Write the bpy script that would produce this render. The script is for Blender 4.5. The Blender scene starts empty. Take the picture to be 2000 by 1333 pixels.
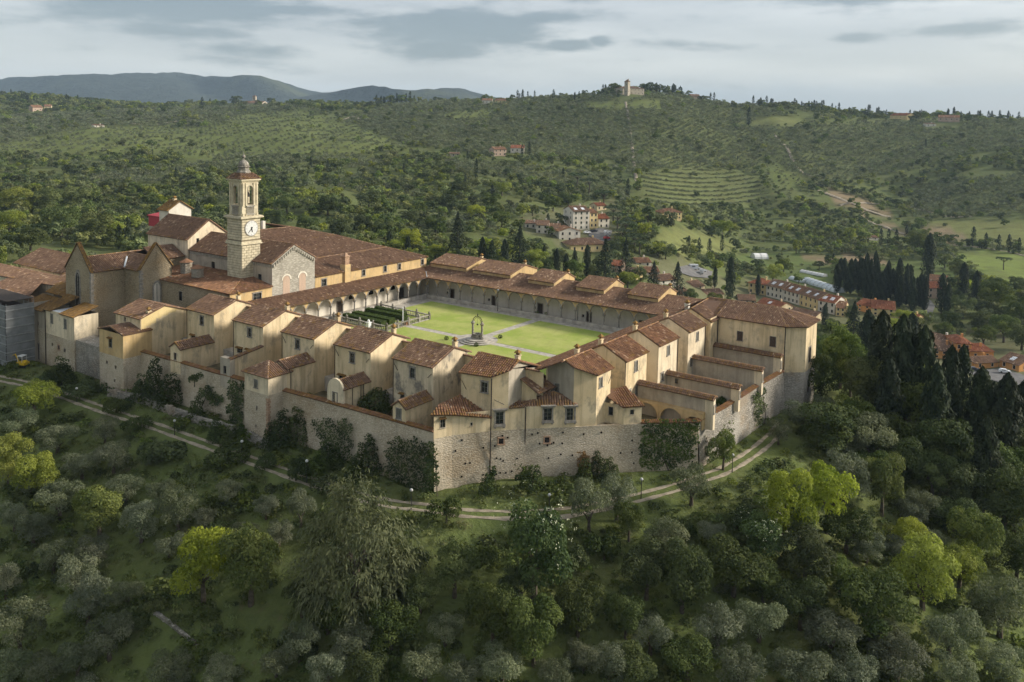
import bpy, math, random
import numpy as np
from mathutils import Vector, Matrix

random.seed(7)
RNG = np.random.default_rng(7)
SC = bpy.context.scene
COL = SC.collection
R = math.radians

# ------------------------------------------------------------------ camera
# world frame: lawn of the great cloister is z = 0, x runs along the near row of cells, y along the right-hand row
CF, CCY, CPITCH, CROLL, CYAW = 1676.86, 355.23, .0715414, .0201503, -.615185
CAM_H = 44.0


def cam_basis():
    cy, sy = math.cos(CYAW), math.sin(CYAW)
    f = np.array([sy * math.cos(CPITCH), cy * math.cos(CPITCH), -math.sin(CPITCH)])
    rt = np.array([cy, -sy, 0.])
    up = np.cross(rt, f)
    c, s = math.cos(CROLL), math.sin(CROLL)
    return c * rt + s * up, -s * rt + c * up, f


RT, UP, FW = cam_basis()
CAM = np.array([0., 0., CAM_H])
cam = bpy.data.cameras.new('camera')
cam.sensor_width = 36.0
cam.lens = CF / 2000 * 36
cam.shift_y = -(666.5 - CCY) / 2000
cam.clip_start = 1.0
cam.clip_end = 30000
camo = bpy.data.objects.new('camera', cam)
COL.objects.link(camo)
M = Matrix(((RT[0], UP[0], -FW[0], 0), (RT[1], UP[1], -FW[1], 0), (RT[2], UP[2], -FW[2], 0), (0, 0, 0, 1)))
camo.matrix_world = Matrix.Translation((0, 0, CAM_H)) @ M
SC.camera = camo

# ------------------------------------------------------------------ exposure, render settings
vs = SC.view_settings
vs.view_transform = 'Standard'
vs.look = 'None'
vs.exposure = EXPOSURE = 2.08
vs.gamma = 1.0
SC.render.engine = 'CYCLES'
cy = SC.cycles
cy.use_denoising = True
cy.max_bounces = 5
cy.diffuse_bounces = 3
cy.glossy_bounces = 2
cy.transmission_bounces = 3
cy.transparent_max_bounces = 6
cy.volume_bounces = 0
cy.caustics_reflective = cy.caustics_refractive = False
cy.sample_clamp_indirect = 4.0
cy.use_adaptive_sampling = True
cy.adaptive_threshold = 0.015

# ------------------------------------------------------------------ sun: low, behind the right-hand wing, softened by thin cloud
SUN_DIR = Vector((1.0, .92, .62)).normalized()
sun = bpy.data.lights.new('sun', 'SUN')
sun.energy = 1.35
sun.angle = R(10.0)
sun.color = (1.0, .93, .82)
suno = bpy.data.objects.new('sun', sun)
suno.rotation_euler = SUN_DIR.to_track_quat('Z', 'Y').to_euler()
COL.objects.link(suno)

# ------------------------------------------------------------------ world: pale overcast with darker streaks
world = bpy.data.worlds.new('World')
SC.world = world
world.use_nodes = True
wt = world.node_tree
wt.nodes.clear()


def wn(t, **kw):
    n = wt.nodes.new(t)
    for k, v in kw.items():
        setattr(n, k, v)
    return n


def wlink(a, b):
    wt.links.new(a, b)


def wmath(op, a, b=None, c=None, clamp=False):
    n = wn('ShaderNodeMath', operation=op, use_clamp=clamp)
    for i, v in enumerate((a, b, c)):
        if v is None:
            continue
        if isinstance(v, (int, float)):
            n.inputs[i].default_value = v
        else:
            wlink(v, n.inputs[i])
    return n.outputs[0]


def wramp(fac, lo, hi):
    n = wn('ShaderNodeMapRange', interpolation_type='SMOOTHSTEP')
    wlink(fac, n.inputs[0])
    n.inputs[1].default_value = lo
    n.inputs[2].default_value = hi
    return n.outputs[0]


def wmix(fac, a, b):
    n = wn('ShaderNodeMix', data_type='RGBA')
    if isinstance(fac, float):
        n.inputs[0].default_value = fac
    else:
        wlink(fac, n.inputs[0])
    for i, v in ((6, a), (7, b)):
        if isinstance(v, tuple):
            n.inputs[i].default_value = (*v, 1)
        else:
            wlink(v, n.inputs[i])
    return n.outputs[2]


tc = wn('ShaderNodeTexCoord')
mp = wn('ShaderNodeMapping')
mp.inputs['Rotation'].default_value = (0, 0, CYAW)
wlink(tc.outputs['Generated'], mp.inputs['Vector'])
sx = wn('ShaderNodeSeparateXYZ')
wlink(mp.outputs[0], sx.inputs[0])
az = wmath('ARCTAN2', sx.outputs[0], sx.outputs[1])
el = wmath('ARCSINE', sx.outputs[2])
# ragged edges: the cloud lookup is displaced by stretched noise
cmb = wn('ShaderNodeCombineXYZ')
wlink(wmath('MULTIPLY', az, 9.0), cmb.inputs[0])
wlink(wmath('MULTIPLY', el, 34.0), cmb.inputs[1])
nz = wn('ShaderNodeTexNoise')
nz.inputs['Scale'].default_value = 1.0
nz.inputs['Detail'].default_value = 6.0
nz.inputs['Roughness'].default_value = .62
wlink(cmb.outputs[0], nz.inputs['Vector'])
nzc = wmath('SUBTRACT', nz.outputs[0], .5)
cmb2 = wn('ShaderNodeCombineXYZ')
wlink(wmath('MULTIPLY', az, 2.2), cmb2.inputs[0])
wlink(wmath('MULTIPLY', el, 13.0), cmb2.inputs[1])
nz2 = wn('ShaderNodeTexNoise')
nz2.inputs['Scale'].default_value = 1.3
nz2.inputs['Detail'].default_value = 5.0
wlink(cmb2.outputs[0], nz2.inputs['Vector'])
CLOUDS = [  # azimuth and elevation in milliradians of turn, half width, half height, weight
    (-355, 116, 118, 22, 1.0), (-430, 130, 60, 18, .9), (-270, 117, 85, 8, .8), (-370, 88, 70, 10, .8), (-300, 72, 75, 10, .6),
    (-60, 103, 100, 26, 1.0), (-80, 80, 50, 14, .9), (40, 118, 66, 9, .8), (70, 88, 34, 8, .9), (96, 91, 16, 7, .9),
    (78, 143, 50, 7, .9), (440, 148, 155, 15, 1.0), (478, 102, 44, 8, .9), (370, 96, 22, 6, .7), (240, 88, 75, 6, .45),
    (560, 96, 40, 8, .5), (-560, 117, 60, 7, .5), (-330, 60, 60, 7, .4), (260, 118, 60, 7, .3), (-545, 88, 50, 8, .35)]
den = None
for ca, ce, hw, hh, wgt in CLOUDS:
    dx = wmath('DIVIDE', wmath('SUBTRACT', az, ca / 1000), hw / 1000)
    dy = wmath('DIVIDE', wmath('SUBTRACT', el, ce / 1000), hh / 1000)
    r2 = wmath('ADD', wmath('MULTIPLY', dx, dx), wmath('MULTIPLY', dy, dy))
    g = wmath('MULTIPLY', wmath('EXPONENT', wmath('MULTIPLY', r2, -.85)), wgt)
    den = g if den is None else wmath('MAXIMUM', den, g)
den = wmath('ADD', den, wmath('MULTIPLY', nzc, 1.9))
cloud = wmath('MULTIPLY', wramp(den, .10, .70), wmath('ADD', .62, wmath('MULTIPLY', nz2.outputs[0], .7)), clamp=True)
# thin variation in the veil, a grey-blue bank low over the horizon, the same broken cloud overhead
band = wmath('MULTIPLY', wramp(az, -.02, .22), wmath('SUBTRACT', 1.0, wramp(wmath('ADD', el, wmath('MULTIPLY', nzc, .03)), .030, .062)))
over = wmath('MULTIPLY', wramp(nz2.outputs[0], .48, .66), wramp(el, .16, .32))
veil = wmix(wramp(nz2.outputs[0], .34, .66), (.74, .77, .80), (1.02, 1.035, 1.035))
veil = wmix(wramp(el, -.05, .07), (.75, .79, .83), veil)
veil = wmix(wmath('MULTIPLY', band, .8), veil, (.55, .64, .73))
veil = wmix(wmath('MULTIPLY', over, .6), veil, (.72, .80, .86))
skyc = wmix(wmath('MULTIPLY', cloud, .92), veil, (.25, .315, .37))
sky = wn('ShaderNodeTexSky')
sky.sky_type = 'NISHITA'
sky.sun_disc = False
sky.sun_elevation = math.asin(SUN_DIR.z)
sky.sun_rotation = math.atan2(SUN_DIR.x, SUN_DIR.y)
sky.air_density = 1.0
sky.dust_density = 2.0
skyc = wmix(.08, skyc, sky.outputs[0])
bg = wn('ShaderNodeBackground')
bg.inputs['Strength'].default_value = .15
wlink(skyc, bg.inputs['Color'])
world.cycles.sampling_method = 'NONE'
wo = wn('ShaderNodeOutputWorld')
wlink(bg.outputs[0], wo.inputs['Surface'])

# ------------------------------------------------------------------ helpers: pixels of the 2000 px wide photograph to world points
def ray(px, py):
    return (px - 1000) / CF * RT + (CCY - py) / CF * UP + FW


def at(px, py, z=None, X=None, Y=None, D=None):
    d = ray(px, py)
    if z is not None:
        t = (z - CAM[2]) / d[2]
    elif X is not None:
        t = X / d[0]
    elif Y is not None:
        t = Y / d[1]
    else:
        t = D
    return CAM + d * t


def to_px(p):
    v = np.asarray(p, float) - CAM
    w = v @ FW
    return 1000 + CF * (v @ RT) / w, CCY - CF * (v @ UP) / w, w


def nrm(a):
    a = np.asarray(a, float)
    return a / (np.linalg.norm(a) + 1e-12)


# ------------------------------------------------------------------ helpers: meshes
class MB:
    """collects polygons; every polygon has a material slot and two numbers (v: random tint, m: lichen)"""

    def __init__(self):
        self.V, self.n = [], 0
        self.L, self.T, self.mat, self.a, self.b = [], [], [], [], []

    def add(self, verts, faces, mat=0, a=None, b=None):
        verts = np.asarray(verts, float).reshape(-1, 3)
        self.V.append(verts)
        if isinstance(faces, np.ndarray):
            k = len(faces)
            self.L.append((faces + self.n).ravel())
            self.T.append(np.full(k, faces.shape[1]))
        else:
            k = len(faces)
            for f in faces:
                self.L.append(np.asarray(f) + self.n)
            self.T.append(np.array([len(f) for f in faces]))
        self.mat.append(np.full(k, mat))
        self.a.append(np.full(k, .5) if a is None else np.broadcast_to(a, k))
        self.b.append(np.zeros(k) if b is None else np.broadcast_to(b, k))
        self.n += len(verts)
        return self

    def poly(self, pts, mat=0):
        return self.add(pts, [list(range(len(pts)))], mat)

    def box(self, x0, x1, y0, y1, z0, z1, mat=0):
        v = [(x0, y0, z0), (x1, y0, z0), (x1, y1, z0), (x0, y1, z0), (x0, y0, z1), (x1, y0, z1), (x1, y1, z1), (x0, y1, z1)]
        return self.add(v, [(0, 3, 2, 1), (4, 5, 6, 7), (0, 1, 5, 4), (1, 2, 6, 5), (2, 3, 7, 6), (3, 0, 4, 7)], mat)

    def prism(self, poly, z0, z1, mat=0, cap=True):
        n = len(poly)
        z0 = [z0] * n if np.isscalar(z0) else z0
        z1 = [z1] * n if np.isscalar(z1) else z1
        v = [(p[0], p[1], a) for p, a in zip(poly, z0)] + [(p[0], p[1], a) for p, a in zip(poly, z1)]
        f = [(i, (i + 1) % n, n + (i + 1) % n, n + i) for i in range(n)]
        if cap:
            f += [tuple(range(n, 2 * n)), tuple(range(n - 1, -1, -1))]
        return self.add(v, f, mat)

    def tube(self, pts, r, n=6, mat=0, cap=True):
        pts = [np.asarray(p, float) for p in pts]
        r = [r] * len(pts) if np.isscalar(r) else r
        vs, fs = [], []
        for i, p in enumerate(pts):
            d = nrm(pts[min(i + 1, len(pts) - 1)] - pts[max(i - 1, 0)])
            ref = np.array([0, 0, 1.]) if abs(d[2]) < .9 else np.array([1., 0, 0])
            u = nrm(np.cross(d, ref))
            w = np.cross(d, u)
            for k in range(n):
                t = 2 * math.pi * k / n
                vs.append(p + r[i] * (math.cos(t) * u + math.sin(t) * w))
        for i in range(len(pts) - 1):
            for k in range(n):
                fs.append((i * n + k, i * n + (k + 1) % n, (i + 1) * n + (k + 1) % n, (i + 1) * n + k))
        if cap:
            fs += [tuple(range(n - 1, -1, -1)), tuple(range((len(pts) - 1) * n, len(pts) * n))]
        return self.add(vs, fs, mat)

    def lathe(self, c, prof, n=12, mat=0, sq=False):
        vs, fs = [], []
        for r, z in prof:
            for k in range(n):
                t = 2 * math.pi * (k + (.5 if sq else 0)) / n
                vs.append((c[0] + r * math.cos(t), c[1] + r * math.sin(t), c[2] + z))
        m = len(prof)
        for i in range(m - 1):
            for k in range(n):
                fs.append((i * n + k, i * n + (k + 1) % n, (i + 1) * n + (k + 1) % n, (i + 1) * n + k))
        fs += [tuple(range(n - 1, -1, -1)), tuple(range((m - 1) * n, m * n))]
        return self.add(vs, fs, mat)

    def mesh(self, name, mats, smooth=False):
        me = bpy.data.meshes.new(name)
        V = np.concatenate(self.V)
        L = np.concatenate(self.L).astype(np.int32)
        T = np.concatenate(self.T).astype(np.int32)
        me.vertices.add(len(V))
        me.vertices.foreach_set('co', V.ravel())
        me.loops.add(len(L))
        me.loops.foreach_set('vertex_index', L)
        me.polygons.add(len(T))
        me.polygons.foreach_set('loop_start', np.concatenate([[0], np.cumsum(T)[:-1]]).astype(np.int32))
        me.polygons.foreach_set('material_index', np.concatenate(self.mat).astype(np.int32))
        for nm, src in (('v', self.a), ('m', self.b)):
            at_ = me.attributes.new(nm, 'FLOAT', 'FACE')
            at_.data.foreach_set('value', np.concatenate(src).astype(np.float32))
        for m in (mats if isinstance(mats, (list, tuple)) else [mats]):
            me.materials.append(m)
        me.update(calc_edges=True)
        (me.shade_smooth if smooth else me.shade_flat)()
        return me

    def build(self, name, mats, parent=None, smooth=False):
        return link(name, self.mesh(name, mats, smooth), parent)


def link(name, me, parent=None, loc=None, rz=0.0, scale=None):
    o = bpy.data.objects.new(name, me)
    COL.objects.link(o)
    if parent is not None:
        o.parent = parent
    if loc is not None:
        o.location = loc
    if rz:
        o.rotation_euler[2] = rz
    if scale is not None:
        o.scale = scale
    return o


def tag(o, label=None, cat=None, group=None, kind=None):
    if label:
        o['label'] = label
    if cat:
        o['category'] = cat
    if group:
        o['group'] = group
    if kind:
        o['kind'] = kind
    return o


def thing(name, label, cat, loc=(0, 0, 0), group=None, rz=0.0):
    o = bpy.data.objects.new(name, None)
    o.empty_display_size = .5
    COL.objects.link(o)
    o.location = loc
    o.rotation_euler[2] = rz
    return tag(o, label, cat, group)


ORD = 'first second third fourth fifth sixth seventh eighth ninth tenth eleventh twelfth thirteenth fourteenth fifteenth sixteenth seventeenth eighteenth nineteenth twentieth'.split()


def ordinal(i):
    if i < 20:
        return ORD[i]
    tens = ['', '', 'twenty', 'thirty', 'forty', 'fifty', 'sixty', 'seventy', 'eighty', 'ninety']
    t, u = divmod(i + 1, 10)
    if t > 9:
        return 'hundred-and-' + ordinal(i - 100)
    return tens[t] + '-' + ORD[u - 1] if u else {2: 'twentieth', 3: 'thirtieth', 4: 'fortieth', 5: 'fiftieth', 6: 'sixtieth', 7: 'seventieth', 8: 'eightieth', 9: 'ninetieth'}[t]


# ------------------------------------------------------------------ helpers: materials
class NT:
    def __init__(self, name, rough=.9, spec=.2):
        self.m = bpy.data.materials.new(name)
        self.m.use_nodes = True
        self.t = self.m.node_tree
        self.t.nodes.clear()
        self.b = self.n('ShaderNodeBsdfPrincipled')
        self.b.inputs['Roughness'].default_value = rough
        self.b.inputs['Specular IOR Level'].default_value = spec
        self.o = self.n('ShaderNodeOutputMaterial')
        self.l(self.b.outputs[0], self.o.inputs['Surface'])
        self._co = None

    def n(self, t, **kw):
        x = self.t.nodes.new(t)
        for k, v in kw.items():
            setattr(x, k, v)
        return x

    def l(self, a, b):
        self.t.links.new(a, b)

    def put(self, sock, v):
        if isinstance(v, tuple):
            sock.default_value = (*v, 1) if len(v) == 3 else v
        elif isinstance(v, (int, float)):
            sock.default_value = v
        else:
            self.l(v, sock)

    def co(self, scale=(1, 1, 1)):
        if self._co is None:
            g = self.n('ShaderNodeNewGeometry')
            self._co = g.outputs['Position']
        m = self.n('ShaderNodeMapping')
        m.inputs['Scale'].default_value = scale
        self.l(self._co, m.inputs['Vector'])
        return m.outputs[0]

    def noise(self, scale, detail=4, rough=.55, co=None):
        x = self.n('ShaderNodeTexNoise')
        x.inputs['Scale'].default_value = scale
        x.inputs['Detail'].default_value = detail
        x.inputs['Roughness'].default_value = rough
        self.l(co if co is not None else self.co(), x.inputs['Vector'])
        return x.outputs[0]

    def rng(self, v, a, b, lo=0., hi=1.):
        x = self.n('ShaderNodeMapRange', interpolation_type='SMOOTHSTEP')
        self.l(v, x.inputs[0])
        for i, q in enumerate((a, b, lo, hi)):
            x.inputs[i + 1].default_value = q
        return x.outputs[0]

    def mix(self, f, a, b, mode='MIX'):
        x = self.n('ShaderNodeMix', data_type='RGBA', blend_type=mode)
        self.put(x.inputs[0], f)
        self.put(x.inputs[6], a)
        self.put(x.inputs[7], b)
        return x.outputs[2]

    def math(self, op, a, b=None, clamp=False):
        x = self.n('ShaderNodeMath', operation=op, use_clamp=clamp)
        self.put(x.inputs[0], a)
        if b is not None:
            self.put(x.inputs[1], b)
        return x.outputs[0]

    def attr(self, name, geo=True):
        x = self.n('ShaderNodeAttribute', attribute_name=name)
        return x.outputs['Fac']

    def ramp(self, f, stops):
        x = self.n('ShaderNodeValToRGB')
        e = x.color_ramp.elements
        e[0].position, e[0].color = stops[0][0], (*stops[0][1], 1)
        e[1].position, e[1].color = stops[-1][0], (*stops[-1][1], 1)
        for p, c in stops[1:-1]:
            q = e.new(p)
            q.color = (*c, 1)
        self.l(f, x.inputs[0])
        return x.outputs[0]

    def color(self, c):
        self.put(self.b.inputs['Base Color'], c)
        return self

    def bump(self, h, strength=.4, dist=.05):
        x = self.n('ShaderNodeBump')
        x.inputs['Strength'].default_value = strength
        x.inputs['Distance'].default_value = dist
        self.l(h, x.inputs['Height'])
        self.l(x.outputs[0], self.b.inputs['Normal'])
        return self


MAT = {}


def plaster(name, base, dark, grey=(.20, .18, .15), stain=.5, streak=.5):
    m = NT(name, .92, .1)
    big = m.rng(m.noise(.22, 5, .6), .38, .68)
    c = m.mix(big, base, dark)
    st = m.rng(m.noise(1.0, 5, .65, m.co((.9, .9, .10))), .44, .68)
    c = m.mix(m.math('MULTIPLY', st, streak), c, tuple(x * .62 for x in dark))
    gs = m.rng(m.noise(.5, 6, .7, m.co((1, 1, .7))), .50, .68)
    c = m.mix(m.math('MULTIPLY', gs, stain), c, grey)
    fine = m.noise(7, 3, .6)
    c = m.mix(m.rng(fine, .3, .75, 0, .22), c, tuple(x * .8 for x in base))
    m.color(c).bump(fine, .25, .03)
    MAT[name] = m.m


plaster('plaster_cream', (.74, .60, .385), (.62, .485, .29), stain=.6, streak=.75)
plaster('plaster_pale', (.75, .64, .46), (.63, .52, .36), stain=.55, streak=.7)
plaster('plaster_stained', (.66, .55, .38), (.50, .42, .30), (.15, .14, .125), stain=.95, streak=.9)
plaster('plaster_ochre', (.60, .435, .225), (.50, .35, .165), stain=.5, streak=.6)
plaster('plaster_grey', (.47, .41, .32), (.37, .32, .25), stain=.5)
plaster('plaster_orange', (.66, .33, .12), (.55, .26, .09), stain=.15, streak=.25)
plaster('plaster_white', (.70, .65, .55), (.60, .54, .44), stain=.2, streak=.25)
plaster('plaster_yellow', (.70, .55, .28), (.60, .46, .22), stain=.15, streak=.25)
plaster('plaster_pink', (.50, .37, .28), (.42, .31, .23), stain=.15, streak=.25)


def stone(name, base, dark, light, scale=2.2, streak=.4, bs=.8):
    """coursed rubble: flat stretched cells with dark joints"""
    m = NT(name, .95, .1)
    co = m.co((.9, .9, 3.1))
    vo = m.n('ShaderNodeTexVoronoi', feature='F1')
    vo.inputs['Scale'].default_value = scale
    vo.inputs['Randomness'].default_value = .95
    wv = m.n('ShaderNodeVectorMath', operation='ADD')
    nn = m.n('ShaderNodeTexNoise')
    nn.inputs['Scale'].default_value = 1.6
    m.l(co, nn.inputs['Vector'])
    sc = m.n('ShaderNodeVectorMath', operation='SCALE')
    sc.inputs['Scale'].default_value = .2
    m.l(nn.outputs[1], sc.inputs[0])
    m.l(co, wv.inputs[0])
    m.l(sc.outputs[0], wv.inputs[1])
    m.l(wv.outputs[0], vo.inputs['Vector'])
    rnd = m.n('ShaderNodeSeparateColor')
    m.l(vo.outputs['Color'], rnd.inputs[0])
    c = m.ramp(rnd.outputs[0], [(0, dark), (.35, base), (.75, base), (1, light)])
    joint = m.rng(vo.outputs['Distance'], .28, .52)
    c = m.mix(m.math('MULTIPLY', joint, .55), c, tuple(x * .5 for x in dark))
    big = m.rng(m.noise(.16, 5, .62), .40, .66)
    c = m.mix(m.math('MULTIPLY', big, .55), c, tuple((a + b) / 2 for a, b in zip(light, base)))
    warm = m.rng(m.noise(.11, 4, .6, m.co((1, 1, 1.3))), .52, .68)
    c = m.mix(m.math('MULTIPLY', warm, .35), c, (.30, .20, .10))
    st = m.rng(m.noise(.8, 5, .7, m.co((.8, .8, .09))), .56, .74)
    c = m.mix(m.math('MULTIPLY', st, streak), c, (.10, .09, .075))
    inv = m.math('SUBTRACT', 1.0, vo.outputs['Distance'])
    m.color(c).bump(inv, bs, .12)
    MAT[name] = m.m


stone('stone_rubble', (.58, .49, .36), (.42, .34, .235), (.68, .60, .47), 3.3, .35, .6)
stone('stone_chapel', (.40, .325, .215), (.27, .21, .13), (.48, .41, .29), 3.0, .3)
stone('stone_grey', (.36, .33, .275), (.22, .20, .165), (.54, .50, .43), 2.4, .5)
stone('stone_pale', (.43, .395, .33), (.36, .33, .27), (.48, .45, .38), 1.3, .25, .3)


def simple(name, c, rough=.85, var=.25, scale=3.0, spec=.2, metal=0.0, bump=0.0):
    m = NT(name, rough, spec)
    n = m.noise(scale, 4, .6)
    m.color(m.mix(m.rng(n, .3, .7), tuple(x * (1 - var) for x in c), tuple(min(1, x * (1 + var)) for x in c)))
    m.b.inputs['Metallic'].default_value = metal
    if bump:
        m.bump(n, bump, .05)
    MAT[name] = m.m


simple('stone_trim', (.27, .245, .21), .9, .3, 2.0)
simple('ashlar', (.52, .455, .32), .9, .2, 1.2, bump=.2)
simple('ashlar_joint', (.20, .165, .11), .95, .2)
simple('dark_wood', (.06, .045, .035), .8)
simple('shutter_grey', (.16, .155, .13), .75, .2)
simple('shutter_brown', (.085, .06, .045), .75, .2)
simple('shutter_green', (.05, .07, .05), .7, .2)
simple('iron', (.035, .032, .03), .6, .2, metal=.3)
simple('copper_pipe', (.045, .035, .028), .7, .3)
simple('lead', (.50, .53, .55), .45, .15, metal=.2)
simple('lamp_globe', (.48, .48, .46), .4, .1)
simple('white_paint', (.72, .71, .68), .6, .08)
simple('paving', (.40, .365, .31), .9, .25, .8, bump=.2)
simple('terracotta', (.38, .16, .07), .85, .2)
simple('brick', (.36, .235, .155), .9, .3, 4.0)
simple('dirt', (.29, .245, .18), .95, .3, .9, bump=.3)
simple('yard_earth', (.14, .12, .07), .95, .4, .6)
simple('scaffold_net', (.22, .225, .225), .8, .2, .6)
simple('scaffold_sheet', (.60, .65, .70), .6, .12, .5)
simple('steel', (.35, .36, .36), .5, .2, metal=.5)
simple('asphalt', (.14, .135, .13), .9, .2, .3)
simple('yellow_paint', (.62, .40, .03), .5, .1)
simple('rubber', (.02, .02, .02), .8, .2)
simple('red_sheet', (.38, .05, .06), .7, .15)
simple('blue_sheet', (.05, .20, .42), .6, .15)
simple('car_white', (.75, .76, .77), .25, .03, 1, .5)
simple('car_silver', (.42, .44, .46), .25, .03, 1, .5, .5)
simple('car_dark', (.03, .035, .045), .25, .1, 1, .5)
simple('car_red', (.35, .03, .03), .25, .05, 1, .5)
simple('bark', (.085, .07, .05), .95, .35, 3)
simple('clock_face', (.60, .60, .57), .6, .08)
simple('polytunnel', (.55, .60, .62), .35, .1, .5)
simple('skylight', (.80, .82, .84), .2, .05)

m = NT('glass', .12, .5)
m.color(m.mix(m.rng(m.noise(1.5, 3), .35, .65), (.012, .013, .014), (.035, .037, .04)))
MAT['glass'] = m.m
m = NT('opening_dark', .9, .1)
m.color((.012, .010, .008))
MAT['opening_dark'] = m.m


def tile(name, stops, moss=(.25, .145, .045)):
    m = NT(name, .92, .1)
    v = m.attr('v')
    c = m.ramp(v, stops)
    big = m.rng(m.noise(.35, 4, .6), .40, .66)
    c = m.mix(m.math('MULTIPLY', big, .35), c, tuple(x * .55 for x in stops[1][1]))
    g = m.rng(m.noise(3.0, 4, .7), .52, .72)
    c = m.mix(m.math('MULTIPLY', g, .3), c, (.20, .165, .14))
    mo = m.attr('m')
    lich = m.math('MULTIPLY', mo, m.rng(m.noise(2.4, 4, .7), .30, .56))
    c = m.mix(lich, c, moss)
    m.color(c)
    MAT[name] = m.m


tile('tile_brown', [(0, (0.127, 0.078, 0.054)), (.35, (0.200, 0.122, 0.081)), (.68, (0.256, 0.157, 0.102)), (.9, (0.328, 0.214, 0.138)), (1, (0.480, 0.348, 0.233))])
tile('tile_warm', [(0, (0.135, 0.078, 0.051)), (.35, (0.224, 0.122, 0.073)), (.65, (0.303, 0.159, 0.088)), (.9, (0.383, 0.221, 0.126)), (1, (0.527, 0.369, 0.238))])
tile('tile_moss', [(0, (.10, .065, .04)), (.4, (.20, .12, .05)), (.7, (.28, .16, .05)), (1, (.32, .22, .12))])
tile('tile_red', [(0, (.16, .06, .035)), (.4, (.27, .10, .05)), (.7, (.33, .13, .07)), (1, (.42, .22, .14))])


def leaf(name, dark, light, trans=.35, obj=.5, tip=None):
    """leaf clump: colour differs from clump to clump (face value) and from plant to plant; lets some light through"""
    m = NT(name, .75, .15)
    v = m.attr('v')
    oi = m.n('ShaderNodeObjectInfo')
    c = m.mix(m.rng(v, .05, .95), dark, light)
    hs = m.n('ShaderNodeHueSaturation')
    m.l(m.rng(oi.outputs['Random'], 0, 1, .5 - .028 * obj, .5 + .022 * obj), hs.inputs['Hue'])
    m.l(m.rng(m.math('FRACT', m.math('MULTIPLY', oi.outputs['Random'], 7.31)), 0, 1, 1 - .3 * obj, 1 + .12 * obj), hs.inputs['Saturation'])
    m.l(m.rng(m.math('FRACT', m.math('MULTIPLY', oi.outputs['Random'], 13.7)), 0, 1, 1 - .42 * obj, 1 + .42 * obj), hs.inputs['Value'])
    m.l(c, hs.inputs['Color'])
    c = hs.outputs[0]
    m.color(c)
    tr = m.n('ShaderNodeBsdfTranslucent')
    m.l(m.mix(.6, c, (.9, 1.0, .45), 'MULTIPLY'), tr.inputs['Color'])
    ms = m.n('ShaderNodeMixShader')
    ms.inputs[0].default_value = trans
    m.l(m.b.outputs[0], ms.inputs[1])
    m.l(tr.outputs[0], ms.inputs[2])
    m.l(ms.outputs[0], m.o.inputs['Surface'])
    MAT[name] = m.m


leaf('leaf_olive', (0.092, 0.112, 0.058), (0.205, 0.222, 0.130), .28)
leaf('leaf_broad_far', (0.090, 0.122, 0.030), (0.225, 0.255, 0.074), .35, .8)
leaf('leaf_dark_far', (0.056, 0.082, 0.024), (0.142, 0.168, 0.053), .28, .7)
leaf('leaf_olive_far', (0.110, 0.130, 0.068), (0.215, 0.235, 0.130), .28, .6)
leaf('leaf_broad', (0.066, 0.094, 0.022), (0.165, 0.195, 0.050), .35)
leaf('leaf_dark', (0.038, 0.058, 0.016), (0.092, 0.116, 0.034), .28)
leaf('leaf_lime', (0.150, 0.190, 0.024), (0.330, 0.360, 0.058), .45, .3)
leaf('leaf_cypress', (0.017, 0.027, 0.013), (0.044, 0.058, 0.027), .12, .35)
leaf('leaf_willow', (0.050, 0.062, 0.028), (0.140, 0.152, 0.074), .3, .1)
leaf('leaf_elder', (0.039, 0.072, 0.023), (0.111, 0.163, 0.046), .35, .3)
leaf('leaf_ivy', (0.032, 0.050, 0.015), (0.090, 0.118, 0.030), .25, .4)
leaf('leaf_pine', (0.039, 0.058, 0.026), (0.085, 0.111, 0.046), .2, .3)
leaf('leaf_grass', (0.085, 0.112, 0.032), (0.190, 0.215, 0.072), .3, .6)
leaf('leaf_hedge', (0.046, 0.078, 0.019), (0.104, 0.150, 0.036), .25, .1)
leaf('leaf_rust', (0.156, 0.091, 0.039), (0.286, 0.169, 0.078), .25, .2)
simple('blossom', (.55, .56, .38), .8, .1)
m = NT('netting', .85, .1)
m.color(m.mix(m.rng(m.noise(.7, 4), .35, .65), (.27, .28, .28), (.38, .39, .39)))
tr_ = m.n('ShaderNodeBsdfTransparent')
ms_ = m.n('ShaderNodeMixShader')
ms_.inputs[0].default_value = .42
m.l(m.b.outputs[0], ms_.inputs[1])
m.l(tr_.outputs[0], ms_.inputs[2])
m.l(ms_.outputs[0], m.o.inputs['Surface'])
MAT['netting'] = m.m

# ------------------------------------------------------------------ terrain
FOOT = np.array([(-215, 84), (-172, 87.5), (-150, 89.2), (-115, 89.8), (-77, 90.2), (-73.2, 95.6), (-58.3, 112.6), (-49.4, 120.4),
                 (-48.4, 160), (-44.4, 163), (-44.4, 178), (-140, 186), (-215, 186)], float)


def dist_foot(x, y):
    """signed distance to the convent's footprint (positive outside)"""
    P = np.stack([x, y], -1)
    best = np.full(x.shape, 1e9)
    inside = np.zeros(x.shape, bool)
    n = len(FOOT)
    for i in range(n):
        a, b = FOOT[i], FOOT[(i + 1) % n]
        ab = b - a
        t = np.clip(((P - a) @ ab) / (ab @ ab), 0, 1)
        d = np.linalg.norm(P - a - t[..., None] * ab, axis=-1)
        best = np.minimum(best, d)
        c = (a[1] > y) != (b[1] > y)
        with np.errstate(divide='ignore', invalid='ignore'):
            xi = (b[0] - a[0]) * (y - a[1]) / (b[1] - a[1]) + a[0]
        inside ^= c & (x < xi)
    return np.where(inside, -best, best)


_wv = [(RNG.uniform(0, 2 * math.pi), RNG.uniform(0, 2 * math.pi)) for _ in range(14)]


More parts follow.
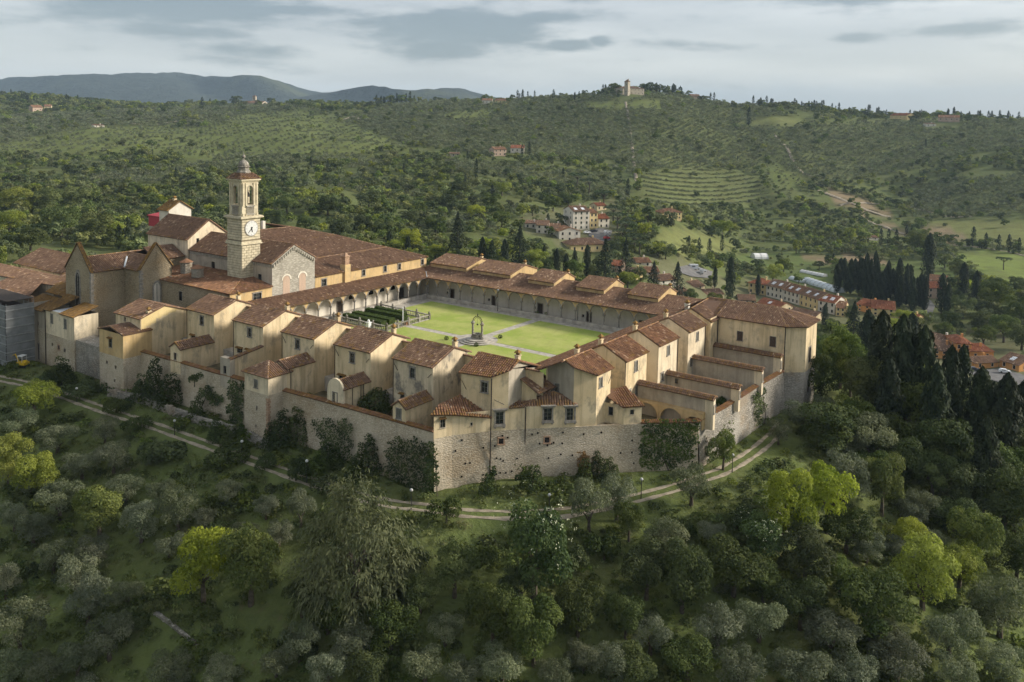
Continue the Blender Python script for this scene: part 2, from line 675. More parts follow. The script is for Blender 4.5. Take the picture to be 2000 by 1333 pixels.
def undul(x, y, scale):
    s = 0
    for i, (th, ph) in enumerate(_wv):
        k = 2 * math.pi / (scale * (1.0 / (1 + .33 * i)))
        s = s + np.sin((x * math.cos(th) + y * math.sin(th)) * k + ph + 1.3 * np.sin((x * math.sin(th) - y * math.cos(th)) * k * .6)) / (1 + .55 * i)
    return s / 3.0


FAR_X = [-1500, -300, 0, 300, 600, 900, 1240, 1500, 1800, 2050, 2400, 3600]     # picture columns the profiles stand under
FAR_P = [  # (range, height) along each column
    [(250, -30), (420, -12), (800, 5), (1300, 45), (2200, 90), (2600, 60)],
    [(250, -28), (330, -12), (650, -6), (850, 2), (1300, 32), (2000, 84), (2500, 60)],
    [(250, -28), (330, -10), (450, -11), (650, -8), (850, 1), (1000, 11), (1400, 31), (2000, 76), (2500, 50)],
    [(270, -28), (350, -11), (450, -12), (600, -9), (800, 2), (950, 16), (1300, 37), (1900, 60), (2500, 40)],
    [(270, -32), (400, -14), (550, -9), (700, 1), (850, 12), (1000, 24), (1400, 54), (1750, 66), (2400, 40)],
    [(280, -34), (400, -15), (520, -14), (650, -5), (850, 15), (1100, 44), (1400, 74), (2000, 55)],
    [(290, -42), (450, -31), (520, -23), (620, -22), (750, -6), (900, 11), (1100, 58), (1260, 92), (1420, 86), (1900, 60)],
    [(280, -46), (400, -52), (600, -54), (700, -54), (800, -48), (900, -28), (1050, 10), (1300, 74), (1900, 55)],
    [(250, -36), (375, -54), (560, -52), (700, -54), (850, -50), (1000, -31), (1150, 11), (1400, 62), (2000, 45)],
    [(250, -38), (350, -54), (560, -52), (700, -53), (850, -48), (1000, -26), (1150, 14), (1450, 62), (2000, 45)],
    [(250, -40), (350, -54), (560, -52), (850, -46), (1000, -22), (1200, 20), (1500, 62), (2000, 45)],
    [(250, -40), (600, -50), (1000, -22), (1500, 50), (2000, 45)]]
_ang = np.arctan((np.array(FAR_X) - 1000) / CF)
_rg = np.geomspace(150, 9000, 160)
_tab = []
for prof in FAR_P:
    r = [p[0] for p in prof] + [3400, 9000]
    z = [p[1] for p in prof] + [18, 10]
    q = np.interp(_rg, r, z)
    for _ in range(3):
        q = np.convolve(np.pad(q, 2, 'edge'), [.1, .2, .4, .2, .1], 'valid')
    _tab.append(q)
_tab = np.array(_tab)


def far_z(x, y):
    r = np.hypot(x, y)
    a = (x * RT[0] + y * RT[1])
    b = (x * math.sin(CYAW) + y * math.cos(CYAW))
    th = np.clip(np.arctan2(a, np.maximum(b, 1e-3 + 0 * b)), _ang[0], _ang[-1])
    th = np.where(b < 0, np.where(a < 0, _ang[0], _ang[-1]), th)
    i = np.clip(np.searchsorted(_ang, th) - 1, 0, len(_ang) - 2)
    f = (th - _ang[i]) / (_ang[i + 1] - _ang[i])
    f = f * f * (3 - 2 * f)
    k = np.clip(np.interp(r, _rg, np.arange(len(_rg))), 0, len(_rg) - 1.001)
    j = k.astype(int)
    g = k - j
    z0 = _tab[i, j] * (1 - g) + _tab[i, j + 1] * g
    z1 = _tab[i + 1, j] * (1 - g) + _tab[i + 1, j + 1] * g
    return z0 * (1 - f) + z1 * f


def sstep(a, b, x):
    t = np.clip((x - a) / (b - a), 0, 1)
    return t * t * (3 - 2 * t)


def ground(x, y):
    x = np.asarray(x, float)
    y = np.asarray(y, float)
    r = np.hypot(x, y)
    d = dist_foot(x, y)
    dd = np.maximum(d, 0)
    lean = 1.3 * sstep(-72, -120, x) * 0 + .9 * sstep(-70, -80, x) * sstep(110, 90, y) * sstep(-95, -80, x)
    zn = -8.3 - lean * .8 - .13 * np.minimum(dd, 9) - .40 * np.clip(dd - 9, 0, 50) - .24 * np.clip(dd - 59, 0, 90)
    zn = zn + undul(x, y, 38) * .55 * sstep(6, 22, dd)
    zn = np.where(d < -1, -9.2, zn)
    zf = far_z(x, y) + undul(x, y, 240) * 5.0 * sstep(250, 520, r) + undul(x + 91, y, 70) * 1.0 * sstep(250, 420, r)
    zf = zf - (undul(x, y, 240) * 4.0) * sstep(-30, -48, far_z(x, y))
    w = sstep(20, 95, d) * sstep(150, 250, r)
    return zn * (1 - w) + zf * w


def hit(px, py, t0=55., t1=4500.):
    """where the sight line through a pixel meets the ground"""
    d = ray(px, py)
    t = np.geomspace(t0, t1, 1500)
    P = CAM + d * t[:, None]
    g = P[:, 2] - ground(P[:, 0], P[:, 1])
    k = np.argmax(g < 0)
    if g[k] >= 0:                      # the line passes just over a crest: stand on the crest
        far = t > 500
        k = np.argmin(np.where(far, g / t, 9e9))
        p = P[k].copy()
        p[2] = ground(p[0], p[1])
        return p
    a = t[max(k - 1, 0)]
    b = t[k]
    for _ in range(18):
        m_ = (a + b) / 2
        p = CAM + d * m_
        if p[2] - ground(p[0], p[1]) < 0:
            b = m_
        else:
            a = m_
    p = CAM + d * b
    p[2] = ground(p[0], p[1])
    return p


def inpoly(px, py, poly):
    ins = np.zeros(np.shape(px), bool)
    n = len(poly)
    for i in range(n):
        (x0, y0), (x1, y1) = poly[i], poly[(i + 1) % n]
        if y0 == y1:
            continue
        c = ((y0 > py) != (y1 > py)) & (px < (x1 - x0) * (py - y0) / (y1 - y0) + x0)
        ins ^= c
    return ins


# land use, drawn as outlines seen from the drone and laid onto the ground they cover
LAND = {
    'field_bright': [[(1868, 498), (1930, 490), (2100, 512), (2100, 590), (1960, 560), (1890, 530)]],
    'meadow': [[(1280, 450), (1330, 447), (1420, 470), (1450, 478), (1430, 492), (1330, 500), (1285, 480)], [(1475, 232), (1560, 226), (1590, 240), (1530, 248), (1470, 246)],
               [(1800, 436), (1900, 428), (2100, 432), (2100, 478), (1990, 482), (1870, 470)], [(560, 310), (570, 300), (600, 300), (590, 312)]],
    'grove_light': [[(-300, 300), (20, 280), (170, 246), (400, 250), (470, 225), (600, 214), (680, 240), (740, 262), (800, 290), (700, 300), (560, 302), (420, 316), (300, 300), (160, 306), (60, 306)],
                    [(860, 222), (960, 214), (965, 232), (870, 236)], [(1150, 200), (1290, 195), (1290, 214), (1150, 214)],
                    [(1510, 320), (1560, 340), (1570, 380), (1500, 360)], [(150, 330), (200, 300), (200, 322), (170, 338)]],
    'terrace': [[(1252, 342), (1320, 332), (1420, 332), (1490, 352), (1500, 392), (1420, 402), (1310, 408), (1262, 392)]],
    'earth': [[(1612, 372), (1650, 380), (1740, 412), (1745, 428), (1690, 422), (1630, 396)], [(1560, 497), (1700, 500), (1760, 512), (1700, 522), (1570, 512)],
              [(1700, 432), (1720, 430), (1780, 456), (1770, 462)], [(1800, 440), (1860, 448), (1900, 468), (1850, 474), (1800, 456)]],
    'village': [[(1015, 420), (1200, 390), (1230, 450), (1200, 480), (1120, 490), (1020, 452)], [(1215, 500), (1330, 505), (1440, 560), (1470, 535), (1560, 560), (1760, 600), (1760, 640), (1600, 640), (1400, 600), (1270, 545)],
                [(1780, 640), (1860, 630), (2100, 690), (2100, 790), (1900, 745), (1790, 700)], [(1690, 540), (1850, 545), (1850, 600), (1780, 610)]],
    'garden': [[(1440, 500), (1560, 490), (1620, 520), (1640, 545), (1560, 560), (1460, 530)], [(1640, 520), (1860, 505), (1870, 540), (1700, 548)]],
    'olive': [[(860, 318), (1000, 322), (1200, 345), (1240, 400), (1120, 372), (980, 350), (880, 340)], [(1500, 262), (1620, 330), (1700, 345), (1620, 365), (1510, 330), (1490, 300)], [(430, 300), (560, 305), (700, 302), (760, 330), (600, 322), (480, 330)], [(640, 250), (760, 205), (1060, 192), (1300, 186), (1440, 200), (1560, 232), (1500, 270), (1480, 330), (1380, 330), (1240, 340), (1200, 320), (1050, 310), (900, 300), (800, 285), (700, 268)],
              [(1520, 250), (1800, 236), (2100, 240), (2100, 290), (1900, 300), (1760, 330), (1660, 360), (1570, 330)], [(1780, 360), (2100, 330), (2100, 420), (1900, 425), (1780, 420)],
              [(-300, 260), (0, 230), (300, 215), (560, 205), (640, 225), (400, 248), (150, 250), (0, 285), (-300, 296)], [(180, 345), (420, 318), (560, 312), (430, 340), (300, 360), (180, 360)]],
}
LCOL = {'field_bright': (.20, .25, .065), 'meadow': (.20, .215, .075), 'grove_light': (.155, .185, .058), 'terrace': (.13, .15, .055), 'earth': (.27, .20, .125),
        'village': (.17, .17, .09), 'garden': (.12, .16, .05), 'olive': (.125, .145, .055)}


def land_of(x, y, z):
    P = np.stack([x, y, z], -1)
    px, py, w = to_px(P)
    out = np.full(np.shape(x), '', dtype=object)
    ok = (w > 150)
    for k in ('olive', 'grove_light', 'meadow', 'terrace', 'village', 'garden', 'earth', 'field_bright'):
        for poly in LAND[k]:
            out[ok & inpoly(px, py, poly)] = k
    return out, px, py, w


TH = np.concatenate([np.arange(-180, -52, 5), np.arange(-52, 52.01, .34), np.arange(56, 180, 5)])
TH = np.radians(TH)
RR = np.concatenate([[1.5, 6, 14, 24, 34, 44], np.geomspace(52, 255, 150), np.geomspace(260, 9500, 118)])
tt, rr = np.meshgrid(TH, RR)
fa = math.atan2(math.cos(CYAW), math.sin(CYAW))
gx = rr * np.cos(fa - tt)
gy = rr * np.sin(fa - tt)
gz = ground(gx, gy)
land, lpx, lpy, lw = land_of(gx, gy, gz)
gcol = np.zeros(gx.shape + (4,))
gcol[..., 3] = 1
gcol[..., :3] = (.125, .155, .050)
gcol[rr > 240, :3] = (.125, .150, .054)
for k, c in LCOL.items():
    gcol[land == k, :3] = c
nc = len(TH)
mb = MB()
idx = np.arange(gx.size).reshape(gx.shape)
q = np.stack([idx[:-1, :], np.roll(idx, -1, 1)[:-1, :], np.roll(idx, -1, 1)[1:, :], idx[1:, :]], -1).reshape(-1, 4)[:, ::-1]
mb.add(np.stack([gx, gy, gz], -1).reshape(-1, 3), q)
m = NT('ground', .95, .05)
ca = m.n('ShaderNodeAttribute', attribute_name='land')
c = ca.outputs['Color']
n1 = m.noise(.06, 6, .65)
n2 = m.noise(.9, 5, .7)
c = m.mix(m.rng(n1, .35, .7, 0, .55), c, (.10, .095, .04))
c = m.mix(m.rng(n2, .35, .7, 0, .6), c, m.mix(.5, c, (.03, .045, .015)))
c = m.mix(m.rng(m.noise(.19, 5, .6), .60, .72, 0, .55), c, (.15, .115, .07))
m.color(c).bump(n2, .8, .5)
MAT['ground'] = m.m
me = mb.mesh('ground', MAT['ground'], True)
la = me.color_attributes.new('land', 'FLOAT_COLOR', 'POINT')
la.data.foreach_set('color', gcol.reshape(-1))
tag(link('ground', me), kind='structure')


# far ridge: wooded mountains five kilometres off
def ridge(name, prof, rng_, depth, col):
    xs = np.arange(prof[0][0], prof[-1][0] + 1, 12.)
    ys = np.interp(xs, [p[0] for p in prof], [p[1] for p in prof])
    k = np.ones(5) / 5
    ys = np.convolve(np.pad(ys, 2, 'edge'), k, 'valid')
    ys = ys + np.array([RNG.normal(0, .7) for _ in xs])
    rows = []
    S = [(-1., 0.), (-.7, .30), (-.45, .58), (-.25, .80), (-.1, .95), (0, 1.), (.25, .8), (.6, .4), (1., 0.)]
    for s, h in S:
        row = []
        for i, (x, yv) in enumerate(zip(xs, ys)):
            p = at(x, yv, D=rng_)
            r2 = rng_ + s * depth + 260 * math.sin(i * .21 + s * 3) * (1 - abs(s))
            b = at(x, yv, D=r2)
            z = -20 + (p[2] + 20) * h * (1 + .08 * math.sin(i * .33 + 5 * s)) if h < 1 else p[2]
            row.append((b[0], b[1], z))
        rows.append(row)
    mb = MB()
    n = len(xs)
    V = np.array(rows).reshape(-1, 3)
    idx = np.arange(len(V)).reshape(len(S), n)
    q = np.stack([idx[:-1, :-1], idx[:-1, 1:], idx[1:, 1:], idx[1:, :-1]], -1).reshape(-1, 4)
    mb.add(V, q)
    m = NT(name + '_wood', .95, .05)
    c = m.mix(m.rng(m.noise(.012, 6, .7), .35, .65), tuple(x * .55 for x in col), col)
    m.color(m.mix(m.rng(m.noise(.0022, 4), .5, .68, 0, .5), c, (.10, .11, .05)))
    m.bump(m.noise(.02, 4, .7), 1.0, 20)
    return tag(mb.build(name, m.m, smooth=True), kind='structure')


ridge('mountains', [(-500, 170), (-200, 150), (0, 155), (60, 152), (130, 150), (200, 146), (270, 146), (310, 138), (340, 138), (370, 144), (420, 152), (480, 153), (540, 158), (580, 170),
                    (620, 180), (680, 182), (760, 190), (820, 200), (900, 206), (1100, 225), (1300, 240)], 5600, 1300, (.045, .055, .045))
ridge('far_hills', [(500, 215), (600, 186), (640, 178), (675, 176), (710, 168), (735, 169), (770, 178), (805, 183), (840, 178), (865, 170), (900, 170), (935, 180), (980, 192), (1050, 205), (1200, 240)],
      4700, 800, (.045, .055, .045))

# ------------------------------------------------------------------ building kit
def panel(mb, p0, p1, z0, z1, ops=(), mat=0, top=None, reveal=.22):
    """one wall face with real openings; outward is to the right of p0 -> p1; ops are (u0, u1, za, zb); top adds gable points"""
    p0, p1 = np.array(p0[:2], float), np.array(p1[:2], float)
    d = p1 - p0
    L = np.linalg.norm(d)
    d = d / L
    n = np.array([d[1], -d[0]])
    us = sorted({0., L, *[o[0] for o in ops], *[o[1] for o in ops]})
    zs = sorted({z0, z1, *[o[2] for o in ops], *[o[3] for o in ops]})
    P = lambda u, z, y=0.: (*(p0 + d * u - n * y), z)
    for i in range(len(us) - 1):
        for j in range(len(zs) - 1):
            uc, zc = (us[i] + us[i + 1]) / 2, (zs[j] + zs[j + 1]) / 2
            if any(o[0] < uc < o[1] and o[2] < zc < o[3] for o in ops):
                continue
            mb.poly([P(us[i], zs[j]), P(us[i + 1], zs[j]), P(us[i + 1], zs[j + 1]), P(us[i], zs[j + 1])], mat)
    for a, b, c, e in ops:
        for q in ([P(a, c), P(b, c), P(b, c, reveal), P(a, c, reveal)], [P(b, c), P(b, e), P(b, e, reveal), P(b, c, reveal)],
                  [P(b, e), P(a, e), P(a, e, reveal), P(b, e, reveal)], [P(a, e), P(a, c), P(a, c, reveal), P(a, e, reveal)]):
            mb.poly(q, mat)
    if top:
        mb.poly([P(0, z1), P(L, z1)] + [P(u, z) for u, z in reversed(top)], mat)
    return L


def clip_u(poly, u):
    vs = []
    n = len(poly)
    for i in range(n):
        (a, b), (c, d) = poly[i], poly[(i + 1) % n]
        if (a <= u) != (c <= u):
            vs.append(b + (d - b) * (u - a) / (c - a))
    return (min(vs), max(vs)) if len(vs) >= 2 else None


def tile_roof(mb, pts, sp=.38, course=.5, moss=.12, thick=.14, warm=None, mat=0, seam=0.0):
    """a planar roof slope (first edge = eave) laid with rows of half-round tiles over a slab"""
    P = np.array(pts, float)
    e = nrm(P[1] - P[0])
    n = nrm(np.cross(P[1] - P[0], P[2] - P[0]))
    if n[2] < 0:
        n = -n
    s = np.cross(n, e)
    if s[2] < 0:
        s = -s
    q = [((p - P[0]) @ e, (p - P[0]) @ s) for p in P]
    k = len(P)
    lo = P - n * thick
    mb.add(np.vstack([P - n * .01, lo]), [tuple(range(k)), tuple(range(2 * k - 1, k - 1, -1))] + [(i, (i + 1) % k, k + (i + 1) % k, k + i) for i in range(k)], mat, a=.04, b=0)
    u0, u1 = min(a for a, b in q), max(a for a, b in q)
    cols = max(1, int(round((u1 - u0) / sp)))
    sp = (u1 - u0) / cols
    T = []
    for c in range(cols):
        u = u0 + sp * (c + .5) + RNG.normal(0, .012)
        r = clip_u(q, u)
        if r is None or r[1] - r[0] < .12:
            continue
        v = r[0] - .06
        while v < r[1] - .08:
            T.append((u, v, min(v + course + .06, r[1] + .02), c, cols, v - r[0], r[1] - v))
            v += course
    if not T:
        return
    T = np.array(T)
    N = len(T)
    w = sp * .28
    hu = np.array([-1.25, -.62, .62, 1.25])
    hz = np.array([0., .13, .13, 0.])
    jit = RNG.normal(0, .012, (N, 1))
    low = .035 + RNG.uniform(0, .015, (N, 1))
    U = T[:, 0:1] + jit + hu[None] * w
    V = []
    for vv, lift, sc in ((T[:, 1:2], low, 1.08), (T[:, 2:3], 0 * low, .88)):
        Uv = T[:, 0:1] + jit + hu[None] * w * sc
        Hz = hz[None] * sc + lift
        V.append(P[0] + Uv[..., None] * e + (vv + 0 * Uv)[..., None] * s + Hz[..., None] * n)
    V = np.stack(V, 1).reshape(-1, 3)
    b = (np.arange(N) * 8)[:, None]
    F = np.concatenate([b + np.array([[0, 1, 5, 4]]), b + np.array([[1, 2, 6, 5]]), b + np.array([[2, 3, 7, 6]]), b + np.array([[0, 3, 2, 1]])])
    edge = (T[:, 3] < .5) | (T[:, 3] > T[:, 4] - 1.5) | (T[:, 5] < .45)
    pm = np.where(edge, np.minimum(.6, .2 + moss), moss * .5)
    mo = (RNG.uniform(0, 1, N) < pm) * RNG.uniform(.4, 1., N)
    a = np.clip(RNG.normal(.48, .2, N) + .35 * (RNG.uniform(0, 1, N) < .05), 0, 1)
    if seam:
        a = np.clip(a + seam, 0, 1)
    mb.add(V, F, mat, a=np.tile(a, 4), b=np.tile(mo, 4))


def ridge_tiles(mb, p, q, r=.13, mat=0, pale=.75):
    p, q = np.array(p, float), np.array(q, float)
    L = np.linalg.norm(q - p)
    n = max(1, int(L / .45))
    d = (q - p) / n
    for i in range(n):
        a, b = p + d * i, p + d * (i + 1.08)
        u = nrm(np.cross(d, (0, 0, 1)))
        vs = []
        for c, k in ((a, 1.1), (b, .92)):
            for ang in (-10, 45, 90, 135, 190):
                t = R(ang)
                vs.append(c + r * k * (math.cos(t) * u * 1.1 + math.sin(t) * np.array([0, 0, 1.])))
        mb.add(vs, [(j, j + 1, j + 6, j + 5) for j in range(4)] + [(4, 3, 2, 1, 0)], mat, a=min(1, max(0, random.gauss(pale, .18))), b=random.random() < .3)


WIN = {}


def window_meshes(style, w, h):
    key = (style, round(w, 2), round(h, 2))
    if key in WIN:
        return WIN[key]
    out = []
    b = MB()
    fw = {'stone': .17, 'cornice': .24, 'hood': .07, 'plain': .06, 'shut_grey': .13, 'shut_brown': .09, 'shut_green': .05, 'door': .2, 'vill': .07, 'brickwin': .18}[style]
    pr = .08 if style in ('stone', 'cornice', 'door', 'shut_grey') else .04
    hw, hh = w / 2, h / 2
    b.box(-hw - fw, -hw, -pr, .10, -hh, hh)
    b.box(hw, hw + fw, -pr, .10, -hh, hh)
    b.box(-hw - fw, hw + fw, -pr - .004, .10, hh, hh + fw)
    if style != 'door':
        b.box(-hw - fw - .08, hw + fw + .08, -pr - .09, .10, -hh - fw * .8, -hh)
    if style == 'cornice':
        b.box(-hw - fw - .2, hw + fw + .2, -.34, .05, hh + fw, hh + fw + .14)
        b.box(-hw - fw - .3, hw + fw + .3, -.44, .05, hh + fw + .14, hh + fw + .30)
        b.box(-hw - fw - .12, hw + fw + .12, -.22, .05, -hh - fw * 1.5, -hh - fw * .8)
        for s in (-1, 1):
            b.box(s * (hw + fw * .5) - .12, s * (hw + fw * .5) + .12, -.2, .05, -hh - fw * 2.4, -hh - fw * 1.5)
    if style == 'stone':
        b.box(-hw - fw - .1, hw + fw + .1, -.16, .05, hh + fw, hh + fw + .09)
    trim = {'hood': 'plaster_grey', 'plain': 'plaster_grey', 'brickwin': 'brick', 'vill': 'plaster_white', 'shut_green': 'plaster_white'}.get(style, 'stone_trim')
    out.append((None, b.mesh('window', MAT[trim])))
    g = MB()
    g.poly([(-hw, .16, -hh), (hw, .16, -hh), (hw, .16, hh), (-hw, .16, hh)])
    out.append(('pane', g.mesh('pane', MAT['glass'])))
    if style in ('stone', 'cornice', 'hood', 'brickwin'):
        c = MB()
        c.box(-.035, .035, .10, .15, -hh, hh)
        for k in ((0,) if style != 'cornice' else (-.33, .33)):
            c.box(-hw, hw, .104, .146, k * hh - .025, k * hh + .025)
        out.append(('mullion', c.mesh('mullion', MAT['dark_wood' if style == 'brickwin' else 'shutter_grey'])))
    if style.startswith('shut'):
        sm = MAT['shutter_' + style[5:]]
        for s in (-1, 1):
            c = MB()
            lo, hi = (-hw, -.02) if s < 0 else (.02, hw)
            yy = .02 + .03 * (s > 0)
            c.box(lo, hi, yy, yy + .05, -hh, hh)
            k = -hh + .1
            while k < hh - .08:
                c.box(lo + .06, hi - .06, yy - .025, yy, k, k + .05)
                k += .13
            out.append(('shutter', c.mesh('shutter', sm)))
    if style == 'hood':
        c = MB()
        for i in range(int((w + .5) / .22)):
            u = -(w + .5) / 2 + .11 + i * .22
            c.tube([(u, -.42, hh + .10), (u, .02, hh + .26)], .10, 5)
        out.append(('hood', c.mesh('hood', MAT['tile_moss'])))
    if style == 'door':
        c = MB()
        for s in (-1, 1):
            c.box(min(0, s * hw) + .01, max(0, s * hw) - .01, .08, .13, -hh, hh)
        out.append(('door_leaf', c.mesh('door_leaf', MAT['dark_wood'])))
    WIN[key] = out
    return out


def window(parent, p0, p1, u, zc, w, h, style='stone', name=None, off=0.0):
    p0, p1 = np.array(p0[:2], float), np.array(p1[:2], float)
    d = nrm(p1 - p0)
    n = np.array([d[1], -d[0]])
    loc = p0 + d * u + n * off
    ms = window_meshes(style, w, h)
    o = link(name or ('door' if style == 'door' else 'window'), ms[0][1], parent, (loc[0], loc[1], zc), math.atan2(d[1], d[0]))
    for nm, me in ms[1:]:
        link(nm, me, o)
    return o


def op(u, zc, w, h):
    return (u - w / 2, u + w / 2, zc - h / 2, zc + h / 2)


def walls(root, poly, z0, z1, wins=None, mats='plaster_cream', split=None, tops=None, name='wall', edges=None):
    """walls round a counter-clockwise outline; wins {edge: [(u, zc, w, h, style)]}; split = (z, lower material)"""
    wins = wins or {}
    tops = tops or {}
    b = MB()
    low = MB() if split else None
    n = len(poly)
    for i in range(n):
        if edges is not None and i not in edges:
            continue
        p, q = poly[i], poly[(i + 1) % n]
        zi = z1 if np.isscalar(z1) else z1[i]
        W = wins.get(i, [])
        ops = [op(u, zc, w, h) for u, zc, w, h, st in W]
        if split:
            panel(low, p, q, z0, split[0], [o for o in ops if o[3] < split[0]])
            panel(b, p, q, split[0], zi, [o for o in ops if o[2] >= split[0]], top=tops.get(i))
        else:
            panel(b, p, q, z0, zi, ops, top=tops.get(i))
        for u, zc, w, h, st in W:
            window(root, p, q, u, zc, w, h, st)
    o = b.build(name, MAT[mats], root)
    if low is not None and low.n:
        low.build('wall_base', MAT[split[1]], root)
    return o


def downpipe(root, x, y, z0, z1, r=.07):
    b = MB()
    b.tube([(x, y, z0), (x, y, z1)], r, 6)
    b.build('downpipe', MAT['copper_pipe'], root)


def chimney(root, x, y, z0, h=1.5, s=.38, mat='plaster_cream', cap='tile_moss'):
    b = MB()
    b.box(x - s, x + s, y - s, y + s, z0, z0 + h)
    b.box(x - s * 1.25, x + s * 1.25, y - s * 1.25, y + s * 1.25, z0 + h, z0 + h + .12)
    o = b.build('chimney', MAT[mat], root)
    c = MB()
    c.box(x - s * .85, x + s * .85, y - s * .3, y - s * .1, z0 + h + .12, z0 + h + .45)
    c.box(x - s * .85, x + s * .85, y + s * .1, y + s * .3, z0 + h + .12, z0 + h + .45)
    c.prism([(x - s * 1.2, y - s * 1.2), (x + s * 1.2, y - s * 1.2), (x + s * 1.2, y + s * 1.2), (x - s * 1.2, y + s * 1.2)], z0 + h + .45, z0 + h + .55)
    c.add([(x - s * 1.2, y - s * 1.2, z0 + h + .55), (x + s * 1.2, y - s * 1.2, z0 + h + .55), (x + s * 1.2, y + s * 1.2, z0 + h + .55), (x - s * 1.2, y + s * 1.2, z0 + h + .55), (x, y, z0 + h + .95)],
          [(0, 1, 4), (1, 2, 4), (2, 3, 4), (3, 0, 4)], a=.8, b=1)
    c.build('chimney_cap', MAT[cap], o)


def tie_bar(root, p, q):
    b = MB()
    b.tube([p, q], .045, 5)
    b.build('tie_bar', MAT['iron'], root)


def roof_of(root, slopes, ridges=(), mat='tile_brown', moss=.12, name='roof', sp=.38, course=.5):
    b = MB()
    for s in slopes:
        tile_roof(b, s, sp, course, moss)
    for r in ridges:
        ridge_tiles(b, *r)
    o = b.build(name, MAT[mat], root)
    o['kind'] = 'stuff'
    return o


def gable_x(x0, x1, y0, y1, ze, zr, yr, o=.35, v=.15, ze1=None):
    """slopes and ridge of a roof whose ridge runs along x; y0 front eave line, y1 back"""
    k0 = (zr - ze) / (yr - y0)
    ze1 = ze if ze1 is None else ze1
    k1 = (zr - ze1) / (y1 - yr)
    A = [(x0 - v, y0 - o, ze - k0 * o), (x1 + v, y0 - o, ze - k0 * o), (x1 + v, yr, zr), (x0 - v, yr, zr)]
    B = [(x1 + v, y1 + o, ze1 - k1 * o), (x0 - v, y1 + o, ze1 - k1 * o), (x0 - v, yr, zr), (x1 + v, yr, zr)]
    return [A, B], [((x0 - v, yr, zr + .03), (x1 + v, yr, zr + .03))]


def gable_y(x0, x1, y0, y1, ze, zr, xr, o=.35, v=.15, ze1=None):
    k0 = (zr - ze) / (xr - x0)
    ze1 = ze if ze1 is None else ze1
    k1 = (zr - ze1) / (x1 - xr)
    A = [(x0 - o, y1 + v, ze - k0 * o), (x0 - o, y0 - v, ze - k0 * o), (xr, y0 - v, zr), (xr, y1 + v, zr)]
    B = [(x1 + o, y0 - v, ze1 - k1 * o), (x1 + o, y1 + v, ze1 - k1 * o), (xr, y1 + v, zr), (xr, y0 - v, zr)]
    return [A, B], [((xr, y0 - v, zr + .03), (xr, y1 + v, zr + .03))]


def rect(x0, x1, y0, y1):
    return [(x0, y0), (x1, y0), (x1, y1), (x0, y1)]

# ------------------------------------------------------------------ the charterhouse
YARD = -2.7
# floors: garden terraces behind the wall, cloister lawn, paths
b = MB()
b.prism([(-168, 91.2), (-78.2, 91.6), (-74.6, 98.0), (-60.4, 113.4), (-51.0, 121.8), (-49.8, 160), (-62, 160), (-62, 114), (-76, 99.5), (-168, 98.5)], -9.1, YARD)
tag(b.build('garden_terrace', MAT['yard_earth']), kind='structure')
b = MB()
b.prism([(-184, 98.6), (-76.2, 99.6), (-64.1, 112), (-64.1, 174), (-184, 174)], -9.1, -.22)
tag(b.build('cloister_pavement', MAT['paving']), kind='structure')
m = NT('lawn', .95, .05)
n1 = m.noise(.13, 5, .6)
n2 = m.noise(.8, 5, .7, m.co((1, .35, 1)))
c = m.mix(m.rng(n1, .38, .62), (.29, .36, .075), (.42, .43, .14))
c = m.mix(m.rng(m.noise(.35, 6, .7), .52, .70, 0, .55), c, (.44, .40, .18))
c = m.mix(m.rng(n2, .45, .75, 0, .6), c, (.30, .29, .11))
c = m.mix(m.rng(m.noise(3.5, 4, .7), .3, .7, 0, .35), c, (.18, .24, .045))
m.color(c).bump(m.noise(9, 3), .5, .05)
MAT['lawn'] = m.m
XC, YC, PW = -103.2, 134.3, .95                                        # crossing of the two paths
for x0, x1, y0, y1 in ((-133.5, XC - PW, YC + PW, 156.2), (XC + PW, -76, YC + PW, 156.2), (-133.5, XC - PW, 112.5, YC - PW), (XC + PW, -76, 112.5, YC - PW)):
    sx_ = 1 if x0 > XC - 2 else -1
    sy_ = 1 if y0 > YC - 2 else -1
    cx_, cy_ = (x0 if sx_ > 0 else x1), (y0 if sy_ > 0 else y1)
    ox, oy = (x1 if sx_ > 0 else x0), (y1 if sy_ > 0 else y0)
    arc = [(XC + sx_ * 4.6 * math.cos(R(t)), YC + sy_ * 4.6 * math.sin(R(t))) for t in (12, 30, 45, 60, 78)]
    pts = [(ox, cy_)] + arc + [(cx_, oy), (ox, oy)]
    if sx_ * sy_ < 0:
        pts = pts[::-1]
    b = MB()
    b.prism(pts, -.2, .0)
    tag(b.build('lawn', MAT['lawn']), kind='structure')
for args in ((-134, -75, YC - PW, YC + PW), (XC - PW, XC + PW, 112, 157)):
    b = MB()
    b.box(*args, -.21, -.03 if args[0] < -120 else -.034)
    tag(b.build('path', MAT['paving']), kind='structure')
b = MB()
b.lathe((XC, YC, -.21), [(5.0, 0), (5.0, .19)], 32)
tag(b.build('path', MAT['paving']), kind='structure')

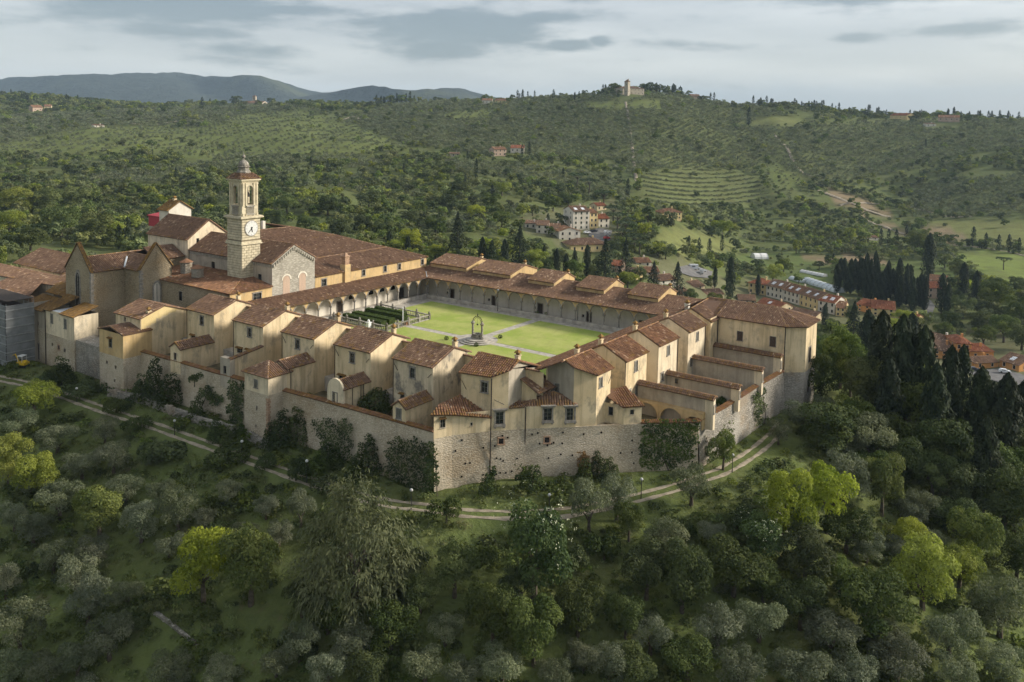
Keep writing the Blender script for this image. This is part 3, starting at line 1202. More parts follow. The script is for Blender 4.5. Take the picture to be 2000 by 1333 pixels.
# the well at the crossing
root = thing('well', 'stone well on round steps, its two columns carrying an iron arch with pulley', 'well', (XC + 1.1, YC - .7, 0))
for i, rr_ in enumerate((3.5, 2.85, 2.2)):
    b = MB()
    b.lathe((0, 0, i * .2 - .03), [(rr_, 0), (rr_, .16), (rr_ + .06, .165), (rr_ + .06, .21), (rr_ - .1, .215)], 32)
    b.build('step', MAT['paving'], root)
b = MB()
b.lathe((0, 0, .58), [(1.05, 0), (1.05, .1), (.85, .18), (.8, .75), (.95, .85), (.95, 1.0), (.7, 1.0), (.7, .5)], 16)
b.build('well_head', MAT['stone_grey'], root)
for s in (-1, 1):
    b = MB()
    b.lathe((s * 1.15, 0, .58), [(.36, 0), (.36, .35), (.22, .42), (.21, 2.7), (.30, 2.8), (.42, 3.0), (.42, 3.12), (.26, 3.2), (.16, 3.5)], 10)
    b.build('column', MAT['stone_grey'], root)
b = MB()
arc = [(1.15 * math.cos(R(t)), 0, 3.9 + 1.15 * math.sin(R(t))) for t in range(0, 181, 20)]
b.tube(arc, .06, 6)
b.tube([(0.85 * math.cos(R(t)), 0, 3.9 + .85 * math.sin(R(t))) for t in range(0, 181, 20)], .035, 5)
for t in range(10, 181, 20):
    b.tube([(.85 * math.cos(R(t)), 0, 3.9 + .85 * math.sin(R(t))), (1.3 * math.cos(R(t + 6)), 0, 3.9 + 1.3 * math.sin(R(t + 6)))], .03, 4)
b.tube([(0, 0, 5.0), (0, 0, 5.7)], [.06, .02], 5)
b.lathe((0, 0, 5.25), [(.03, 0), (.16, .1), (.03, .22)], 8)
b.build('arch', MAT['iron'], root)
b = MB()
b.tube([(0, 0, 4.75), (0, 0, 3.55)], .02, 4)
b.lathe((0, 0, 3.2), [(.05, 0), (.2, .1), (.2, .25), (.05, .36)], 8)
b.build('pulley', MAT['iron'], root)

# monks' burial garden: balustrade with posts, four clipped hedges
root = thing('balustrade', 'stone balustrade with urn-topped posts round the hedged plot', 'balustrade')
BP = [(-121.6, 141.6), (-121.4, 128.0), (-137.0, 142.6), (-137, 128)]


def balus(p, q):
    p, q = np.array(p, float), np.array(q, float)
    L = np.linalg.norm(q - p)
    d = (q - p) / L
    n_ = np.array([-d[1], d[0]])
    for z0, z1, w_ in ((.0, .18, .18), (.92, 1.1, .2)):
        b = MB()
        b.prism([(*(p - n_ * w_),), (*(q - n_ * w_),), (*(q + n_ * w_),), (*(p + n_ * w_),)], z0, z1)
        b.build('rail', MAT['stone_grey'], root)
    k = int(L / .55)
    for i in range(k):
        c = p + d * (i + .5) * L / k
        b_ = link('baluster', BAL, root, (c[0], c[1], .18))
    for i in range(int(L / 3.4) + 1):
        c = p + d * min(i * L / max(1, int(L / 3.4)), L)
        link('post', POST, root, (c[0], c[1], 0))


b = MB()
b.lathe((0, 0, 0), [(.10, 0), (.06, .08), (.12, .3), (.06, .6), (.1, .74)], 6)
BAL = b.mesh('baluster', MAT['stone_grey'])
b = MB()
b.box(-.25, .25, -.25, .25, 0, 1.22)
b.lathe((0, 0, 1.22), [(.1, 0), (.24, .2), (.2, .42), (.05, .6)], 8)
POST = b.mesh('post', MAT['stone_grey'])
balus(BP[0], BP[1])
balus(BP[2], BP[0])
balus((-137, 128), (-121.4, 128.0))
b = MB()
b.box(-.2, .2, -.2, .2, 0, .9)
b.lathe((0, 0, .9), [(.16, 0), (.12, .1), (.10, 2.6), (.22, 2.7), (.02, 2.9)], 8)
tag(b.build('memorial_column', MAT['white_paint']), 'slim white column rising beside the balustrade gate', 'column').location = (-122.6, 134.2, 0)
b = MB()
b.box(-.4, .4, -.4, .4, 0, 1.3)
b.box(-.5, .5, -.5, .5, 1.3, 1.45)
b.lathe((0, 0, 1.45), [(.3, 0), (.3, .3), (.1, .6)], 8)
tag(b.build('white_pedestal', MAT['white_paint']), 'squat white pedestal in front of the clipped hedges', 'pedestal').location = (-125.6, 127.0, 0)


def leaf_box(mb, x0, x1, y0, y1, z0, z1, n, size):
    """leafy skin on a clipped block"""
    A = [(x1 - x0) * (y1 - y0), (y1 - y0) * (z1 - z0), (x1 - x0) * (z1 - z0)]
    pr = np.array([A[0], A[1], A[1], A[2], A[2]])
    pr = pr / pr.sum()
    k = RNG.choice(5, n, p=pr)
    U, V = RNG.uniform(0, 1, n), RNG.uniform(0, 1, n)
    P = np.zeros((n, 3))
    N = np.zeros((n, 3))
    for f, (fx, nx) in enumerate([((None, None, z1), (0, 0, 1)), ((x0, None, None), (-1, 0, 0)), ((x1, None, None), (1, 0, 0)), ((None, y0, None), (0, -1, 0)), ((None, y1, None), (0, 1, 0))]):
        s = k == f
        lo, hi = np.array([x0, y0, z0]), np.array([x1, y1, z1])
        W = np.stack([U[s], V[s], V[s]], -1) if fx[0] is None else np.stack([U[s], U[s], V[s]], -1)
        if fx[0] is None and fx[1] is None:
            W = np.stack([U[s], V[s], V[s]], -1)
        p = lo + (hi - lo) * W
        for j in range(3):
            if fx[j] is not None:
                p[:, j] = fx[j]
        P[s] = p
        N[s] = nx
    leaves(mb, P, N, size, .5)


def leaves(mb, P, N, size, spread=.6, asp=.55, mat=0, along=None, val=None):
    """diamond leaves at P, facing roughly N"""
    n = len(P)
    size = np.broadcast_to(size, n)[:, None] * RNG.uniform(.7, 1.35, (n, 1))
    N = N + RNG.normal(0, spread, (n, 3))
    N /= np.linalg.norm(N, axis=1)[:, None] + 1e-9
    ref = RNG.normal(0, 1, (n, 3)) if along is None else along + RNG.normal(0, .18, (n, 3))
    U = ref - (ref * N).sum(1)[:, None] * N
    U /= np.linalg.norm(U, axis=1)[:, None] + 1e-9
    W = np.cross(N, U)
    V = np.stack([P - U * size * .5, P + W * size * .5 * asp, P + U * size * .5, P - W * size * .5 * asp], 1).reshape(-1, 3)
    mb.add(V, np.arange(4 * n).reshape(-1, 4), mat, a=RNG.uniform(0, 1, n) if val is None else val)


for i, (x0, x1, y0, y1, lb) in enumerate([(-136.2, -124.4, 129.6, 131.2, 'long clipped hedge nearest the white pedestal'), (-136.2, -124.8, 132.4, 134.2, 'long clipped hedge second from the white pedestal'),
                                          (-136.4, -124.6, 136.6, 138.0, 'long clipped hedge third from the white pedestal'), (-136.0, -127.0, 139.2, 140.4, 'short clipped hedge along the far side of the balustrade')]):
    root = thing('hedge', lb, 'hedge', group='hedges inside the balustrade')
    b = MB()
    b.box(x0 + .08, x1 - .08, y0 + .08, y1 - .08, -.1, 1.12)
    b.build('core', MAT['leaf_dark'], root)
    b = MB()
    leaf_box(b, x0, x1, y0, y1, 0, 1.2, 2600, .2)
    b.build('foliage', MAT['leaf_hedge'], root)

# flower pots and little shrubs on the lawn
for i, (px, py, lb) in enumerate([(872, 664, 'low dark shrub on the lawn left of the well steps'), (977, 661, 'low dark shrub on the lawn right of the well steps'), (930, 677, 'small grey-green shrub on the lawn in front of the well')]):
    p = at(px, py, z=0)
    root = thing('lawn_shrub', lb, 'shrub', tuple(p))
    b = MB()
    q = RNG.normal(0, 1, (160, 3))
    q /= np.linalg.norm(q, axis=1)[:, None]
    leaves(b, q * .42 + np.array([0, 0, .3]), q, .22)
    b.build('foliage', MAT['leaf_dark'], root)
    b = MB()
    b.tube([(0, 0, -.05), (0, 0, .3)], .05, 5)
    b.build('stem', MAT['bark'], root)
for px, py, lb in [(1049, 618, 'terracotta pot left of the cloister door at the path end'), (1066, 621, 'terracotta pot right of the cloister door at the path end'), (792, 636, 'terracotta pot by the balustrade corner post')]:
    p = at(px, py, z=0)
    root = thing('flower_pot', lb, 'flower pot', tuple(p))
    b = MB()
    b.lathe((0, 0, -.05), [(.28, 0), (.42, .55), (.47, .56), (.47, .68), (.38, .68)], 10)
    b.build('pot', MAT['terracotta'], root)
    b = MB()
    q = RNG.normal(0, 1, (90, 3))
    q /= np.linalg.norm(q, axis=1)[:, None]
    leaves(b, q * np.array([.4, .4, .35]) + np.array([0, 0, .9]), q, .22)
    b.build('plant', MAT['leaf_broad'], root)


# ---- cloister galleries
def arcade(root, p0, p1, us, zf, zs, ze, r, mat):
    """arched wall from p0 to p1 (outward right) on columns at us; springs at zs, top ze"""
    p0, p1 = np.array(p0, float), np.array(p1, float)
    d = nrm(p1 - p0)
    n = np.array([d[1], -d[0]])
    th = .34
    b = MB()
    P = lambda u, z, y: (*(p0 + d * u - n * y), z)
    for i in range(len(us) - 1):
        a, c = us[i] + .16, us[i + 1] - .16
        m_, rad = (a + c) / 2, (c - a) / 2
        N = 10
        arc = [(m_ - rad * math.cos(math.pi * k / N), zs + rad * math.sin(math.pi * k / N)) for k in range(N + 1)]
        for y in (0, th):
            pts = [P(us[i], zs, y)] + [P(u, z, y) for u, z in arc] + [P(us[i + 1], zs, y), P(us[i + 1], ze, y), P(us[i], ze, y)]
            # split in two to keep the faces convex enough
            h = N // 2
            L_ = [P(us[i], zs, y)] + [P(u, z, y) for u, z in arc[:h + 1]] + [P(m_, ze, y), P(us[i], ze, y)]
            R_ = [P(m_, ze, y)] + [P(u, z, y) for u, z in arc[h:]] + [P(us[i + 1], zs, y), P(us[i + 1], ze, y)]
            b.poly(L_)
            b.poly(R_)
        for k in range(N):
            b.poly([P(*arc[k], 0), P(*arc[k], th), P(*arc[k + 1], th), P(*arc[k + 1], 0)])
        # moulded archivolt standing proud
        ar = MB()
        for k in range(N):
            (u0, z0), (u1, z1) = arc[k], arc[k + 1]
            o0 = (m_ + (u0 - m_) * 1.13, zs + (z0 - zs) * 1.13)
            o1 = (m_ + (u1 - m_) * 1.13, zs + (z1 - zs) * 1.13)
            ar.poly([P(u0, z0, -.05), P(u1, z1, -.05), P(*o1, -.05), P(*o0, -.05)])
            ar.poly([P(*o0, -.05), P(*o1, -.05), P(*o1, 0), P(*o0, 0)])
        ar.build('arch', MAT['stone_trim'], root)
    b.build('arcade_wall', MAT[mat], root)
    for u in us:
        c = p0 + d * u - n * th / 2
        link('column', COLM, root, (c[0], c[1], zf), 0)


b = MB()
b.lathe((0, 0, 0), [(.27, 0), (.27, .1), (.17, .2), (.155, 1.75), (.2, 1.82), (.3, 2.05), (.36, 2.1), (.36, 2.22)], 8)
COLM = b.mesh('column', MAT['stone_trim'])
GA = thing('cloister_gallery', 'left cloister gallery of open round arches below the yellow upper wall', 'gallery')
GB = thing('cloister_gallery', 'back cloister gallery under the roof with five raised attic boxes', 'gallery')
ZF, ZS, ZE = .72, 2.92, 4.98
usA = [160.0 - 110 - 3.55 * k for k in range(14)][::-1]
usA = [u for u in usA if u > 2]
arcade(GA, (-137.9, 110), (-137.9, 160.2), usA + [50.2], ZF, ZS, ZE, 1.6, 'plaster_ochre')
usB = [.0] + [3.58 * k for k in range(1, 18)]
arcade(GB, (-138.0, 159.3), (-74, 159.3), [u for u in usB if u < 63], ZF, ZS, ZE, 1.6, 'plaster_ochre')
b = MB()
b.box(-138.3, -137.55, 110, 159.6, -.2, ZF)
b.build('plinth', MAT['paving'], GA)
b = MB()
b.box(-137.5, -75, 159.0, 159.7, -.2, ZF)
b.build('plinth', MAT['paving'], GB)
pA = ((-142.4, 108), (-142.4, 164))
b = MB()
panel(b, *pA, -.2, 6.3, [op(26.7, .9, 1.5, 2.5), op(47.2, .95, 1.7, 2.6)])
b.build('back_wall', MAT['plaster_white'], GA)
for u, w_, h_ in ((26.7, 1.5, 2.5), (47.2, 1.7, 2.6)):
    window(GA, *pA, u, .95, w_, h_, 'door')
for u, z_ in ((30.3, 2.5), (36.7, 2.6), (40.4, 2.7), (44.2, 2.6)):
    b = MB()
    arc = [(-.75, -.35)] + [(-.75 * math.cos(math.pi * k / 8), .1 + .6 * math.sin(math.pi * k / 8)) for k in range(9)] + [(.75, -.35)]
    b.add([(0.02, u_, z_2) for u_, z_2 in arc] + [(-.25, u_, z_2) for u_, z_2 in arc], [tuple(range(11)), tuple(range(21, 10, -1))] + [(i, (i + 1) % 11, 11 + (i + 1) % 11, 11 + i) for i in range(11)])
    b.build('lunette', MAT['opening_dark'], GA).location = (-142.4, 108 + u, z_)
pB = ((-142.4, 162.8), (-66, 162.8))
wb = [(10.0, .95, 1.1, 2.2), (22.8, .95, 1.15, 2.25), (36.0, .95, 1.3, 2.35), (48.9, .95, 1.15, 2.25), (61.8, .95, 1.15, 2.25)]
sb = [(21.3, 1.05, .5, .55), (34.5, 1.05, .5, .55), (47.4, 1.05, .5, .55), (8.5, 1.05, .5, .55)]
b = MB()
panel(b, *pB, -.2, 6.0, [op(*q) for q in wb + sb])
b.build('back_wall', MAT['plaster_white'], GB)
for q in wb:
    window(GB, *pB, *q, 'door')
for q in sb:
    window(GB, *pB, *q, 'plain')
b = MB()
b.box(-138.2, -62, 159.3, 162.8, 4.6, 4.75)
b.build('ceiling', MAT['plaster_white'], GB)
b = MB()
b.box(-142.4, -137.9, 108, 159.3, 4.6, 4.75)
b.build('ceiling', MAT['plaster_white'], GA)
kB = .25
roof_of(GA, [[(-137.2, 109, 4.9), (-137.2, 158.8, 4.9), (-142.35, 163.9, 6.32), (-142.35, 103.8, 6.32)]], moss=.03)
roof_of(GB, [[(-137.3, 158.75, 4.92), (-66.0, 158.75, 4.92), (-66.0, 168.2, 7.3), (-142.4, 168.2, 7.3), (-142.4, 163.6, 6.2)],
             [(-66, 176, 5.5), (-142, 176, 5.5), (-142, 168.2, 7.3), (-66, 168.2, 7.3)]], [((-142, 168.2, 7.33), (-66, 168.2, 7.33))], moss=.03)
b = MB()
b.tube([(-137.25, 158.85, 5.02), (-140.0, 161.6, 5.75)], .14, 5)
b.build('valley_flashing', MAT['lead'], GA)
b = MB()
panel(b, (-66, 175.6), (-142, 175.6), -6, 5.6)
b.build('outer_wall', MAT['plaster_cream'], GB)
# raised attic boxes of the back row of cells
for i, x0 in enumerate((-110.6, -97.6, -84.6)):
    x1 = x0 + 7.1
    bx = MB()
    panel(bx, (x0, 163.9), (x1, 163.9), 5.4, 7.3)
    panel(bx, (x1, 163.9), (x1, 173.0), 5.4, 7.3, top=[(5.6, 8.85)])
    panel(bx, (x1, 173.0), (x0, 173.0), 4.4, 7.0)
    panel(bx, (x0, 173.0), (x0, 163.9), 5.4, 7.3, top=[(3.5, 8.85)])
    o = bx.build('attic_wall', MAT['plaster_ochre'], GB)
    sl, rd = gable_x(x0, x1, 163.9, 173.0, 7.3, 8.85, 169.5, .4, .12)
    roof_of(GB, sl, rd, moss=.05, name='attic_roof')
    chimney(GB, x0 + 6.4, 171.0, 7.6, .9, .3)
for x0, x1, zz in ((-141.0, -129.5, 7.6), (-127.5, -116.2, 7.45)):
    bx = MB()
    panel(bx, (x0, 164.6), (x1, 164.6), 5.4, zz)
    panel(bx, (x1, 164.6), (x1, 176.0), 5.4, zz, top=[(6.2, zz + 1.5)])
    panel(bx, (x0, 176), (x0, 164.6), 5.4, zz, top=[(5.2, zz + 1.5)])
    bx.build('attic_wall', MAT['plaster_ochre'], GB)
    sl, rd = gable_x(x0, x1, 164.6, 176.0, zz, zz + 1.55, 170.8, .4, .12)
    roof_of(GB, sl, rd, moss=.05, name='attic_roof')
    chimney(GB, x1 - 1.0, 172.0, zz + .7, 1.0, .3)
# near and right-hand galleries: their roofs and court-side eaves
GC = thing('cloister_gallery', 'near cloister gallery, only its roof showing behind the row of cells', 'gallery')
roof_of(GC, [[(-73.5, 110.6, 4.9), (-137.5, 110.6, 4.9), (-141.8, 104.2, 7.1), (-68.0, 104.2, 7.1)]], moss=.05)
b = MB()
panel(b, (-141.8, 104.6), (-67.5, 104.6), YARD, 6.9)
b.build('outer_wall', MAT['plaster_cream'], GC)
GD = thing('cloister_gallery', 'right cloister gallery, only its roof showing behind the cells', 'gallery')
roof_of(GD, [[(-74.6, 159.0, 4.9), (-74.6, 111.0, 4.9), (-68.3, 105.2, 7.2), (-68.3, 160.0, 7.2)]], moss=.1, mat='tile_warm')
b = MB()
panel(b, (-68.6, 107), (-68.6, 160), YARD, 7.0)
b.build('outer_wall', MAT['plaster_cream'], GD)
# lamp standards along the back walk
for px, py, h_, lb in ((972, 607, 4.4, 'tall black courtyard lamp post left of the path end'), (1128, 632, 4.6, 'tall black courtyard lamp post right of the path end'), (738, 598, 4.0, 'black courtyard lamp post before the left gallery arches')):
    p = at(px, py, z=0)
    root = thing('courtyard_lamp', lb, 'lamp post', tuple(p))
    b = MB()
    b.tube([(0, 0, -.1), (0, 0, .5), (0, 0, h_)], [.12, .07, .05], 6)
    b.build('pole', MAT['iron'], root)
    b = MB()
    b.lathe((0, 0, h_), [(.08, 0), (.26, .12), (.3, .5), (.12, .62)], 6)
    b.build('lantern', MAT['steel'], root)


# ---- near row of cells (front to -y)
def cell(label, x0, x1, yf, wins, z_eave=6.82, zr=8.75, ridge=5.0, back=8.4, mat='plaster_cream', roofm='tile_brown', moss=.12, chim=None, bars=True, rz=0., org=None, zb=YARD - .3, group='cells of the charterhouse'):
    """local frame: front faces -y, x along the front"""
    root = thing('cell_house', label, 'house', org or (x0, yf, 0), group, rz)
    w_ = x1 - x0
    zbk = zr - (zr - z_eave) / ridge * (back - ridge)
    poly = rect(0, w_, 0, back)
    b = MB()
    panel(b, poly[0], poly[1], zb, z_eave, [op(*q[:4]) for q in wins])
    panel(b, poly[1], poly[2], zb, min(z_eave, zbk), top=[(0, z_eave), (ridge, zr), (back, zbk)])
    panel(b, poly[3], poly[0], zb, min(z_eave, zbk), top=[(0, zbk), (back - ridge, zr), (back, z_eave)])
    b.build('wall', MAT[mat], root)
    for q in wins:
        window(root, poly[0], poly[1], *q)
    k = (zr - z_eave) / ridge
    o_, v_ = .38, .16
    roof_of(root, [[(-v_, -o_, z_eave - k * o_), (w_ + v_, -o_, z_eave - k * o_), (w_ + v_, ridge, zr), (-v_, ridge, zr)],
                   [(w_ + v_, back + .9, zbk - k * .9), (-v_, back + .9, zbk - k * .9), (-v_, ridge, zr), (w_ + v_, ridge, zr)]],
            [((-v_, ridge, zr + .03), (w_ + v_, ridge, zr + .03))], roofm, moss)
    if chim is not None:
        chimney(root, chim, ridge + 1.0, zr - .7, 1.15, .32)
    if bars:
        tie_bar(root, (.15, -.06, z_eave - 1.0), (.95, -.10, z_eave - 1.95))
        tie_bar(root, (w_ - .25, -.06, z_eave - 1.2), (w_ - .95, -.10, z_eave - 1.9))
    return root


HX = [(-144.2, -135.9), (-130.0, -121.8), (-116.6, -108.5), (-103.5, -95.4), (-90.4, -82.4)]
WX = [-139.6, -125.5, -112.7, -99.5, -86.5]
NM = ['cream cell house beside the grey chapel, low tiled lean-to running to the wall', 'cream cell house with a bare garden wall and small window pillar before it',
      'cream cell house behind the square hip-roofed garden tower', 'cream cell house whose lean-to ends in a rounded plaster pillar', 'cream cell house with dark grey weathering on its gable end, left of the corner house']
CELLS = []
for i, ((x0, x1), wx, nm) in enumerate(zip(HX, WX, NM)):
    wn_ = [(wx - x0, 5.05, .95, 1.55, 'stone')]
    if i in (1, 3):
        wn_ += [(1.7, 1.25, 1.5, .9, 'hood'), (4.2, 1.35, 1.2, .9, 'hood')]
    elif i == 4:
        wn_ += [(1.9, .7, .8, 1.2, 'hood'), (5.4, .9, 1.3, .8, 'hood')]
    else:
        wn_ += [(1.8, 1.3, 1.2, .9, 'hood')]
    CELLS.append(cell(nm, x0, x1, 97.0, wn_, chim=(x1 - x0) - .7, bars=i >= 2, mat='plaster_stained' if i == 4 else 'plaster_cream'))
for r_ in CELLS:
    downpipe(r_, .02, -.12, YARD, 6.6, .05)


def annex(root, x0, x1, y0, y1, ze, zr, mat='plaster_cream', moss=.12, win=None, name='annex'):
    """gabled lean-to running from the cell front (y1) to the garden wall (y0), world coordinates relative to root"""
    ox, oy = root.location[0], root.location[1]
    x0, x1, y0, y1 = x0 - ox, x1 - ox, y0 - oy, y1 - oy
    xr = (x0 + x1) / 2
    b = MB()
    W = [win] if win else []
    panel(b, (x0, y0), (x1, y0), YARD - .3, ze, [op(*q[:4]) for q in W], top=[(xr - x0, zr)])
    panel(b, (x1, y0), (x1, y1), YARD - .3, ze)
    panel(b, (x0, y1), (x0, y0), YARD - .3, ze)
    o = b.build(name + '_wall', MAT[mat], root)
    for q in W:
        window(root, (x0, y0), (x1, y0), *q)
    sl, rd = gable_y(x0, x1, y0, y1 - .05, ze, zr, xr, .25, .2)
    sl = [[(p[0], min(p[1], y1), p[2]) for p in s] for s in sl]
    roof_of(root, sl, [((xr, y0 - .2, zr + .03), (xr, y1, zr + .03))], moss=moss, name=name + '_roof')


annex(CELLS[0], -138.9, -135.85, 89.9, 97.0, 1.75, 2.7, win=(1.5, .1, .7, 1.3, 'plain'))
annex(CELLS[2], -112.2, -108.45, 91.2, 97.0, 3.0, 4.0)
annex(CELLS[3], -98.5, -95.4, 91.2, 97.0, 2.2, 3.2, win=(1.5, .6, .9, 1.5, 'shut_grey'))
annex(CELLS[4], -84.9, -82.4, 91.0, 97.0, 2.0, 2.9, moss=.4, win=(1.2, .9, .9, 1.5, 'shut_grey'))
r_ = CELLS[3]
b = MB()       # rounded plaster end of the fourth lean-to
arc = [(-98.9, -1.6)] + [(-97.0 - 1.75 * math.cos(math.pi * k / 10), 1.7 + 1.9 * math.sin(math.pi * k / 10)) for k in range(11)] + [(-95.0, -1.6)]
ax, ay = r_.location[0], r_.location[1]
b.add([(x - ax, 90.95 - ay, z) for x, z in arc] + [(x - ax, 91.3 - ay, z) for x, z in arc], [tuple(range(13)), tuple(range(25, 12, -1))] + [(i, (i + 1) % 13, 13 + (i + 1) % 13, 13 + i) for i in range(13)])
b.build('rounded_pillar', MAT['plaster_pale'], r_)
window(r_, (-98.9 - ax, 90.95 - ay), (-95.0 - ax, 90.95 - ay), 1.9, .6, .9, 1.5, 'shut_grey', off=.02)
for u in (93.0, 94.8, 95.4):
    downpipe(r_, -95.3 - ax, u - ay, YARD, 2.1, .05)
r_ = CELLS[1]   # bare garden wall and pillar
ax, ay = r_.location[0], r_.location[1]
b = MB()
b.prism([(-122.1 - ax, 90.2 - ay), (-121.75 - ax, 90.2 - ay), (-121.75 - ax, 97 - ay), (-122.1 - ax, 97 - ay)], YARD - .3, [2.3, 2.3, 3.2, 3.2])
b.build('garden_wall', MAT['plaster_cream'], r_)
roof_of(r_, [[(-121.6 - ax, 90.0 - ay, 2.28), (-121.6 - ax, 97 - ay, 3.2), (-122.0 - ax, 97 - ay, 3.3), (-122.0 - ax, 90 - ay, 2.4)], [(-122.4 - ax, 97 - ay, 3.2), (-122.4 - ax, 90.0 - ay, 2.28), (-122.0 - ax, 90 - ay, 2.4), (-122.0 - ax, 97 - ay, 3.3)]], moss=.6, name='coping')
b = MB()
panel(b, (-124.4 - ax, 90.0 - ay), (-121.7 - ax, 90.0 - ay), -2.9, 2.35, [op(1.3, .3, .75, 1.35)])
panel(b, (-121.7 - ax, 90.0 - ay), (-121.7 - ax, 91.0 - ay), -2.9, 2.35)
panel(b, (-121.7 - ax, 91.0 - ay), (-124.4 - ax, 91.0 - ay), -2.9, 2.35)
panel(b, (-124.4 - ax, 91.0 - ay), (-124.4 - ax, 90.0 - ay), -2.9, 2.35)
b.poly([(-124.4 - ax, 90.0 - ay, 2.35), (-121.7 - ax, 90 - ay, 2.35), (-121.7 - ax, 91 - ay, 2.35), (-124.4 - ax, 91 - ay, 2.35)])
b.build('window_pillar', MAT['plaster_grey'], r_)
window(r_, (-124.4 - ax, 90.0 - ay), (-121.7 - ax, 90.0 - ay), 1.3, .3, .75, 1.35, 'plain')

# square garden tower before the third cell
root = thing('garden_tower', 'square garden tower with hipped tile roof, cream top on rubble base', 'tower')
TP = rect(-114.4, -108.5, 87.4, 92.0)
walls(root, TP, -9.0, 2.45, {0: [(2.9, .75, .75, 1.25, 'shut_grey'), (3.1, -3.2, .35, .7, 'plain'), (2.9, -6.2, .25, .5, 'plain')]}, 'plaster_pale', (-.6, 'stone_rubble'))
ap = (-111.45, 89.9, 4.05)
ev = [(-114.8, 87.0, 2.35), (-108.1, 87.0, 2.35), (-108.1, 92.2, 2.35), (-114.8, 92.2, 2.35)]
roof_of(root, [[ev[0], ev[1], ap], [ev[1], ev[2], ap], [ev[2], ev[3], ap], [ev[3], ev[0], ap]], [(ev[1], ap), (ev[0], ap)], moss=.1)
downpipe(root, -108.38, 91.9, -1, 2.4)
b = MB()
for k in range(14):   # brick quoins
    b.box(-108.9 - .12 * (k % 2), -108.42, 87.34, 87.75 + .12 * ((k + 1) % 2), -6.9 + k * .42, -6.55 + k * .42)
b.build('quoin', MAT['brick'], root)['kind'] = 'stuff'

# cell standing forward at the left end, and the small tower at the wall
root = cell('broad cream cell house with a yellow patch of painted sunlight high on its gable', -157.6, -149.0, 90.3, [(3.2, 4.3, .7, .7, 'plain')], 5.25, 6.95, 5.0, 11.5, moss=.05, chim=None, bars=False, group=None)
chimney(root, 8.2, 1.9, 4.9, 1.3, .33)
b = MB()  # sunlit upper part of the gable, painted as a stepped yellow polygon
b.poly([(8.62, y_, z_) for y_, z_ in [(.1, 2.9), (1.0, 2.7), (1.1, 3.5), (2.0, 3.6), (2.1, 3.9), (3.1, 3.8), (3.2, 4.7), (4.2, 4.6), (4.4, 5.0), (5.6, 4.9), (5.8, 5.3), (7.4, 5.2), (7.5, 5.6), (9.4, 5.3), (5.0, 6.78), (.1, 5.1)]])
b.build('painted_sun_patch', MAT['plaster_yellow'], root)
o = walls(root, rect(0, 8.6, 11.4, 14.2), YARD, 3.1, mats='plaster_cream', name='rear_wall')
root = thing('garden_tower', 'flat-topped small tower, yellow plaster over rubble, left of the ivy', 'tower')
q0 = at(*(207, 650), Y=88.0)
TP = [(-156.6, 86.4), (-148.4, 86.4), (-148.4, 92.2), (-156.6, 92.2)]
walls(root, TP, -9.2, 2.9, {0: [(3.9, .7, 1.1, 1.7, 'hood'), (2.6, -3.2, .5, .55, 'plain'), (5.6, -3.6, .5, .55, 'plain'), (5.2, -6.2, .4, .5, 'plain')]}, 'plaster_ochre', (-1.6, 'stone_rubble'))
roof_of(root, [[(-148.2, 86.2, 2.85), (-148.2, 92.3, 2.85), (-152.6, 92.3, 3.9), (-152.6, 86.2, 3.9)], [(-156.9, 92.3, 2.85), (-156.9, 86.2, 2.85), (-152.6, 86.2, 3.9), (-152.6, 92.3, 3.9)]], moss=.1)

# ---- corner houses
root = thing('cell_house', 'corner cell house with tiled front slope and angled end above the bastion', 'house', group='cells of the charterhouse')
HP = [(-77.4, 97.6), (-72.38, 98.32), (-70.7, 100.22), (-70.7, 108.5), (-77.4, 108.5)]
walls(root, HP, -1.4, 6.85, {0: [(3.9, 5.1, 1.0, 1.5, 'stone')], 1: [(1.3, .65, 1.1, 1.8, 'cornice')]}, 'plaster_cream', edges=[0, 1, 4], tops={0: [(0, 6.86), (5.07, 7.1)], 1: [(0, 7.1), (2.53, 7.85)]})
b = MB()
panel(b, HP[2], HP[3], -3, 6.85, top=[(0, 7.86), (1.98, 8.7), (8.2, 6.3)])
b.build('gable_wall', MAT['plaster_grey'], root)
roof_of(root, [[(-77.7, 97.2, 6.75), (-72.1, 97.75, 6.97), (-70.25, 99.95, 7.85), (-70.25, 102.2, 8.75), (-77.7, 102.2, 8.75)], [(-70.4, 110, 5.9), (-77.7, 110, 5.9), (-77.7, 102.2, 8.75), (-70.4, 102.2, 8.75)]],
        [((-77.7, 102.2, 8.78), (-70.4, 102.2, 8.78))], 'tile_warm', .22)
chimney(root, -71.3, 103.3, 7.9, 1.2, .34)
downpipe(root, -72.1, 97.95, -9.5, 6.7, .09)
tie_bar(root, (-77.2, 97.45, 5.6), (-76.3, 97.42, 4.4))
tie_bar(root, (-71.8, 98.2, 3.6), (-71.0, 99.6, 2.7))
root = thing('cell_house', 'corner cell house with reddish tiles and a blunt angled front above the bastion', 'house', group='cells of the charterhouse')
HP = [(-68.6, 107.4), (-63.9, 107.3), (-61.5, 109.9), (-61.5, 114.2), (-68.6, 114.2)]
walls(root, HP, -3, 6.75, {2: [(1.2, 5.05, .85, 1.45, 'shut_grey')]}, 'plaster_cream', edges=[1, 2, 3], tops={1: [(0, 7.95), (3.54, 6.78)]})
b = MB()
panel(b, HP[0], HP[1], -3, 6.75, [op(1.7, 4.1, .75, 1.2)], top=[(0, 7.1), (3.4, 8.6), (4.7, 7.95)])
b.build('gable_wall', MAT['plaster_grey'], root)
window(root, HP[0], HP[1], 1.7, 4.1, .75, 1.2, 'shut_grey')
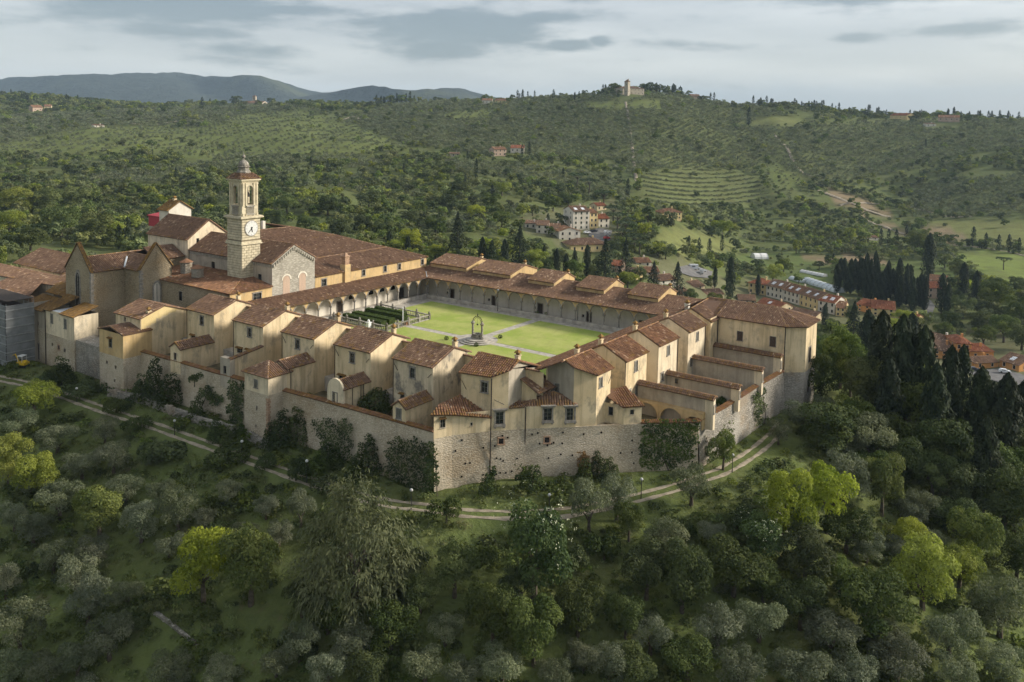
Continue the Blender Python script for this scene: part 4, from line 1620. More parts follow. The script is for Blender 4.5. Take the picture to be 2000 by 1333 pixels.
roof_of(root, [[(-61.0, 109.4, 6.6), (-61.0, 114.5, 6.6), (-65.2, 114.5, 8.75), (-65.2, 106.6, 8.75), (-63.6, 106.7, 7.95)], [(-70.6, 114.5, 6.2), (-70.6, 105.2, 6.2), (-65.2, 105.8, 8.75), (-65.2, 114.5, 8.75)]],
        [((-65.2, 106.2, 8.78), (-65.2, 114.5, 8.78))], 'tile_warm', .15)
chimney(root, -67.0, 113.2, 7.6, 1.1, .32)
tie_bar(root, (-61.25, 113.9, 5.6), (-61.2, 113.0, 4.5))

# rooms on the bastion: left wing, hip-roofed room, small right room
root = thing('bastion_room', 'low wing with a mossy tile slope and small shuttered window on the bastion', 'house', group='rooms on the bastion wall')
HP = [(-77.0, 91.0), (-75.8, 93.6), (-72.35, 98.3), (-77.4, 98.3)]
walls(root, HP, -1.4, 1.9, {0: [(1.4, .75, .8, 1.3, 'hood')], 1: [(2.9, .1, .3, .45, 'plain')]}, 'plaster_cream', edges=[0, 1, 3])
roof_of(root, [[(-75.4, 93.1, 1.95), (-72.0, 98.1, .9), (-77.6, 98.2, 3.35), (-77.7, 93.0, 3.15)], [(-77.3, 90.6, 2.2), (-75.4, 93.1, 1.95), (-77.7, 93.0, 3.15)]], moss=.35, mat='tile_warm')
root = thing('bastion_room', 'cream room with pyramid tile roof and tall stone window on the bastion', 'house', group='rooms on the bastion wall')
HP = [(-70.68, 100.24), (-68.85, 102.3), (-63.6, 107.4), (-68.3, 110.5), (-74, 104)]
L01 = np.hypot(3.45, 3.9)
walls(root, HP, -1.4, 2.2, {1: [(3.2, .85, 1.15, 1.8, 'cornice'), (6.6, .75, 1.15, 1.8, 'cornice')]}, 'plaster_cream', edges=[0, 1])
ap = (-66.7, 105.7, 4.0)
ev = [(-69.3, 102.0, 2.15), (-63.4, 107.6, 2.15), (-65.6, 109.4, 2.3), (-70.6, 104.4, 2.3)]
roof_of(root, [[ev[0], ev[1], ap], [ev[1], ev[2], ap], [ev[3], ev[0], ap]], moss=.3)
roof_of(root, [[(-70.5, 100.2, 2.1), (-69.0, 102.0, 2.1), (-70.4, 103.4, 2.5), (-71.4, 101.4, 2.5)]], moss=.3, name='coping')
b = MB()
panel(b, (-70.68, 103.6), (-68.0, 103.6), 0, 4.4, top=[(0, 5.5), (2.68, 4.4)])
panel(b, (-68.0, 103.6), (-68.0, 108.6), 0, 3.0)
b.box(-68.2, -68.0, 107.2, 107.5, 3.0, 4.5)
b.build('turret_wall', MAT['plaster_cream'], root)
roof_of(root, [[(-67.2, 102.9, 4.2), (-67.0, 107.6, 4.2), (-70.66, 108.2, 5.75), (-70.66, 103.2, 5.75)]], name='turret_roof')
downpipe(root, -68.9, 102.15, -9.5, 2.1, .08)
root = thing('bastion_room', 'small cream room with mossy tile roof at the right end of the bastion', 'house', group='rooms on the bastion wall')
HP = [(-58.4, 112.9), (-56.5, 115.0), (-61.2, 117.6), (-62.6, 112.2)]
walls(root, HP, -1.4, 1.7, {0: [(1.3, .6, .6, .75, 'plain')], 3: [(2.2, .5, .7, 1.3, 'plain')]}, 'plaster_cream')
roof_of(root, [[(-58.3, 112.4, 1.55), (-56.0, 115.1, 1.55), (-60.9, 118.0, 2.9), (-62.9, 113.4, 2.9)]], moss=.3, mat='tile_warm')

# ---- right-hand row of cells (front to +x): local frame turned a quarter
NMR = ['cell house nearest the bastion in the right-hand row, downpipe at its corner', 'middle cell house of the right-hand row with pale front and worn corner', 'cell house of the right-hand row next but one to the big end building']
RC = []
for i, (ya, yb, nm) in enumerate(((118.4, 126.0, NMR[0]), (130.4, 138.0, NMR[1]), (142.6, 150.2, NMR[2]))):
    wy = (122.2, 134.2, 146.6)[i]
    wn_ = [(wy - ya, 5.08, .95, 1.6, 'shut_grey'), (1.7, .95, .8, 1.3, 'stone'), (4.2, .95, .9, 1.4, 'shut_grey')]
    RC.append(cell(nm, 0, yb - ya, 0, wn_, 6.82, 8.75, 3.9, 7.4, mat='plaster_pale' if i else 'plaster_cream', moss=.08, chim=.8, bars=False, rz=math.pi / 2, org=(-61.3, ya, 0), roofm='tile_warm' if i < 2 else 'tile_brown'))
    downpipe(RC[-1], .0 if i == 0 else yb - ya - .05, -.1, YARD, 6.6, .08)
# the big end building with its faceted corner
root = thing('end_building', 'large plain cream building with hipped tile roof and faceted corner at the right end', 'building')
HP = [(-68.0, 152.7), (-61.3, 152.7), (-61.3, 156.3), (-48.2, 156.3), (-45.2, 158.9), (-45.2, 165.6), (-48.0, 168.2), (-68, 168.2)]
walls(root, HP, -9.2, 7.35, {2: [(4.5, 4.0, 1.05, 1.75, 'shut_brown'), (10.8, 4.0, 1.1, 1.85, 'shut_brown')], 4: [(2.6, 1.3, 1.2, 2.9, 'door'), (2.6, -4.6, 1.2, 2.6, 'door')]}, 'plaster_cream', (-1.4, 'stone_grey'))
q0, q1 = (-65.5, 162.2, 9.35), (-51.8, 162.2, 9.35)
roof_of(root, [[(-61.6, 155.8, 7.2), (-47.9, 155.8, 7.2), q1, (-61.6, 162.2, 9.35)], [(-47.9, 155.8, 7.2), (-44.7, 158.6, 7.2), q1], [(-44.7, 158.6, 7.2), (-44.7, 165.9, 7.2), q1], [(-44.7, 165.9, 7.2), (-47.7, 168.7, 7.2), q1],
               [(-47.7, 168.7, 7.2), (-69, 168.7, 7.2), q0, q1], [(-69.5, 152.4, 6.4), (-69.5, 166, 6.4), q0, (-65.2, 152.4, 8.75)], [(-60.9, 152.4, 6.7), (-60.9, 156.4, 6.7), (-65.2, 160, 8.8), (-65.2, 152.4, 8.75)], [(-61.6, 155.9, 7.22), (-61.6, 162.2, 9.33), q0, (-65.2, 157.2, 8.8)]],
        [((-47.9, 155.8, 7.25), q1), ((-44.7, 158.6, 7.25), q1), ((-44.7, 165.9, 7.25), q1), ((-65.2, 152.4, 8.78), (-65.4, 161, 9.3)), (q0, q1)], moss=.05)
downpipe(root, -61.2, 156.2, -2, 7.2, .09)
downpipe(root, -48.2, 156.15, -2, 7.2, .09)
chimney(root, -66.5, 153.6, 8.0, 1.2, mat='plaster_white')
b = MB()
panel(b, (-68.4, 152.6), (-61.2, 152.6), YARD, 6.8, top=[(0, 7.6), (3.2, 8.75)])
b.build('gable_wall', MAT['plaster_cream'], root)

# garden walls between the right-hand plots: tiled coping, a pier at the perimeter end
for i, (yw, z1, arched, nm) in enumerate(((122.9, 2.2, True, 'tile-capped garden wall with two blind arches below, nearest the bastion'), (133.6, 1.3, False, 'tile-capped garden wall with a small window, second from the bastion'),
                                          (144.6, 1.7, False, 'tile-capped garden wall third from the bastion'), (154.6, 1.9, False, 'tile-capped garden wall under the big end building'))):
    root = thing('garden_wall', nm, 'wall', group='garden walls of the right-hand plots')
    xa, xb = -61.2, -49.6
    b = MB()
    wn_ = [(1.9, .3, .55, .9)] if i == 1 else []
    panel(b, (xa, yw), (xb, yw), YARD if not arched else -.1, z1, [op(*q) for q in wn_])
    panel(b, (xb, yw), (xb, yw + .5), YARD, z1)
    panel(b, (xb, yw + .5), (xa, yw + .5), YARD, z1)
    b.build('wall', MAT['plaster_grey'], root)
    for q in wn_:
        window(root, (xa, yw), (xb, yw), *q, 'plain')
    if arched:
        b = MB()
        yf = yw - 1.1
        us = [(.3, 4.0), (4.6, 8.3), (8.9, 11.4)]
        prev = 0.
        for a_, c_ in us:
            m_, rad = (a_ + c_) / 2, (c_ - a_) / 2
            arc = [(m_ - rad * math.cos(math.pi * k / 10), -2.1 + min(rad, 1.75) * math.sin(math.pi * k / 10)) for k in range(11)]
            b.poly([(xa + prev, yf, YARD), (xa + a_, yf, YARD), (xa + a_, yf, -.1), (xa + prev, yf, -.1)])
            b.poly([(xa + u, yf, z) for u, z in arc[:6]] + [(xa + m_, yf, -.1), (xa + a_, yf, -.1)])
            b.poly([(xa + u, yf, z) for u, z in arc[5:]] + [(xa + c_, yf, -.1), (xa + m_, yf, -.1)])
            for k in range(10):
                b.poly([(xa + arc[k][0], yf, arc[k][1]), (xa + arc[k + 1][0], yf, arc[k + 1][1]), (xa + arc[k + 1][0], yw, arc[k + 1][1]), (xa + arc[k][0], yw, arc[k][1])])
            prev = c_
        b.poly([(xa + prev, yf, YARD), (xb, yf, YARD), (xb, yf, -.1), (xa + prev, yf, -.1)])
        b.poly([(xa, yf, -.1), (xb, yf, -.1), (xb, yw, -.1), (xa, yw, -.1)])
        b.poly([(xb, yf, YARD), (xb, yw, YARD), (xb, yw, -.1), (xb, yf, -.1)])
        b.build('arched_wall', MAT['plaster_ochre'], root)
        b = MB()
        panel(b, (xa, yw - .02), (xb, yw - .02), YARD, -.12)
        b.build('recess_wall', MAT['plaster_grey'], root)
    b = MB()
    b.box(xb - .05, xb + 1.3, yw - .15, yw + .65, YARD, z1 - .15)
    b.build('pier', MAT['plaster_pale'], root)
    window(root, (xb + 1.3, yw - .15), (xb + 1.3, yw + .65), .4, .2 + (z1 - 1.6) * .5, .45, 1.2, 'shut_grey', off=.01)
    roof_of(root, [[(xa, yw - .55, z1 - .1), (xb + 1.5, yw - .55, z1 - .1), (xb + 1.5, yw + .35, z1 + .4), (xa, yw + .35, z1 + .4)], [(xb + 1.5, yw + .95, z1 + .1), (xa, yw + .95, z1 + .1), (xa, yw + .35, z1 + .4), (xb + 1.5, yw + .35, z1 + .4)]],
            moss=.2, name='coping', sp=.3)

# ---- perimeter wall, in three lengths
PW_L = [(-148.4, 90.0), (-114.4, 90.2), (-108.5, 90.4), (-98.6, 90.6), (-77.0, 91.0)]


def perimeter(label, pts, zt, zb, mat, coping=True, batter=.5):
    root = thing('perimeter_wall', label, 'wall', group='outer wall of the charterhouse')
    b = MB()
    n = len(pts)
    P = [np.array(p, float) for p in pts]
    nn = []
    for i in range(n):
        d = nrm(P[min(i + 1, n - 1)] - P[max(i - 1, 0)])
        nn.append(np.array([d[1], -d[0]]))
    for i in range(n - 1):
        L = np.linalg.norm(P[i + 1] - P[i])
        k = max(1, int(L / 1.2))
        for j in range(k):
            for r in range(6):
                V = []
                for (t, h) in ((j / k, r / 6), ((j + 1) / k, r / 6), ((j + 1) / k, (r + 1) / 6), (j / k, (r + 1) / 6)):
                    p = P[i] * (1 - t) + P[i + 1] * t + (nn[i] * (1 - t) + nn[i + 1] * t) * (batter * (1 - h) + .06 * math.sin(7.3 * (p_ := (P[i] * (1 - t) + P[i + 1] * t))[0] + 5 * h) * (0 < h < 1))
                    z = (zb[i] * (1 - t) + zb[i + 1] * t) * (1 - h) + (zt[i] * (1 - t) + zt[i + 1] * t) * h
                    V.append((*p, z))
                b.poly(V)
        q0, q1 = P[i] - nn[i] * .6, P[i + 1] - nn[i + 1] * .6
        b.poly([(*P[i], zt[i]), (*P[i + 1], zt[i + 1]), (*q1, zt[i + 1]), (*q0, zt[i])])
        b.poly([(*q1, zb[i + 1] + 3), (*q0, zb[i] + 3), (*q0, zt[i]), (*q1, zt[i + 1])])
    b.build('masonry', MAT[mat], root)
    if coping:
        for i in range(n - 1):
            o = nn[i]
            a, c = P[i], P[i + 1]
            roof_of(root, [[(*(a + o * .15), zt[i] + .06), (*(c + o * .15), zt[i + 1] + .06), (*(c - o * .65), zt[i + 1] + .28), (*(a - o * .65), zt[i] + .28)]], moss=.5, name='coping', mat='tile_warm', sp=.3)
    # putlog holes
    return root


perimeter('long rubble wall below the near row of cells, ivy on it', PW_L, [-1.0, -.75, -.55, -.4, -.3], [-9.0] * 5, 'stone_rubble')
PW_B = [(-77.0, 91.0), (-75.8, 93.6), (-72.35, 98.3), (-68.85, 102.3), (-63.6, 107.4), (-58.4, 112.9), (-54, 117.0), (-49.9, 120.9)]
BW = perimeter('tall rubble bastion wall below the corner houses', PW_B, [-1.3, -1.25, -1.2, -1.2, -1.2, -1.2, -1.2, -1.2], [-10.6, -10.4, -10.2, -9.8, -9.4, -9.2, -9.0, -8.9], 'stone_rubble', False, .55)
for (i, u, zc) in ((2, 1.5, -2.7), (3, 3.1, -2.9)):
    window(BW, PW_B[i], PW_B[i + 1], u, zc, .7, .85, 'brickwin', off=.34)
rs = random.Random(4)
for row, z_ in enumerate((-2.1, -3.6, -5.4, -7.3)):
    for k in range(13):
        i = rs.choice([1, 2, 3, 4, 5, 6])
        a, c = np.array(PW_B[i]), np.array(PW_B[i + 1])
        L = np.linalg.norm(c - a)
        d = (c - a) / L
        n_ = np.array([d[1], -d[0]])
        u = rs.uniform(.3, L - .3)
        zz = z_ + rs.uniform(-.25, .25)
        p = a + d * u + n_ * (.55 * (-1.2 - zz) / 8.6 + .03)
        b = MB()
        b.box(-.11, .11, -.05, .12, -.12, .12)
        b.build('putlog_hole', MAT['opening_dark'], BW).matrix_local = Matrix.Translation((p[0], p[1], zz)) @ Matrix.Rotation(math.atan2(d[1], d[0]), 4, 'Z')
roof_of(BW, [[(-56.4, 114.7, -1.1), (-49.7, 120.7, -1.1), (-50.3, 121.4, -.9), (-57.0, 115.4, -.9)]], moss=.3, name='coping', mat='tile_warm', sp=.3)
perimeter('grey rubble wall along the right-hand garden plots', [(-49.9, 120.9), (-49.2, 130), (-48.9, 145), (-48.2, 156.2)], [-1.2, -1.25, -1.25, -1.2], [-8.8] * 4, 'stone_grey')

# ---- church, bell tower and the buildings round them
root = thing('church_nave', 'tall pale stone church nave with corbelled gable and two blocked arched windows', 'church')
NP = rect(-171, -142.5, 115.8, 127.4)
b = MB()
panel(b, NP[1], NP[2], 0, 13.1, top=[(5.8, 16.55)])
b.build('gable_wall', MAT['stone_pale'], root)
b = MB()
panel(b, NP[0], NP[1], 0, 13.1, [op(8.6, 10.3, 1.2, 2.2), op(24.6, 9.6, 1.1, 1.9)])
panel(b, NP[2], NP[3], 0, 13.1)
b.build('wall', MAT['plaster_grey'], root)
window(root, NP[0], NP[1], 8.6, 10.3, 1.2, 2.2, 'plain')
window(root, NP[0], NP[1], 24.6, 9.6, 1.1, 1.9, 'plain')
sl, rd = gable_x(-171, -142.5, 115.8, 127.4, 13.35, 16.7, 121.6, .35, .1)
roof_of(root, sl, rd, moss=.04)
for k in range(int(28 / .62)):                        # corbel frieze under the eaves
    x = -170.6 + k * .62
    if -153.6 < x < -148.4:
        continue
    b = MB()
    b.box(x, x + .26, 115.52, 115.82, 12.35, 12.95)
    b.build('corbel', MAT['stone_pale'], root)
for k in range(20):
    t = (k + .5) / 20
    y = 115.9 + t * 11.4
    z = 13.0 + (1 - abs(t - .5) * 2) * 3.3
    b = MB()
    b.box(-142.5, -142.2, y - .15, y + .15, z - .75, z - .1)
    b.build('corbel', MAT['stone_pale'], root)
for yc in (119.55, 123.9):                            # blocked gothic windows
    for nm, r_, dx, mt in (('arch_moulding', 1.35, .10, 'stone_pale'), ('blocking', .92, .05, 'brick')):
        b = MB()
        arc = [(-r_, -3.0)] + [(-r_ * math.cos(math.pi * k / 10), r_ * .95 * math.sin(math.pi * k / 10)) for k in range(11)] + [(r_, -3.0)]
        if nm == 'arch_moulding':
            inn = [(-1.0, -3.0)] + [(-1.0 * math.cos(math.pi * k / 10), .95 * math.sin(math.pi * k / 10)) for k in range(11)] + [(1.0, -3.0)]
            arc, inn = arc[1:-1], inn[1:-1]
            n_ = len(arc)
            b.add([(-142.5 + dx, yc + u, 9.3 + z) for u, z in arc] + [(-142.5 + dx, yc + u, 9.3 + z) for u, z in inn] + [(-142.5, yc + u, 9.3 + z) for u, z in arc] + [(-142.5, yc + u, 9.3 + z) for u, z in inn],
                  [(i, i + 1, n_ + i + 1, n_ + i) for i in range(n_ - 1)] + [(i + 1, i, 2 * n_ + i, 2 * n_ + i + 1) for i in range(n_ - 1)] + [(n_ + i, n_ + i + 1, 3 * n_ + i + 1, 3 * n_ + i) for i in range(n_ - 1)])
        else:
            b.poly([(-142.5 + dx, yc + u, 9.3 + z) for u, z in arc])
        b.build(nm, MAT['plaster_pink' if nm == 'blocking' else 'plaster_white'], root)

# bell tower
TX0, TX1, TY0, TY1 = -153.4, -148.6, 112.9, 117.6
root = thing('bell_tower', 'square bell tower of cream ashlar with clock and small domed lantern', 'tower')
b = MB()
b.box(TX0 + .06, TX1 - .06, TY0 + .06, TY1 - .06, 5, 22.5)
b.build('shaft', MAT['ashlar_joint'], root)
blk = {}


def block_mesh(w, h, k):
    key = (round(w, 2), round(h, 2), k)
    if key not in blk:
        bb = MB()
        c = .03
        bb.add([(-w / 2, 0, 0), (w / 2, 0, 0), (w / 2, 0, h), (-w / 2, 0, h), (-w / 2 + c, -.09, c), (w / 2 - c, -.09, c), (w / 2 - c, -.09, h - c), (-w / 2 + c, -.09, h - c)],
               [(4, 5, 6, 7), (0, 1, 5, 4), (1, 2, 6, 5), (2, 3, 7, 6), (3, 0, 4, 7)])
        blk[key] = bb.mesh('stone_block', MAT['ashlar'])
    return blk[key]


faces = [((TX0, TY0), (TX1, TY0), 4.8), ((TX1, TY0), (TX1, TY1), 4.7), ((TX1, TY1), (TX0, TY1), 4.8), ((TX0, TY1), (TX0, TY0), 4.7)]
for fi, (p, q, L) in enumerate(faces[:2]):
    p, q = np.array(p), np.array(q)
    d = nrm(q - p)
    n_ = np.array([d[1], -d[0]])
    for r in range(13):
        z = 9.6 + r * .54
        off = (r % 2) * .5
        n_b = 4
        w_ = L / n_b
        edges_ = [0] + [w_ * (i + off) for i in range(0 if off else 1, n_b)] + [L]
        for i in range(len(edges_) - 1):
            ww = edges_[i + 1] - edges_[i] - .05
            if ww < .2:
                continue
            c = p + d * (edges_[i] + edges_[i + 1]) / 2 - n_ * .03
            link('stone_block', block_mesh(ww, .49, 0), root, (c[0], c[1], z), math.atan2(d[1], d[0]))
    for r in range(8):                                # long flat courses of the clock stage
        z = 17.75 + r * .54
        c = p + d * L / 2 - n_ * .03
        link('stone_course', block_mesh(L - .06, .48, 1), root, (c[0], c[1], z), math.atan2(d[1], d[0]))
for fi, (p, q, L) in enumerate(faces[2:]):
    p, q = np.array(p), np.array(q)
    b = MB()
    panel(b, p, q, 5, 22.5)
    b.build('rear_face', MAT['ashlar'], root)
for z0, h_, o_ in ((16.75, .22, .35), (16.97, .5, .18), (22.1, .22, .2), (22.32, .3, .55), (22.62, .15, .4)):
    b = MB()
    b.box(TX0 - o_, TX1 + o_, TY0 - o_, TY1 + o_, z0, z0 + h_)
    b.build('cornice', MAT['ashlar'], root)
# belfry: corner piers, arched openings, balustrade
BX0, BX1, BY0, BY1 = TX0 + .3, TX1 - .3, TY0 + .3, TY1 - .3
b = MB()
w1 = BX1 - BX0
for (p, q) in (((BX0, BY0), (BX1, BY0)), ((BX1, BY0), (BX1, BY1)), ((BX1, BY1), (BX0, BY1)), ((BX0, BY1), (BX0, BY0))):
    p, q = np.array(p), np.array(q)
    L = np.linalg.norm(q - p)
    d = (q - p) / L
    n_ = np.array([d[1], -d[0]])
    mid, rad = L / 2, .72
    P = lambda u, z, y=0: (*(p + d * u - n_ * y), z)
    for y in (0, .45):
        b.poly([P(0, 22.7, y), P(mid - rad, 22.7, y), P(mid - rad, 30, y), P(0, 30, y)])
        b.poly([P(mid + rad, 22.7, y), P(L, 22.7, y), P(L, 30, y), P(mid + rad, 30, y)])
        b.poly([P(mid - rad, 22.7, y), P(mid + rad, 22.7, y), P(mid + rad, 25.1, y), P(mid - rad, 25.1, y)])
        arc = [(mid - rad * math.cos(math.pi * k / 8), 28.4 + rad * math.sin(math.pi * k / 8)) for k in range(9)]
        b.poly([P(u, z, y) for u, z in arc[:5]] + [P(mid, 30, y), P(mid - rad, 30, y)])
        b.poly([P(u, z, y) for u, z in arc[4:]] + [P(mid + rad, 30, y), P(mid, 30, y)])
    for k in range(8):
        b.poly([P(*arc[k]), P(*arc[k + 1]), P(*arc[k + 1], .45), P(*arc[k], .45)])
    for u in (mid - rad, mid + rad):
        b.poly([P(u, 25.1), P(u, 28.4), P(u, 28.4, .45), P(u, 25.1, .45)])
b.build('belfry', MAT['ashlar'], root)
o = root.children
for (p, q) in (((BX0, BY0), (BX1, BY0)), ((BX1, BY0), (BX1, BY1))):
    p, q = np.array(p), np.array(q)
    L = np.linalg.norm(q - p)
    d = (q - p) / L
    n_ = np.array([d[1], -d[0]])
    rz_ = math.atan2(d[1], d[0])
    for u in (.32, 1.05, L - 1.05, L - .32):
        b = MB()
        b.box(-.2, .2, -.14, .05, 24.95, 29.4)
        b.box(-.27, .27, -.2, .05, 29.4, 29.75)
        b.box(-.25, .25, -.18, .05, 22.75, 23.3)
        c = p + d * u
        b.build('pilaster', MAT['ashlar'], root).matrix_local = Matrix.Translation((c[0], c[1], 0)) @ Matrix.Rotation(rz_, 4, 'Z')
    c = p + d * L / 2
    for nm, mt, zz in (('parapet', 'stone_grey', None),):
        b = MB()
        b.box(-1.0, 1.0, -.28, .05, 23.0, 23.25)
        b.box(-1.05, 1.05, -.32, .05, 24.7, 24.98)
        for k in range(7):
            b.tube([(-.85 + k * .283, -.14, 23.25), (-.85 + k * .283, -.14, 24.7)], .08, 5)
        b.build(nm, MAT['stone_grey'], root).matrix_local = Matrix.Translation((c[0], c[1], 0)) @ Matrix.Rotation(rz_, 4, 'Z')
    b = MB()
    arcm = [(math.cos(math.pi * k / 10), math.sin(math.pi * k / 10)) for k in range(11)]
    for k in range(10):
        b.poly([(.72 * arcm[k][0], -.07, 28.4 + .72 * arcm[k][1]), (.8 * arcm[k][0], -.07, 28.4 + .8 * arcm[k][1]), (.8 * arcm[k + 1][0], -.07, 28.4 + .8 * arcm[k + 1][1]), (.72 * arcm[k + 1][0], -.07, 28.4 + .72 * arcm[k + 1][1])])
    b.build('arch_moulding', MAT['stone_pale'], root).matrix_local = Matrix.Translation((c[0], c[1], 0)) @ Matrix.Rotation(rz_, 4, 'Z')
    bl = MB()
    bl.lathe((0, .75, 26.75), [(.52, 0), (.46, .12), (.34, .5), (.28, .9), (.1, 1.05)], 12)
    bl.tube([(-.6, .75, 27.95), (.6, .75, 27.95)], .07, 5)
    bl.build('bell', MAT['iron'], root).matrix_local = Matrix.Translation((c[0], c[1], 0)) @ Matrix.Rotation(rz_, 4, 'Z')
b = MB()
b.box(BX0 + .4, BX1 - .4, BY0 + .4, BY1 - .4, 22.6, 24.9)
b.build('belfry_floor', MAT['stone_grey'], root)
b = MB()
b.box(BX0 - .2, BX1 + .2, BY0 - .2, BY1 + .2, 30, 30.25)
b.box(BX0 - .45, BX1 + .45, BY0 - .45, BY1 + .45, 30.25, 30.6)
b.build('cornice', MAT['ashlar'], root)
cx_, cy_ = (BX0 + BX1) / 2, (BY0 + BY1) / 2
ev = [(BX0 - .5, BY0 - .5, 30.6), (BX1 + .5, BY0 - .5, 30.6), (BX1 + .5, BY1 + .5, 30.6), (BX0 - .5, BY1 + .5, 30.6)]
tp = [(cx_ - 1.3, cy_ - 1.3, 31.75), (cx_ + 1.3, cy_ - 1.3, 31.75), (cx_ + 1.3, cy_ + 1.3, 31.75), (cx_ - 1.3, cy_ + 1.3, 31.75)]
roof_of(root, [[ev[i], ev[(i + 1) % 4], tp[(i + 1) % 4], tp[i]] for i in range(4)], moss=.05, mat='tile_brown')
b = MB()
b.lathe((cx_, cy_, 31.6), [(1.55, 0), (1.5, .4), (1.2, .7), (1.12, 1.3), (1.38, 1.38), (1.38, 1.55), (1.15, 1.6)], 8, sq=True)
b.build('lantern', MAT['stone_grey'], root)
b = MB()
b.lathe((cx_, cy_, 33.1), [(1.15, 0), (1.1, .4), (.95, .8), (.65, 1.15), (.3, 1.35), (.16, 1.5), (.14, 1.75)], 12)
b.build('dome', MAT['stone_grey'], root, True)
b = MB()
b.lathe((cx_, cy_, 34.8), [(.1, 0), (.3, .18), (.42, .42), (.3, .68), (.08, .82), (.03, 1.5)], 10)
b.build('finial', MAT['stone_grey'], root, True)
# clock on the face towards the court
ck = MB()
ck.lathe((0, 0, 0), [(1.72, 0), (1.72, .12), (1.55, .16)], 28)
o = ck.build('clock', MAT['stone_trim'], root)
o.matrix_local = Matrix.Translation((TX1 + .02, 115.25, 20.15)) @ Matrix.Rotation(R(90), 4, 'Y')
f = MB()
f.lathe((0, 0, .1), [(1.55, 0), (1.55, .08)], 28)
f.build('clock_face', MAT['clock_face'], o)
h_ = MB()
for k in range(12):
    a_ = R(30 * k)
    h_.prism([(1.22 * math.cos(a_) - .05 * math.sin(a_), 1.22 * math.sin(a_) + .05 * math.cos(a_)), (1.22 * math.cos(a_) + .05 * math.sin(a_), 1.22 * math.sin(a_) - .05 * math.cos(a_)),
              (1.46 * math.cos(a_) + .05 * math.sin(a_), 1.46 * math.sin(a_) - .05 * math.cos(a_)), (1.46 * math.cos(a_) - .05 * math.sin(a_), 1.46 * math.sin(a_) + .05 * math.cos(a_))], .185, .20)
h_.build('numerals', MAT['steel'], o)['kind'] = 'stuff'


def hand(L, w_, clock_deg):
    # local x of the clock points down, local y to the right: 12 o'clock is -x
    t = R(clock_deg)
    d = np.array([-math.cos(t), math.sin(t)])
    n_ = np.array([-d[1], d[0]])
    hb = MB()
    hb.prism([(*(-d * .3 - n_ * w_),), (*(d * L - n_ * w_ * .5),), (*(d * L + n_ * w_ * .5),), (*(-d * .3 + n_ * w_),)][::-1], .21, .25)
    hb.build('clock_hand', MAT['iron'], o)


hand(1.25, .09, 222)
hand(.85, .12, 168)

# low sacristy roofs in front of the nave
root = thing('sacristy', 'low sacristy with hipped brown roof and two roof turrets below the bell tower', 'building')
walls(root, rect(-172, -142.5, 105.4, 115.8), -.3, 8.6, {1: [(6.6, 6.9, 2.0, 1.4, 'stone')]}, 'plaster_ochre', edges=[1])
walls(root, rect(-172, -142.52, 105.4, 115.8), -.3, 8.6, {0: [(13, 5.8, 1.2, 2.0, 'plain')]}, 'stone_chapel', edges=[0], name='south_wall')
roof_of(root, [[(-172, 105.0, 8.5), (-142.1, 105.0, 8.5), (-148.6, 112.9, 9.7), (-172, 112.9, 9.7)], [(-142.1, 105.0, 8.5), (-142.1, 115.8, 8.5), (-148.6, 115.8, 9.7), (-148.6, 112.9, 9.7)],
               [(-172, 112.9, 9.7), (-153.4, 112.9, 9.7), (-153.4, 115.8, 9.9), (-172, 115.8, 9.9)]], [((-142.1, 105, 8.55), (-148.6, 112.9, 9.75))], 'tile_warm', .05)
for x, y, h_ in ((-164.5, 110.5, 12.2), (-158.6, 109.2, 11.7)):
    b = MB()
    b.lathe((x, y, 9.4), [(1.25, 0), (1.25, h_ - 9.4 - .6), (1.4, h_ - 9.4 - .55), (1.4, h_ - 9.4 - .4)], 8)
    o = b.build('roof_turret', MAT['stone_grey'], root)
    b = MB()
    b.lathe((x, y, h_ - .4), [(1.55, 0), (.1, .75)], 8)
    b.build('turret_cap', MAT['tile_warm'], o)

# wing along the left gallery
root = thing('refectory_wing', 'long wing with yellow upper wall and wide brown roof above the left gallery', 'building')
WP = rect(-165, -142.5, 127.5, 164.6)
walls(root, WP, -.3, 8.9, {1: [(2.6, 7.2, 1.3, 1.5, 'stone'), (14.8, 7.75, .9, 1.35, 'stone'), (22.0, 7.75, .9, 1.35, 'stone'), (27.0, 7.6, .9, 1.3, 'stone'), (35.5, 7.7, .9, 1.3, 'stone')]}, 'plaster_ochre', edges=[1, 2])
roof_of(root, [[(-142.1, 127.5, 8.85), (-142.1, 165.0, 8.85), (-149.5, 157.5, 11.35), (-149.5, 127.5, 11.35)], [(-142.1, 165.0, 8.85), (-175, 165.0, 8.85), (-168, 157.5, 11.35), (-149.5, 157.5, 11.35)],
               [(-149.5, 127.5, 11.3), (-149.5, 157.5, 11.3), (-160.0, 150.5, 14.1), (-160.0, 127.5, 14.1)], [(-149.5, 157.5, 11.3), (-185, 157.5, 11.3), (-180, 150.5, 14.1), (-160, 150.5, 14.1)],
               [(-160, 127.5, 14.1), (-160, 150.5, 14.1), (-168.5, 143, 16.2), (-168.5, 127.5, 16.2)], [(-160, 150.5, 14.1), (-185, 150.5, 14.1), (-180, 143, 16.2), (-168.5, 143, 16.2)],
               [(-190, 143, 13.0), (-190, 127.5, 13.0), (-168.5, 127.5, 16.2), (-168.5, 143, 16.2)]],
        [((-149.5, 127.5, 11.4), (-149.5, 157.5, 11.4)), ((-142.1, 165, 8.9), (-149.5, 157.5, 11.4)), ((-149.5, 157.5, 11.4), (-168.5, 143, 16.25)), ((-149.5, 157.5, 11.4), (-168, 157.5, 11.4)), ((-168.5, 127.5, 16.25), (-168.5, 143, 16.25))], moss=.03)
b = MB()
b.box(-143.6, -142.0, 136.0, 137.7, 6.3, 10.4)
